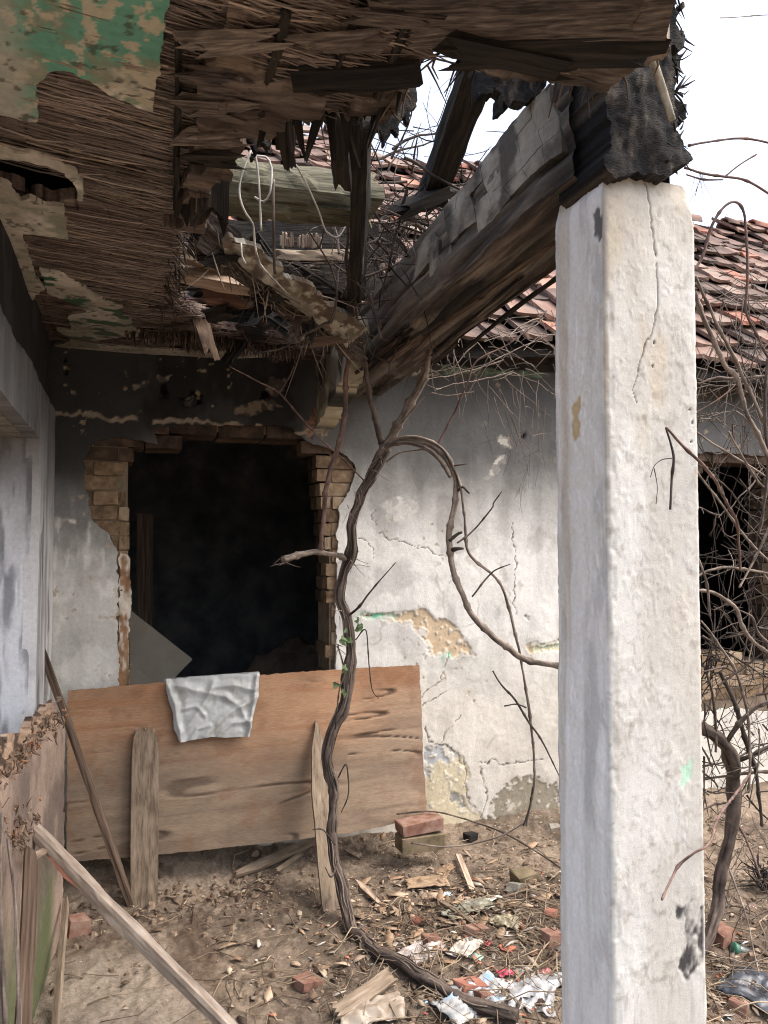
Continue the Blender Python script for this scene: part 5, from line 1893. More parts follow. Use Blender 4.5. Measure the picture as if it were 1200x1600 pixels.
for k, (a, b, w, m, lab) in enumerate([((22, 1342), (50, 1332), .030, M_PALEWOOD, 'raw pale splinter'), ((60, 1312), (76, 1338), .014, M_PALEWOOD, None)]):
    o = slab('splinter', bpt(*a, .03), bpt(*b, .05), w, .008, m, BN + np.array([0, -.6, 0.2 * (k % 3)]), [(0, .2, .7), (.3, 1, .5), (.7, .5, .9), (1, .1, .2)], 70 + k, bp)
    if lab:
        o['label'] = lab
o = slab('loose_batten', G(82, 1650, -.02), at_y(103, 1408, 3.36), .018, .02, M_GREYWOOD, np.array([.4, -1, 0]), None, 81)
tag(o, 'thin grey batten standing at foot of broken panel', 'batten')
o = slab('torn_board', at_y(34, 1640, 2.25), at_y(50, 1322, 2.42), .042, .012, M_BROWNWOOD, np.array([.5, -1, 0]), [(0, .9, 1), (.6, 1, .9), (.9, .8, 1), (1, .3, .9)], 82)
tag(o, 'curled brown torn board standing in front of mossy panel', 'board')
for k, (a, b, w, lab) in enumerate([((3, 1270), (14, 1640), .007, 'dry grey stalk at far left, the tallest one'), ((-4, 1330), (10, 1640), .007, 'dry grey stalk at far left edge of frame'), ((12, 1310), (24, 1640), .005, 'thin dry stalk beside curled brown torn board')]):
    mb = MB()
    a_, b_ = at_y(*a, 2.12 - .03 * k), at_y(*b, 2.0 - .03 * k)
    m_ = (a_ + b_) / 2 + np.array([.012 * (k - 1), 0, 0])
    b_ = b_ + (b_ - a_) * (b_[2] / max(.1, (a_[2] - b_[2])))
    tube(mb, [a_, m_, b_], [w * .6, w * .9, w], .04, 8, bark=.25, c1=S(70, 60, 53), c2=S(140, 126, 114), seed=k)
    o = link('stalk', mb.mesh('stalk'), M_BARK)
    tag(o, lab, 'stalk')
    reorigin(o, b_)

# ------------------------------------------------------------------ inside the window
c0 = at_y(203, 955, 4.75)
o = slab('leaning_board', at_y(205, 990, 4.55), at_y(296, 1046, 4.62), .34, .012, M_CARD, np.array([.25, -1, .35]), None, 91)
bpy.data.objects.remove(o)
q = [at_y(*p, 4.55) for p in [(150, 915), (203, 953), (301, 1030), (262, 1070), (230, 1120), (150, 1060)]]
cen = sum(q) / len(q)
o = panel('leaning_board', (0, 4.55, 0), (1, 0, .0), (0, .0, 1), [(p[0], p[2]) for p in q], .012, .018, vmat('grey hardboard', .85, 12, .08, 60, .1), None, disp=lambda u, v: 0.0 * u, color=lambda u, v: mix(S(150, 142, 128), S(128, 120, 106), fbm(u * 5, v * 5, 971, 3)), seed=5)
tag(o, 'grey board leaning inside the dark window, lower left', 'board')
reorigin(o, cen)
o = panel('leaning_board', (0, 4.48, 0), (1, 0, .0), (0, .0, 1), [(p[0], p[2]) for p in [at_y(*p, 4.48) for p in [(150, 1030), (204, 1038), (236, 1064), (236, 1130), (150, 1130)]]], .012, .018, bpy.data.materials['grey hardboard'], None, disp=lambda u, v: 0.0 * u, color=lambda u, v: mix(S(150, 142, 128), S(128, 120, 106), fbm(u * 5, v * 5, 972, 3)), seed=6)
tag(o, 'smaller grey board tucked below leaning board inside window', 'board')
reorigin(o, at_y(204, 1080, 4.48))
hp = panel('rubble_heap', (0, 0, 0.0), (1, 0, 0), (0, 1, 0), [(-.3, 4.4), (1.9, 4.4), (1.9, 7.0), (-.3, 7.0)], .03, .02, M_RUBBLE, None,
           disp=lambda u, v: .25 + .55 * np.exp(-((u - 1.3) / .7) ** 2 - ((v - 5.6) / .6) ** 2) + .22 * (fbm(u * 4, v * 4, 981, 4) - .5) + .1 * (ridge(u * 9, v * 9, 982, 3) - .5), color=lambda u, v: mix(S(130, 112, 94), S(84, 76, 70), fbm(u * 8, v * 8, 983, 4)), seed=8)
tag(hp, 'heap of brown rubble barely seen in the dark room', 'rubble')
hp['kind'] = 'thing'
o = slab('upright_board', at_y(226, 1010, 5.6), at_y(226, 805, 5.6), .11, .03, M_BROWNWOOD, np.array([0, -1, 0]), None, 93)
tag(o, 'faint upright board deep inside the dark room', 'board')


# ------------------------------------------------------------------ bricks on the floor
def lone_brick(name, label, p, dims, mat, rz, tilt=0.0, seed=0, cat='brick', j=.004):
    me = chunk_mesh(name, *dims, seed, j=j, bev=.9)
    o = link(name, me, mat, None, Matrix.Translation(Vector([float(c) for c in p])) @ Matrix.Rotation(rz, 4, 'Z') @ Matrix.Rotation(tilt, 4, 'Y'))
    return tag(o, label, cat)


g = at_z(655, 1328, .01)
lone_brick('brick', 'mossy brown brick lying on floor under the red brick', at_y(656, 1313, 3.55), (.225, .11, .072), M_MOSSBRICK, .02, .01, 1)
lone_brick('brick', 'loose red brick on top of the mossy brick', at_y(655, 1288, 3.56), (.215, .105, .055), M_REDBRICK, .05, -.05, 2)
lone_brick('brick_lump', 'small dark brick lump on the floor near wall base', G(735, 1312, .02), (.06, .05, .035), M_DARKWOOD, .3, 0, 3, 'brick')
lone_brick('brick_lump', 'brown brick half beside foot of broken panel', G(122, 1455, .02), (.075, .06, .07), M_REDBRICK, .4, .1, 4, 'brick', j=.01)

# ------------------------------------------------------------------ vines
BK1, BK2 = S(46, 40, 37), S(108, 95, 86)
RD1, RD2 = S(74, 60, 55), S(122, 99, 90)
GR1, GR2 = S(82, 73, 66), S(146, 132, 120)


def vp(pts):
    return [at_y(px, py, y) for px, py, y in pts]


def nodes(P, R, rs, every=.12):
    """swollen joints along a cane"""
    L = np.concatenate([[0], np.cumsum(np.linalg.norm(np.diff(P, axis=0), axis=1))])
    ph = rs.uniform(0, every)
    k = np.abs(((L + ph) % every) - every / 2)
    return R * (1 + 0.45 * np.exp(-(k / .009) ** 2))


def cane(parent, name, pts, radii, kind='bark', seed=0, step=None, jit=None, label=None, knots=True):
    rs = random.Random(seed)
    rmax = max(radii)
    step = step or max(.008, min(.02, rmax * .8))
    P, R = smooth_path(vp(pts), step, radii)
    t = np.arange(len(P)) * step
    jit = rmax * .5 if jit is None else jit
    for k in range(3):
        P[:, k] += jit * (fbm(t * 9 + seed * 3.1, t * 0 + 17 * k, 90 + k, 3) - 0.5) * 2
    if knots:
        R = nodes(P, R, rs)
    c1, c2 = {'bark': (BK1, BK2), 'red': (RD1, RD2), 'grey': (GR1, GR2), 'dark': (S(40, 36, 34), S(82, 74, 68))}[kind]
    sides = 14 if rmax > .016 else (8 if rmax > .006 else 5)
    V, F, Cc = tube_arrays(P, R, sides, bark=.30 if rmax > .016 else (.16 if rmax > .006 else 0.0), c1=c1, c2=c2, seed=seed)
    mb = MB()
    mb.add(V, F, Cc)
    o = link(name, mb.mesh(name), M_BARK if rmax > .006 else M_TWIG, parent)
    if label:
        o['label'] = label
    return o


def tendril(mb, p, d, L, r0, rs, depth=0, c=(GR1, GR2), grav=.2, kink=.35):
    """a wandering twig that forks; all segments into one mesh"""
    n = max(3, int(L / .035))
    P = [np.array(p, float)]
    d = np.array(d, float)
    d /= np.linalg.norm(d)
    for i in range(n):
        d = d + np.array([rs.gauss(0, kink * .35), rs.gauss(0, kink * .3), rs.gauss(0, kink * .35) - grav * .05])
        d /= np.linalg.norm(d)
        P.append(P[-1] + d * L / n)
        if depth < 2 and rs.random() < .16 and i > 0:
            dd = d + np.array([rs.gauss(0, .8), rs.gauss(0, .5), rs.gauss(0, .8)])
            tendril(mb, P[-1], dd, L * rs.uniform(.25, .55), r0 * .6, rs, depth + 1, c, grav, kink)
    R = np.linspace(r0, r0 * .45, len(P))
    b = rs.uniform(.6, 1.15)
    V, F, Cc = tube_arrays(P, R, 4, c1=np.array(c[0]) * b, c2=np.array(c[1]) * b, seed=rs.randrange(999), cap=False)
    mb.add(V, F, Cc)


root = G(745, 1600)
vine = thing('grapevine', 'thick old grapevine climbing past plywood and arching before white wall', 'vine', root)
T = [(800, 1625, 2.25), (735, 1592, 2.36), (675, 1572, 2.50), (625, 1550, 2.66), (585, 1515, 2.82), (556, 1470, 2.98), (538, 1420, 3.12), (528, 1360, 3.22), (521, 1290, 3.28), (520, 1230, 3.30), (516, 1180, 3.30), (521, 1140, 3.30), (537, 1105, 3.31), (544, 1060, 3.32), (545, 1010, 3.33), (541, 965, 3.33), (534, 935, 3.33), (540, 900, 3.33), (549, 870, 3.32), (550, 830, 3.30), (560, 790, 3.28), (572, 755, 3.26), (586, 725, 3.24), (600, 700, 3.22)]
TR_ = [.030, .029, .028, .027, .026, .025, .025, .024, .024, .025, .027, .024, .026, .029, .025, .029, .026, .022, .026, .021, .020, .022, .029, .024]
# the lowest part lies on the ground
P0 = vp(T)
for i in range(6):
    P0[i][2] = max(P0[i][2], float(gz(P0[i][0], P0[i][1])) + .012)


PATHS = {}


def cane_pts(parent, name, P, radii, seed, c1=BK1, c2=BK2, bark=.34, sides=18, label=None):
    Pq, R = smooth_path(P, .011, radii)
    t = np.arange(len(Pq)) * .011
    for k in range(3):
        Pq[:, k] += .020 * (fbm(t * 5 + seed * 3.1, t * 0 + 17 * k, 90 + k, 4) - 0.5) * 2
    R = .86 * R * (1 + .5 * (fbm(t * 14, t * 0 + seed, 95, 3) - .5))
    if seed == 1:
        Pq[:, 2] = np.maximum(Pq[:, 2], gz(Pq[:, 0], Pq[:, 1]) + R * .55)
    PATHS[seed] = (Pq, R)
    V, F, Cc = tube_arrays(Pq, R, sides, bark=bark, c1=c1, c2=c2, seed=seed, twist=1.1)
    mb = MB()
    mb.add(V, F, Cc)
    return link(name, mb.mesh(name), M_BARK, parent)


cane_pts(vine, 'trunk', P0, TR_, 1)
arch = [
    ([(586, 722, 3.24), (596, 704, 3.2), (618, 690, 3.16), (648, 688, 3.12), (678, 698, 3.08), (700, 722, 3.05), (712, 755, 3.03), (710, 790, 3.02), (702, 830, 3.0), (704, 870, 3.0), (713, 905, 2.98), (728, 940, 2.96), (748, 972, 2.94), (780, 1002, 2.90), (815, 1028, 2.86), (850, 1037, 2.82), (900, 1042, 2.76), (960, 1056, 2.68), (1020, 1085, 2.56), (1070, 1112, 2.43), (1096, 1132, 2.37)], [.016, .016, .014, .013, .013, .013, .014, .015, .016, .015, .016, .015, .017, .016, .017, .016, .016, .016, .016, .016, .016], 'grey'),
    ([(594, 716, 3.23), (602, 700, 3.19), (625, 693, 3.14), (655, 697, 3.1), (684, 716, 3.06), (704, 745, 3.02)], [.010] * 6, 'bark'),
    ([(598, 700, 3.2), (622, 684, 3.15), (655, 684, 3.1), (690, 700, 3.06), (712, 735, 3.02), (722, 775, 3.0), (727, 820, 2.99), (733, 865, 2.98), (768, 897, 2.96), (785, 918, 2.95), (797, 955, 2.94), (808, 1000, 2.93), (817, 1050, 2.92), (826, 1105, 2.92), (833, 1160, 2.93), (834, 1225, 2.94), (822, 1290, 2.97)], [.008, .008, .008, .008, .008, .007, .007, .008, .007, .007, .007, .007, .006, .007, .007, .006, .005], 'grey'),
]
sd_ = 10
for pts, rad, kd in arch:
    cane(vine, 'branch', pts, [r * .82 for r in rad], kd, sd_)
    sd_ += 1
BR = [
    ([(600, 700, 3.22), (588, 660, 3.2), (578, 620, 3.17), (572, 580, 3.14), (562, 540, 3.1), (553, 500, 3.05), (547, 450, 2.95), (543, 400, 2.85), (545, 340, 2.7)], [.014, .012, .011, .011, .010, .009, .008, .007, .006], 'bark'),
    ([(592, 715, 3.22), (622, 660, 3.15), (648, 620, 3.10), (666, 580, 3.05), (674, 530, 3.0), (674, 480, 2.95), (668, 440, 2.9)], [.020, .018, .017, .016, .013, .009, .006], 'grey'),
    ([(552, 878, 3.32), (525, 867, 3.3), (500, 862, 3.27), (470, 868, 3.24), (441, 875, 3.2)], [.013, .011, .011, .012, .014], 'grey'),
    ([(500, 862, 3.27), (506, 800, 3.26), (514, 745, 3.24), (530, 690, 3.22), (538, 640, 3.2), (541, 590, 3.17), (549, 545, 3.13), (556, 500, 3.08), (552, 440, 2.98), (562, 380, 2.85)], [.009, .010, .011, .012, .011, .010, .010, .009, .008, .007], 'red'),
    ([(570, 752, 3.26), (540, 722, 3.24), (500, 685, 3.2), (468, 650, 3.16), (436, 614, 3.12), (400, 595, 3.08), (358, 572, 3.02)], [.004, .004, .004, .0045, .0035, .003, .0018], 'red'),
    ([(436, 614, 3.12), (452, 590, 3.1), (460, 572, 3.08)], [.003, .0025, .0015], 'red'),
    ([(684, 694, 3.1), (708, 650, 3.06), (730, 600, 3.0), (745, 565, 2.97), (790, 540, 2.93), (832, 510, 2.9)], [.005, .005, .0045, .004, .0035, .0025], 'red'),
    ([(630, 660, 3.12), (655, 630, 3.1), (672, 615, 3.08), (700, 618, 3.05), (740, 612, 3.0)], [.004, .0035, .003, .0025, .002], 'grey'),
    ([(714, 848, 2.98), (738, 830, 2.97), (768, 795, 2.95), (772, 785, 2.95), (784, 767, 2.94)], [.0045, .004, .0035, .0035, .002], 'bark'),
    ([(737, 932, 2.95), (765, 898, 2.94), (780, 888, 2.93), (797, 882, 2.92)], [.004, .004, .003, .002], 'bark'),
    ([(546, 962, 3.28), (562, 948, 3.24), (575, 930, 3.22), (598, 902, 3.18), (619, 878, 3.15)], [.006, .006, .0045, .003, .0018], 'dark'),
    ([(702, 845, 2.99), (716, 834, 2.97), (722, 832, 2.96)], [.008, .006, .004], 'dark'),
    ([(706, 860, 2.99), (716, 858, 2.96), (724, 858, 2.95)], [.008, .007, .004], 'dark'),
    ([(714, 768, 3.02), (722, 760, 3.0), (730, 768, 2.99), (733, 771, 2.99)], [.006, .006, .005, .003], 'dark'),
    ([(708, 728, 3.03), (722, 726, 3.0), (730, 724, 2.99)], [.005, .004, .003], 'bark'),
    ([(604, 722, 3.2), (625, 708, 3.16), (650, 704, 3.12), (670, 702, 3.1)], [.005, .004, .003, .003], 'grey'),
    ([(770, 1048, 2.93), (785, 1072, 2.92), (805, 1094, 2.91), (826, 1128, 2.9), (848, 1160, 2.88), (878, 1222, 2.85)], [.003, .004, .005, .005, .004, .002], 'dark'),
    ([(788, 1103, 2.92), (806, 1100, 2.91), (822, 1105, 2.91)], [.003, .003, .004], 'dark'),
    ([(833, 1230, 2.94), (828, 1260, 2.96), (818, 1290, 2.97)], [.005, .0045, .003], 'dark'),
    ([(556, 1000, 3.27), (572, 985, 3.24), (577, 1040, 3.22), (582, 1078, 3.2), (592, 1092, 3.18)], [.003, .003, .003, .0025, .0015], 'dark'),
    ([(528, 1010, 3.27), (538, 1050, 3.26), (530, 1080, 3.24), (524, 1140, 3.24)], [.004, .004, .003, .003], 'dark'),
    ([(524, 1320, 3.2), (505, 1297, 3.18), (488, 1296, 3.17)], [.003, .003, .002], 'dark'),
    ([(527, 1345, 3.18), (518, 1370, 3.1), (508, 1355, 3.08)], [.003, .003, .002], 'dark'),
    ([(528, 1215, 3.25), (541, 1195, 3.2), (544, 1240, 3.2), (533, 1270, 3.22)], [.003, .0035, .003, .002], 'dark'),
]
for pts, rad, kd in BR:
    cane(vine, 'branch', pts, rad, kd, sd_)
    sd_ += 1
# frayed bark at the crotch and torn tip
fb = MB()
rs = random.Random(5)
for k in range(46):
    px, py = rs.choice([(592, 712), (598, 700), (585, 730), (441, 874), (545, 800), (560, 770), (552, 880), (535, 960), (528, 1010)])
    p = at_y(px + rs.uniform(-6, 6), py + rs.uniform(-8, 8), 3.2)
    tendril(fb, p, (rs.gauss(0, .5), -.4, rs.uniform(-1, .2)), rs.uniform(.03, .09), .0018, rs, 2)
for sd2 in (1,):
    Pq, Rq = PATHS[sd2]
    for k in range(170):
        i0 = rs.randrange(2, len(Pq) - 8)
        L = rs.randrange(8, 34)
        a = rs.uniform(0, 6.283)
        pts = []
        for i in range(i0, min(i0 + L, len(Pq) - 1), 4):
            T_ = Pq[min(i + 1, len(Pq) - 1)] - Pq[i - 1]
            T_ /= np.linalg.norm(T_)
            n1 = np.cross(T_, [0, 1, 0.01])
            n1 /= np.linalg.norm(n1)
            n2 = np.cross(T_, n1)
            a += rs.uniform(-.10, .16)
            q = Rq[i] * (1.06 + (rs.uniform(0, .25) if rs.random() < .15 else 0))
            pts.append(Pq[i] + (n1 * math.cos(a) + n2 * math.sin(a)) * q)
        if len(pts) > 2:
            c = mix(S(44, 38, 35), S(132, 118, 106), rs.random())
            r = rs.uniform(.0016, .0042)
            tube(fb, pts, [r * .6] + [r] * (len(pts) - 2) + [r * .3], .02, 5, c1=c * .75, c2=c, seed=k)
o = link('frayed_bark', fb.mesh('frayed_bark'), M_TWIG, vine)
tag(o, kind='stuff')
# twiggy top of the vine spread through the hole and over the tiles
tw = MB()
rs = random.Random(11)
for k in range(95):      # up in the hole
    px, py = rs.uniform(570, 730), rs.uniform(230, 420)
    tendril(tw, at_y(px, py, rs.uniform(2.5, 3.3)), (rs.gauss(0, 1), rs.gauss(0, .4), rs.gauss(0, .8)), rs.uniform(.15, .5), rs.choice([.0025, .003, .004, .007]), rs, 0, (BK1 * .6, BK2 * .8))
for k in range(75):      # knot around the trunk top
    px, py = rs.uniform(515, 650), rs.uniform(360, 530)
    tendril(tw, at_y(px, py, rs.uniform(2.8, 3.1)), (rs.gauss(0, .5), rs.gauss(0, .3), rs.gauss(0.5, .6)), rs.uniform(.15, .4), rs.choice([.0018, .0022, .003, .006]), rs, 0, (BK1, BK2))
for k in range(9):      # against the sky
    px, py = rs.uniform(640, 720), rs.uniform(180, 250)
    tendril(tw, at_y(px, py, rs.uniform(2.5, 3.2)), (rs.gauss(0, .7), rs.gauss(0, .3), rs.gauss(0.2, .7)), rs.uniform(.12, .32), rs.uniform(.002, .004), rs, 0, (BK1 * .6, BK2 * .7))
for k in range(7):
    px, py = rs.uniform(760, 860), rs.uniform(190, 250)
    tendril(tw, at_y(px, py, rs.uniform(2.6, 3.4)), (rs.gauss(0, .9), rs.gauss(0, .3), rs.gauss(0, .4)), rs.uniform(.15, .4), rs.uniform(.002, .004), rs, 0, (BK1 * .7, BK2 * .9))
for k in range(60):      # dry stuff drooping from the eave
    px, py = rs.uniform(690, 880), rs.uniform(480, 600)
    tendril(tw, at_y(px, py, rs.uniform(3.1, 3.7)), (rs.gauss(.1, .9), rs.gauss(0, .3), rs.gauss(-.15, .5)), rs.uniform(.15, .45), rs.uniform(.0018, .0042), rs, 0, (GR1, GR2), .35)
for k in range(16):
    px, py = rs.uniform(740, 860), rs.uniform(580, 640)
    tendril(tw, at_y(px, py, rs.uniform(3.2, 3.6)), (rs.gauss(.25, .35), rs.gauss(0, .2), -1), rs.uniform(.25, .5), rs.uniform(.0018, .003), rs, 1, (GR1, GR2), .3, .2)
o = link('twigs', tw.mesh('twigs'), M_TWIG, vine)
tag(o, kind='stuff')
# a few fresh leaves
lv = []


def leaf_mesh(seed):
    r = random.Random(seed)
    v, f = [], []
    n = 10
    v.append((0, 0, 0))
    for i in range(n):
        a = 2 * math.pi * i / n
        rr = .022 * (1 + .35 * math.cos(3 * a)) * r.uniform(.85, 1.1)
        v.append((rr * math.cos(a) + .012, rr * math.sin(a), .006 * math.cos(2 * a) + r.uniform(-.002, .002)))
    for i in range(n):
        f.append((0, 1 + i, 1 + (i + 1) % n))
    me = bpy.data.meshes.new('leaf')
    me.from_pydata(v, [], f)
    me.materials.append(M_LEAF)
    md = me
    return md


LM = [leaf_mesh(k) for k in range(3)]
for (px, py) in [(542, 985), (533, 998), (546, 1003), (560, 965), (566, 978), (556, 972), (538, 1040), (541, 1048), (526, 1068), (537, 1078), (540, 1082), (536, 1000), (561, 985)]:
    o = bpy.data.objects.new('leaf', rnd.choice(LM))
    COL.objects.link(o)
    o.matrix_basis = Matrix.Translation(Vector(at_y(px, py, 3.23))) @ Matrix.Rotation(rnd.uniform(0, 6.28), 4, 'Y') @ Matrix.Rotation(rnd.uniform(.6, 1.9), 4, 'X') @ Matrix.Scale(rnd.uniform(.4, .8), 4)
    o.parent = vine
    o.matrix_parent_inverse = mw(vine).inverted()
    sm = o.modifiers.new('thickness', 'SOLIDIFY')
    sm.thickness = .0008

# ground runners by the wall
for k, (pts, lab) in enumerate([
    ([(620, 1272, 3.6), (660, 1268, 3.6), (690, 1270, 3.55), (740, 1284, 3.5), (790, 1303, 3.4), (840, 1332, 3.25), (885, 1362, 3.1)], 'thin dark runner stem crossing in front of bricks and wall base'),
    ([(642, 1317, 3.46), (690, 1323, 3.42), (740, 1318, 3.4), (785, 1305, 3.36), (820, 1285, 3.3)], 'pale thin stem lying before the mossy brick')]):
    mb = MB()
    P, R = smooth_path(vp(pts), .02, [.004] * len(pts))
    V, F, Cc = tube_arrays(P, R, 6, c1=(BK1 if k == 0 else GR1), c2=(BK2 if k == 0 else GR2), seed=k)
    mb.add(V, F, Cc)
    o = link('runner_stem', mb.mesh('runner_stem'), M_TWIG)
    tag(o, lab, 'stem')
    reorigin(o, P[0])

# the second vine right of the pillar
v2 = thing('grapevine', 'tangled leafless grapevine standing right of the pillar', 'vine', G(1105, 1475))
P1 = vp([(1098, 1490, 2.42), (1112, 1455, 2.45), (1124, 1410, 2.5), (1132, 1370, 2.5), (1139, 1320, 2.5), (1143, 1270, 2.5), (1146, 1225, 2.5), (1138, 1180, 2.46), (1116, 1150, 2.42), (1092, 1128, 2.36)])
cane_pts(v2, 'trunk', P1, [.022, .024, .022, .026, .024, .024, .030, .026, .026, .022], 3)
R2 = [
    ([(1040, 668, 1.40), (1070, 700, 1.42), (1100, 728, 1.45), (1118, 752, 1.62), (1135, 785, 1.9), (1151, 815, 2.0), (1154, 850, 2.05), (1157, 892, 2.1)], [.0035, .0045, .005, .005, .0055, .006, .005, .006], 'red'),
    ([(1040, 668, 1.40), (1047, 692, 1.40), (1052, 716, 1.39), (1049, 750, 1.39), (1047, 796, 1.38)], [.003, .003, .0042, .0035, .0035], 'dark'),
    ([(1052, 716, 1.39), (1035, 718, 1.385), (1022, 728, 1.38), (1016, 746, 1.38)], [.0015, .0014, .0012, .001], 'dark'),
    ([(1022, 732, 1.38), (1027, 760, 1.38), (1025, 788, 1.38)], [.0012, .001, .001], 'dark'),
    ([(1034, 1406, 1.36), (1048, 1376, 1.40), (1062, 1352, 1.44), (1085, 1334, 1.43), (1108, 1318, 1.45), (1124, 1275, 1.65), (1150, 1240, 2.0), (1172, 1210, 2.1)], [.003, .003, .0045, .0035, .004, .005, .005, .005], 'red'),
    ([(1086, 432, 2.2), (1115, 495, 2.2), (1148, 560, 2.2), (1175, 618, 2.2), (1198, 670, 2.2), (1225, 730, 2.2)], [.006, .007, .007, .008, .008, .008], 'grey'),
    ([(1085, 456, 2.0), (1110, 520, 2.0), (1133, 570, 2.0), (1152, 590, 2.0), (1165, 640, 2.0), (1185, 680, 2.0), (1210, 740, 2.0)], [.009, .009, .009, .010, .009, .009, .009], 'grey'),
    ([(1085, 422, 2.1), (1098, 400, 2.1), (1112, 355, 2.1), (1130, 325, 2.1), (1150, 316, 2.1), (1163, 332, 2.1), (1167, 380, 2.1), (1168, 440, 2.1), (1165, 485, 2.1), (1180, 520, 2.1), (1212, 580, 2.1)], [.006, .007, .007, .006, .006, .006, .006, .006, .006, .006, .006], 'red'),
    ([(1086, 673, 2.3), (1110, 690, 2.3), (1145, 712, 2.3), (1205, 750, 2.3)], [.004, .005, .005, .005], 'grey'),
    ([(1138, 674, 2.2), (1152, 700, 2.2), (1170, 730, 2.2), (1190, 758, 2.2), (1215, 775, 2.2)], [.005, .004, .005, .005, .005], 'grey'),
    ([(1086, 733, 2.3), (1110, 765, 2.3), (1140, 805, 2.3), (1170, 845, 2.3), (1215, 890, 2.3)], [.005, .005, .0055, .0055, .005], 'grey'),
    ([(1088, 902, 2.3), (1105, 892, 2.3), (1130, 886, 2.3), (1155, 888, 2.3), (1215, 898, 2.3)], [.006, .006, .006, .007, .006], 'grey'),
    ([(1210, 808, 2.1), (1190, 850, 2.1), (1175, 880, 2.1), (1155, 918, 2.1)], [.006, .006, .005, .004], 'grey'),
    ([(1088, 865, 2.15), (1098, 892, 2.15), (1105, 920, 2.15), (1110, 963, 2.15)], [.005, .005, .006, .005], 'grey'),
    ([(1088, 922, 2.2), (1110, 925, 2.2), (1135, 938, 2.2), (1152, 952, 2.2), (1160, 978, 2.2), (1180, 1005, 2.2), (1215, 1030, 2.2)], [.006, .007, .008, .008, .008, .008, .008], 'grey'),
    ([(1152, 952, 2.2), (1175, 965, 2.2), (1185, 990, 2.2), (1215, 1020, 2.2)], [.004, .005, .006, .006], 'bark'),
    ([(1095, 970, 2.3), (1108, 985, 2.3), (1125, 1010, 2.3), (1145, 1040, 2.3), (1158, 1075, 2.3), (1168, 1110, 2.3), (1172, 1160, 2.3), (1170, 1240, 2.3)], [.004, .005, .006, .007, .007, .007, .006, .006], 'grey'),
    ([(1100, 1040, 2.4), (1112, 1075, 2.4), (1118, 1120, 2.4), (1118, 1175, 2.4)], [.006, .007, .007, .006], 'bark'),
    ([(1125, 1050, 2.4), (1145, 1090, 2.4), (1158, 1130, 2.4), (1170, 1170, 2.4), (1182, 1215, 2.4), (1190, 1290, 2.4)], [.009, .010, .011, .011, .009, .006], 'dark'),
    ([(1146, 1215, 2.5), (1130, 1180, 2.46), (1140, 1150, 2.42), (1165, 1118, 2.38), (1190, 1100, 2.36), (1220, 1090, 2.35)], [.012, .012, .012, .012, .010, .010], 'bark'),
    ([(1215, 1206, 2.4), (1180, 1206, 2.42), (1150, 1210, 2.46), (1100, 1217, 2.5)], [.008, .008, .007, .006], 'bark'),
    ([(1146, 1190, 2.5), (1175, 1180, 2.44), (1215, 1160, 2.4)], [.012, .010, .009], 'bark'),
    ([(1150, 1285, 2.5), (1165, 1310, 2.48), (1178, 1340, 2.44), (1188, 1370, 2.4)], [.006, .006, .006, .006], 'red'),
    ([(1140, 1360, 2.5), (1150, 1385, 2.46), (1162, 1420, 2.4), (1172, 1460, 2.35), (1185, 1520, 2.2)], [.006, .005, .004, .004, .003], 'grey'),
    ([(1070, 262, 1.85), (1098, 271, 1.85), (1130, 276, 1.85), (1168, 283, 1.85), (1215, 312, 1.85)], [.004, .005, .005, .005, .005], 'red'),
    ([(1072, 273, 1.9), (1100, 281, 1.9), (1130, 281, 1.88)], [.003, .004, .003], 'red'),
    ([(1132, 277, 1.85), (1155, 258, 1.84), (1183, 241, 1.83)], [.003, .003, .003], 'red'),
    ([(1076, 227, 1.9), (1120, 220, 1.9), (1162, 217, 1.9), (1215, 226, 1.9)], [.005, .004, .005, .004], 'red'),
    ([(1125, 28, 1.8), (1160, 26, 1.8), (1190, 24, 1.8), (1225, 22, 1.8)], [.0016, .0018, .002, .002], 'grey'),
    ([(1090, 600, 2.3), (1120, 590, 2.3), (1155, 592, 2.3), (1215, 585, 2.3)], [.005, .006, .007, .006], 'bark'),
    ([(1086, 645, 2.4), (1120, 625, 2.4), (1150, 600, 2.4), (1180, 560, 2.4), (1215, 520, 2.4)], [.003, .003, .003, .003, .003], 'red'),
    ([(1200, 560, 2.0), (1195, 640, 2.0), (1200, 720, 2.0), (1192, 800, 2.0), (1185, 832, 2.0)], [.008, .007, .006, .005, .005], 'bark'),
]
for pts, rad, kd in R2:
    cane(v2, 'branch', pts, [r * .8 for r in rad], kd, sd_)
    sd_ += 1
tw2 = MB()
rs = random.Random(21)
for k in range(110):
    px, py = rs.uniform(1095, 1230), rs.uniform(430, 680)
    tendril(tw2, at_y(px, py, rs.uniform(2.1, 3.2)), (rs.gauss(.2, .8), rs.gauss(0, .3), rs.gauss(-.3, .7)), rs.uniform(.12, .5), rs.uniform(.0015, .004), rs, 0, (GR1 * .8, GR2 * .9))
for k in range(60):
    px, py = rs.uniform(1095, 1230), rs.uniform(960, 1250)
    tendril(tw2, at_y(px, py, rs.uniform(2.2, 2.8)), (rs.gauss(.1, .8), rs.gauss(0, .3), rs.gauss(-.2, .8)), rs.uniform(.1, .4), rs.uniform(.0018, .006), rs, 0, (BK1 * .7, BK2 * .9))
for k in range(26):
    px, py = rs.uniform(1100, 1230), rs.uniform(680, 960)
    tendril(tw2, at_y(px, py, rs.uniform(2.1, 2.8)), (rs.gauss(.1, .8), rs.gauss(0, .3), rs.gauss(-.4, .6)), rs.uniform(.1, .3), rs.uniform(.001, .0025), rs, 0, (GR1, GR2))
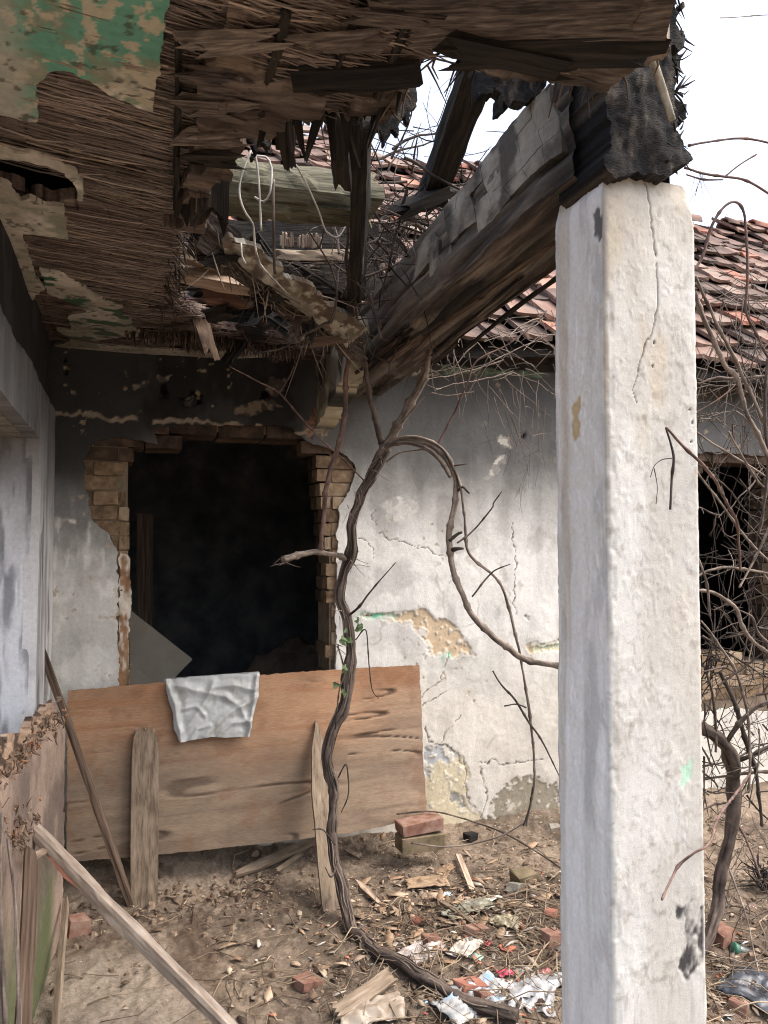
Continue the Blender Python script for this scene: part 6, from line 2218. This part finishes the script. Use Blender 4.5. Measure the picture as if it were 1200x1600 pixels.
for k in range(90):      # the dense lower tangle
    px, py = rs.uniform(1098, 1230), rs.uniform(700, 1260)
    tendril(tw2, at_y(px, py, rs.uniform(2.3, 3.3)), (rs.gauss(.1, .7), rs.gauss(0, .3), rs.gauss(.1, .8)), rs.uniform(.2, .6), rs.choice([.0016, .002, .003, .005]), rs, 0, (BK1 * .8, BK2 * .85))
for k in range(60):      # dry stalks near its foot
    p = G(rs.uniform(1105, 1230), rs.uniform(1280, 1560))
    tendril(tw2, p, (rs.gauss(.1, .8), rs.gauss(0, .4), rs.uniform(.1, .8)), rs.uniform(.12, .4), rs.choice([.0016, .002, .003]), rs, 1, (GR1 * .9, GR2))
for k in range(8):
    tendril(tw2, at_y(rs.uniform(1080, 1100), rs.uniform(262, 285), 1.85), (rs.gauss(0, .5), 0, -1), rs.uniform(.04, .12), .001, rs, 1, (BK1, BK2))
for k in range(40):
    px, py = rs.uniform(1095, 1120), rs.uniform(1000, 1070)
    tendril(tw2, at_y(px, py, rs.uniform(2.3, 2.5)), (rs.gauss(0, .8), rs.gauss(0, .3), rs.gauss(0, .8)), rs.uniform(.05, .12), rs.uniform(.002, .004), rs, 1, (S(36, 32, 30), S(70, 62, 56)))
o = link('twigs', tw2.mesh('twigs'), M_TWIG, v2)
tag(o, kind='stuff')
# black dead clump low at the right
mbk = MB()
for k in range(90):
    p = G(rs.uniform(1180, 1230), rs.uniform(1385, 1400), rs.uniform(0, .10))
    tendril(mbk, p, (rs.gauss(0, .8), rs.gauss(0, .5), rs.gauss(.5, .6)), rs.uniform(.04, .14), .004, rs, 1, (S(26, 24, 24), S(58, 52, 48)))
o = link('dead_clump', mbk.mesh('dead_clump'), M_TWIG)
tag(o, 'small black clump of dead stems on ground at right edge', 'dead plant')
reorigin(o, G(1200, 1395))

# hanging wires in the torn ceiling
for k, (pts, lab, rr) in enumerate([
    ([(392, 235, 2.3), (376, 280, 2.3), (375, 310, 2.3), (385, 335, 2.32), (395, 350, 2.34), (398, 380, 2.38), (402, 400, 2.4), (412, 420, 2.45), (448, 458, 2.55)], 'long pale wire drooping in front of mossy log', .0035),
    ([(398, 232, 2.25), (404, 280, 2.25), (408, 360, 2.28)], 'straight pale wire hanging beside mossy log', .0035),
    ([(396, 245, 2.25), (415, 245, 2.25), (424, 262, 2.25), (422, 300, 2.25), (412, 315, 2.26), (398, 308, 2.28)], 'pale wire loop hanging in front of log', .0035),
    ([(463, 258, 2.2), (480, 290, 2.25), (498, 330, 2.3), (510, 362, 2.35), (528, 370, 2.4), (540, 355, 2.45)], 'thin pale wire curling down right of hanging board', .003),
    ([(377, 380, 2.4), (378, 400, 2.4), (384, 412, 2.4)], 'short stub of pale wire under the log', .003),
    ([(427, 280, 2.3), (427, 340, 2.32), (429, 420, 2.4), (430, 428, 2.4)], 'thin upright stem hanging left of the rafter, beside wire loop', .005)]):
    mb = MB()
    tube(mb, vp(pts), [rr] * len(pts), .015, 6, c1=S(120, 116, 108) if k < 5 else BK1, c2=S(196, 192, 184) if k < 5 else BK2, seed=k)
    o = link('wire' if k < 5 else 'stem', mb.mesh('wire'), M_WIRE)
    tag(o, lab, 'wire' if k < 5 else 'stem')
    reorigin(o, at_y(*pts[0]))

# ------------------------------------------------------------------ litter on the floor
def scatter(name, n, region, size, cols, seed, mat, curl=.5, aspect=(.18, .6), kind='stuff'):
    """n bent scraps lying on the ground as one mesh of real little sheets"""
    rs = np.random.RandomState(seed)
    xy = region(rs, n)
    x, y = xy[:, 0], xy[:, 1]
    z = gz(x, y)
    e = .02
    sx = (gz(x + e, y) - gz(x - e, y)) / (2 * e)
    L = size[0] + (size[1] - size[0]) * rs.rand(n) ** 3
    Wd = L * (aspect[0] + (aspect[1] - aspect[0]) * rs.rand(n))
    a = rs.rand(n) * 2 * np.pi
    tl_ = rs.randn(n) * .2
    tb = rs.randn(n) * .2
    ux, uy = np.cos(a), np.sin(a)
    U = np.stack([ux * np.cos(tl_), uy * np.cos(tl_), np.sin(tl_)], 1)
    V = np.stack([-uy * np.cos(tb), ux * np.cos(tb), np.sin(tb)], 1)
    N = np.cross(U, V)
    C = np.stack([x, y, z + .003 + .35 * (np.abs(np.sin(tl_)) * L + np.abs(np.sin(tb)) * Wd)], 1)
    k = curl * L * (rs.rand(n) - .3)
    rows = []
    jit = lambda: (rs.rand(n) - .5)[:, None] * .5
    for (s, t, lift) in [(-1, -.25, 0), (-1, .35, 0), (-.1, -1, 1), (.15, 1, 1), (1, -.15, 0), (1, .2, 0)]:
        rows.append(C + U * (s * .5 * L)[:, None] + V * (t * .5 * Wd)[:, None] + N * (lift * k * .25)[:, None] + U * L[:, None] * jit() * .35 + V * Wd[:, None] * jit() * .35)
    top = np.stack(rows, 1)
    bot = top - N[:, None, :] * .0012
    P = np.concatenate([top, bot], 1).reshape(-1, 3)
    b = np.arange(n)[:, None] * 12
    q = np.array([[0, 2, 3, 1], [2, 4, 5, 3], [6, 7, 9, 8], [8, 9, 11, 10], [0, 1, 7, 6], [4, 10, 11, 5], [0, 6, 8, 2], [2, 8, 10, 4], [1, 3, 9, 7], [3, 5, 11, 9]])
    F = (b[:, None, :] + q[None]).reshape(-1, 4)
    ci = np.array(cols)[rs.randint(0, len(cols), n)] * (.75 + .5 * rs.rand(n))[:, None]
    o = link(name, mesh_np(name, P, F, np.repeat(ci, 12, 0), smooth=False), mat)
    return tag(o, kind=kind)


def free(p):
    x, y = p[:, 0], p[:, 1]
    inp = (x > PXL - .02) & (x < PXR + .02) & (y > PYF - .02) & (y < PYB + .02)
    wl = (y > WY - .03)
    return p[~inp & ~wl]


def reg_all(rs, n):
    p = np.stack([rs.uniform(-.3, 3.4, n), rs.uniform(1.9, 3.86, n)], 1)
    d = rs.rand(n) < .25 + .75 * sstep(.4, 1.2, p[:, 0] + .4 * (fbm(p[:, 0] * 3, p[:, 1] * 3, 5, 3) - .5))
    q = free(p[d])
    return q[rs.randint(0, len(q), n)] + rs.randn(n, 2) * .012


def reg_rub(rs, n):
    p = np.stack([1.55 + rs.randn(n) * .5, 2.5 + rs.randn(n) * .38], 1)
    q = free(p)
    return q[rs.randint(0, len(q), n)] + rs.randn(n, 2) * .012


def reg_heap(rs, n):
    p = np.stack([rs.uniform(-.15, .7, n), 3.52 + rs.randn(n) * .08], 1)
    return np.minimum(p, [9, WY - .05])


def reg_mid(rs, n):
    p = np.stack([1.25 + rs.randn(n) * .28, 3.05 + rs.randn(n) * .22], 1)
    return p


BRW = [S(126, 106, 88), S(108, 90, 74), S(148, 130, 110), S(90, 74, 61), S(104, 86, 70), S(166, 150, 130), S(120, 102, 86)]
scatter('leaf_litter', 3600, reg_all, (.006, .036), BRW, 1, M_LITTER, .35, (.2, .8))
scatter('leaf_litter', 2600, reg_rub, (.010, .07), BRW + [S(176, 168, 158), S(128, 116, 104), S(74, 62, 54)], 2, M_LITTER)
scatter('leaf_litter', 420, reg_mid, (.02, .09), [S(160, 136, 112), S(140, 116, 94), S(172, 150, 128)], 3, M_LITTER)
scatter('paper_scraps', 260, reg_rub, (.006, .030), [S(196, 192, 186), S(176, 176, 172), S(206, 200, 190), S(160, 172, 172), S(176, 84, 84), S(140, 170, 190)], 4, M_LITTER)
scatter('plaster_crumbs', 700, reg_all, (.004, .012), [S(220, 212, 200), S(196, 184, 166)], 5, M_LITTER, .9, (.7, 1))
scatter('brick_crumbs', 240, reg_rub, (.012, .04), [S(176, 112, 88), S(160, 96, 74), S(150, 120, 100)], 6, M_RUBBLE, .9, (.6, 1))
scatter('leaf_litter', 500, reg_heap, (.010, .05), BRW + [S(84, 68, 56)], 7, M_LITTER)

gt = MB()
rs = random.Random(31)
for k in range(820):
    if k < 580:
        x, y = 1.6 + rs.gauss(0, .5), 2.45 + rs.gauss(0, .4)
    elif k < 660:
        x, y = rs.uniform(.2, 1.1), rs.uniform(2.2, 3.3)
    else:
        x, y = rs.uniform(-.2, 3.2), rs.uniform(2.0, 3.8)
    if PXL - .1 < x < PXR + .1 and PYF - .1 < y < PYB + .1 or y > 3.8:
        continue
    a = rs.uniform(0, 6.283)
    L = rs.uniform(.05, .32) * (1 if k < 580 else .7)
    P = []
    for t in (0, .33, .66, 1):
        a += rs.gauss(0, .25)
        xx, yy = x + math.cos(a) * L * t, y + math.sin(a) * L * t
        P.append((xx, yy, float(gz(xx, yy)) + .004 + (rs.uniform(0, .05) if k < 580 else rs.uniform(0, .012)) * (1 if 0 < t else .3)))
    r = rs.uniform(.0010, .0030)
    c = mix(S(74, 60, 50), S(172, 154, 130), rs.random())
    tube(gt, P, [r, r, r, r * .6], .08, 4, c1=c * .75, c2=c, seed=k)
o = link('twig_litter', gt.mesh('twig_litter'), M_TWIG)
tag(o, kind='stuff')

# clods and stones
cl = MB()
for k in range(170):
    if k < 90:
        x, y = rs.uniform(-.25, 1.0), 3.5 + rs.gauss(0, .15)
    else:
        x, y = rs.uniform(-.3, 3.2), rs.uniform(2.0, 3.8)
    if y > 3.84 or PXL - .06 < x < PXR + .06 and PYF - .06 < y < PYB + .06:
        continue
    s = rs.uniform(.006, .02) * (1 if rs.random() < .9 else 1.8)
    z = float(gz(x, y))
    pts = [(x + s * math.cos(a) * rs.uniform(.7, 1.2), y + s * math.sin(a) * rs.uniform(.7, 1.2), z - .002) for a in (0, 1.05, 2.1, 3.14, 4.2, 5.2)]
    up_ = [(x + s * .6 * math.cos(a) * rs.uniform(.6, 1.3), y + s * .6 * math.sin(a) * rs.uniform(.6, 1.3), z + s * rs.uniform(.5, .9)) for a in (.2, 1.2, 2.2, 3.3, 4.4, 5.4)]
    F = [tuple(range(6, 12))] + [(i, (i + 1) % 6, 6 + (i + 1) % 6, 6 + i) for i in range(6)]
    cl.add(pts + up_, F, mix(S(96, 80, 66), S(140, 122, 104), rs.random()))
o = link('pebbles', cl.mesh('pebbles', False), M_RUBBLE)
tag(o, kind='stuff')


# ------------------------------------------------------------------ rubbish one can name
def crumple(name, label, cat, px, py, w, d, h, c1, c2, seed, mat=None, c3=None, n=22, rz=None):
    """a crumpled sheet lying on the ground"""
    ctr = G(px, py)
    u, v = np.meshgrid(np.linspace(-1, 1, n), np.linspace(-1, 1, n))
    r_ = np.random.RandomState(seed)
    a = r_.uniform(0, 6.28) if rz is None else rz
    q = .75 + .5 * fbm(u * 1.5 + seed, v * 1.5, seed, 3)
    X = u * w / 2 * q
    Y = v * d / 2 * (.7 + .6 * fbm(u * 1.4 + 7, v * 1.4 + seed, seed + 3, 3))
    xr, yr = ctr[0] + X * math.cos(a) - Y * math.sin(a), ctr[1] + X * math.sin(a) + Y * math.cos(a)
    Z = gz(xr, yr, False) + (ctr[2] - float(gz(ctr[0], ctr[1], False))) + .006 + h * np.clip(ridge(u * 1.6 + seed, v * 1.6 + u, seed + 5, 3) - .25, 0, 2) * (1.1 - .5 * np.hypot(u, v))
    m = fbm(u * 3 + seed, v * 3, seed + 8, 4)
    c = mix(c1, c2, sstep(.35, .65, m))
    if c3 is not None:
        c = mix(c, c3, sstep(.56, .62, fbm(u * 2.2 + 5, v * 2.2 + seed, seed + 9, 2)))
    k = (np.arange(n - 1)[:, None] * n + np.arange(n - 1)[None]).ravel()
    qd = np.stack([k, k + 1, k + n + 1, k + n], 1)
    o = link(name, mesh_np(name, np.stack([xr, yr, Z], -1).reshape(-1, 3), qd, c.reshape(-1, 3)), mat or M_FOIL)
    sm = o.modifiers.new('thickness', 'SOLIDIFY')
    sm.thickness = .0015
    reorigin(o, ctr)
    return tag(o, label, cat)


WHT, LGR = S(168, 168, 166), S(130, 132, 132)
crumple('plastic_bag', 'torn white plastic bag around red tile piece by vine foot', 'plastic bag', 735, 1568, .25, .15, .07, WHT, LGR, 51, c3=S(150, 178, 206), rz=.3)
crumple('plastic_bag', 'dirty pale plastic bag lying left of vine foot', 'plastic bag', 580, 1585, .22, .12, .05, S(166, 154, 140), S(140, 126, 110), 52, rz=-.1)
crumple('plastic_bag', 'greyish plastic wrap half buried in twigs near floor middle', 'plastic bag', 655, 1492, .20, .12, .05, S(186, 176, 170), S(150, 138, 130), 53, rz=.4)
crumple('plastic_film', 'long clear plastic film against the lower pillar side', 'plastic film', 838, 1555, .22, .16, .06, S(176, 178, 180), S(140, 138, 136), 54, rz=.9)
crumple('paper', 'pale crumpled paper lying between twigs, above the white bag', 'paper', 728, 1485, .12, .09, .04, S(198, 190, 178), S(170, 160, 146), 55)
crumple('wrapper', 'bright pink wrapper in the rubbish beside pillar', 'wrapper', 790, 1524, .055, .03, .02, S(206, 84, 104), S(180, 70, 90), 56)
crumple('wrapper', 'small red wrapper in middle of rubbish heap', 'wrapper', 762, 1478, .035, .025, .015, S(190, 60, 70), S(150, 54, 60), 57)
crumple('wrapper', 'pale mint green wrapper near small red wrapper', 'wrapper', 742, 1498, .06, .04, .02, S(168, 198, 180), S(150, 178, 164), 58)
crumple('wrapper', 'shiny white and silver wrapper below pink wrapper', 'wrapper', 780, 1540, .10, .045, .02, S(216, 210, 208), S(176, 168, 166), 59)
crumple('plastic_bag', 'grey green crumpled plastic heap in the litter', 'plastic bag', 730, 1425, .24, .12, .06, S(156, 154, 136), S(120, 116, 100), 60, rz=.2)
crumple('plastic_bag', 'pale yellowish plastic scrap right of green heap', 'plastic bag', 795, 1445, .14, .09, .05, S(172, 164, 138), S(140, 130, 108), 61)
crumple('paper', 'small white scrap of paper beyond the green heap', 'paper', 772, 1408, .07, .03, .018, S(224, 220, 206), S(206, 200, 186), 62, M_LITTER)
crumple('plastic_bag', 'pale blue scrap of film left of green heap', 'plastic film', 694, 1402, .07, .04, .02, S(178, 194, 198), S(160, 172, 174), 63)
crumple('cardboard', 'torn flat brown cardboard on the earth floor', 'cardboard', 668, 1382, .20, .10, .03, S(158, 136, 112), S(138, 116, 94), 64, M_LITTER, rz=-.2)
crumple('cardboard', 'curled brown bark strip behind torn cardboard', 'bark', 698, 1362, .13, .06, .04, S(150, 126, 102), S(128, 106, 84), 65, M_LITTER, rz=.8)
crumple('plastic_sheet', 'dark grey plastic sheet on ground right of pillar', 'plastic sheet', 1178, 1552, .24, .18, .07, S(66, 70, 78), S(44, 46, 52), 66, rz=.5)
crumple('wrapper', 'dull pinkish wrapper close to the pillar side', 'wrapper', 850, 1526, .06, .04, .03, S(176, 112, 108), S(150, 96, 92), 67)
crumple('paper', 'dirty white scrap near bottom of floor by vine', 'paper', 716, 1590, .07, .04, .02, S(206, 200, 198), S(180, 172, 168), 68)


def shard(name, label, cat, px, py, dims, mat, rz, tilt, seed, lift=.01):
    return lone_brick(name, label, G(px, py, lift * .5), dims, mat, rz, tilt, seed, cat, j=.011)


shard('tile_shard', 'flat orange red tile shard inside the white bag', 'tile shard', 735, 1548, (.10, .075, .02), M_TILERED, .2, .25, 101, .03)
shard('tile_shard', 'pinkish broken tile lying alone on bare earth', 'tile shard', 480, 1534, (.085, .07, .035), M_REDBRICK, .5, .3, 102)
shard('tile_shard', 'orange tile shard left of greyish wrap', 'tile shard', 655, 1442, (.06, .045, .02), M_TILERED, 1.0, .3, 103)
shard('tile_shard', 'orange brown shard beside the greyish wrap', 'tile shard', 675, 1474, (.07, .05, .025), M_REDBRICK, .3, .2, 104)
shard('brick_lump', 'brown brick lump in the litter below green heap', 'brick', 745, 1460, (.085, .05, .04), M_REDBRICK, .4, .2, 105)
shard('brick_lump', 'reddish brick lump close to pillar, upper one', 'brick', 862, 1472, (.08, .07, .05), M_REDBRICK, .2, .2, 106)
shard('brick_lump', 'small red brick lump by dark rubbish near pillar', 'brick', 860, 1432, (.055, .04, .03), M_TILERED, .8, .1, 107)
shard('stone', 'rounded grey brown stone on floor before the wall', 'stone', 820, 1374, (.11, .07, .05), M_MOSSBRICK, .2, .1, 108)
shard('stone', 'pale tan stone left of rounded grey stone', 'stone', 805, 1390, (.075, .05, .03), M_BLOCK, .7, .3, 109)
shard('brick_lump', 'dark brick lump under the white bag edge', 'brick', 757, 1560, (.05, .05, .03), M_REDBRICK, .2, .3, 110)
shard('brick_lump', 'reddish brick piece at foot of second vine', 'brick', 1126, 1474, (.085, .07, .09), M_REDBRICK, .3, .1, 111, .02)
shard('brick_lump', 'rusty lump in front of dark grey plastic sheet', 'brick', 1155, 1578, (.06, .05, .04), M_REDBRICK, .6, .2, 112)
shard('plaster_chip', 'flat white plaster chip at the wall foot by pillar', 'plaster chip', 866, 1289, (.06, .03, .012), M_BLOCK, .1, .1, 113)

# split wood on the floor
o = slab('plank', G(368, 1372, .025), G(498, 1320, .035), .05, .02, M_GREYWOOD, np.array([0, -.5, 1]), [(0, .4, .5), (.2, 1, 1), (.8, .8, .7), (1, .5, .5)], 121)
tag(o, 'split grey plank lying on earth before plywood', 'plank')
o = slab('plank', G(432, 1368, .02), G(470, 1340, .02), .02, .012, M_GREYWOOD, np.array([0, -.5, 1]), None, 122)
tag(o, 'short thin stick next to split grey plank', 'stick')
o = slab('wood_chip', G(558, 1383, .02), G(594, 1416, .012), .035, .008, M_PALEWOOD, np.array([0, -.6, 1]), [(0, .2, .2), (.3, .9, 1), (1, .5, .4)], 123)
tag(o, 'pale cream wood chip on earth right of vine', 'wood chip')
o = slab('wood_chip', G(541, 1330, .015), G(563, 1343, .012), .022, .008, M_PALEWOOD, np.array([0, -.6, 1]), None, 124)
tag(o, 'small pale wood chip by plywood lower corner', 'wood chip')
o = slab('plank', G(525, 1594, .03), G(612, 1540, .035), .06, .015, M_GREYWOOD, np.array([0, -.5, 1]), [(0, .7, .8), (.4, 1, .8), (1, .8, 1)], 125)
tag(o, 'worn pale plank end lying under the vine foot', 'plank')
o = slab('wood_chip', G(716, 1345, .03), G(738, 1398, .02), .028, .01, M_PALEWOOD, np.array([0, -.6, 1]), None, 126)
tag(o, 'brown wood splinter standing right of torn cardboard', 'wood chip')
o = slab('wood_chip', G(690, 1420, .03), G(742, 1452, .02), .018, .012, M_GREYWOOD, np.array([0, -.6, 1]), None, 127)
tag(o, 'thin grey lath lying across litter left of heap', 'wood chip')
o = slab('wood_chip', G(70, 1345, .25), G(118, 1340, .2), .018, .012, M_DARKWOOD, np.array([0, -1, .2]), None, 128)
bpy.data.objects.remove(o)

# glass jar with a green lid
jar = thing('jar', 'glass jar with green lid lying right of pillar', 'jar', G(1150, 1486, .004))
jp = np.array(jar.location)
mb = MB()
ax = np.array([.5, -.1, -.25])
ax /= np.linalg.norm(ax)
tube(mb, [jp - ax * .0, jp + ax * .015, jp + ax * .05, jp + ax * .085, jp + ax * .09], [.022, .027, .029, .027, .018], .008, 16, c1=S(150, 156, 150), c2=S(190, 194, 188), seed=1)
link('glass', mb.mesh('glass'), M_GLASS, jar)
mb = MB()
tube(mb, [jp - ax * .018, jp - ax * .012, jp + ax * .002], [.022, .026, .026], .004, 16, c1=S(40, 84, 68), c2=S(58, 104, 86), seed=2)
link('lid', mb.mesh('lid'), M_FOIL, jar)
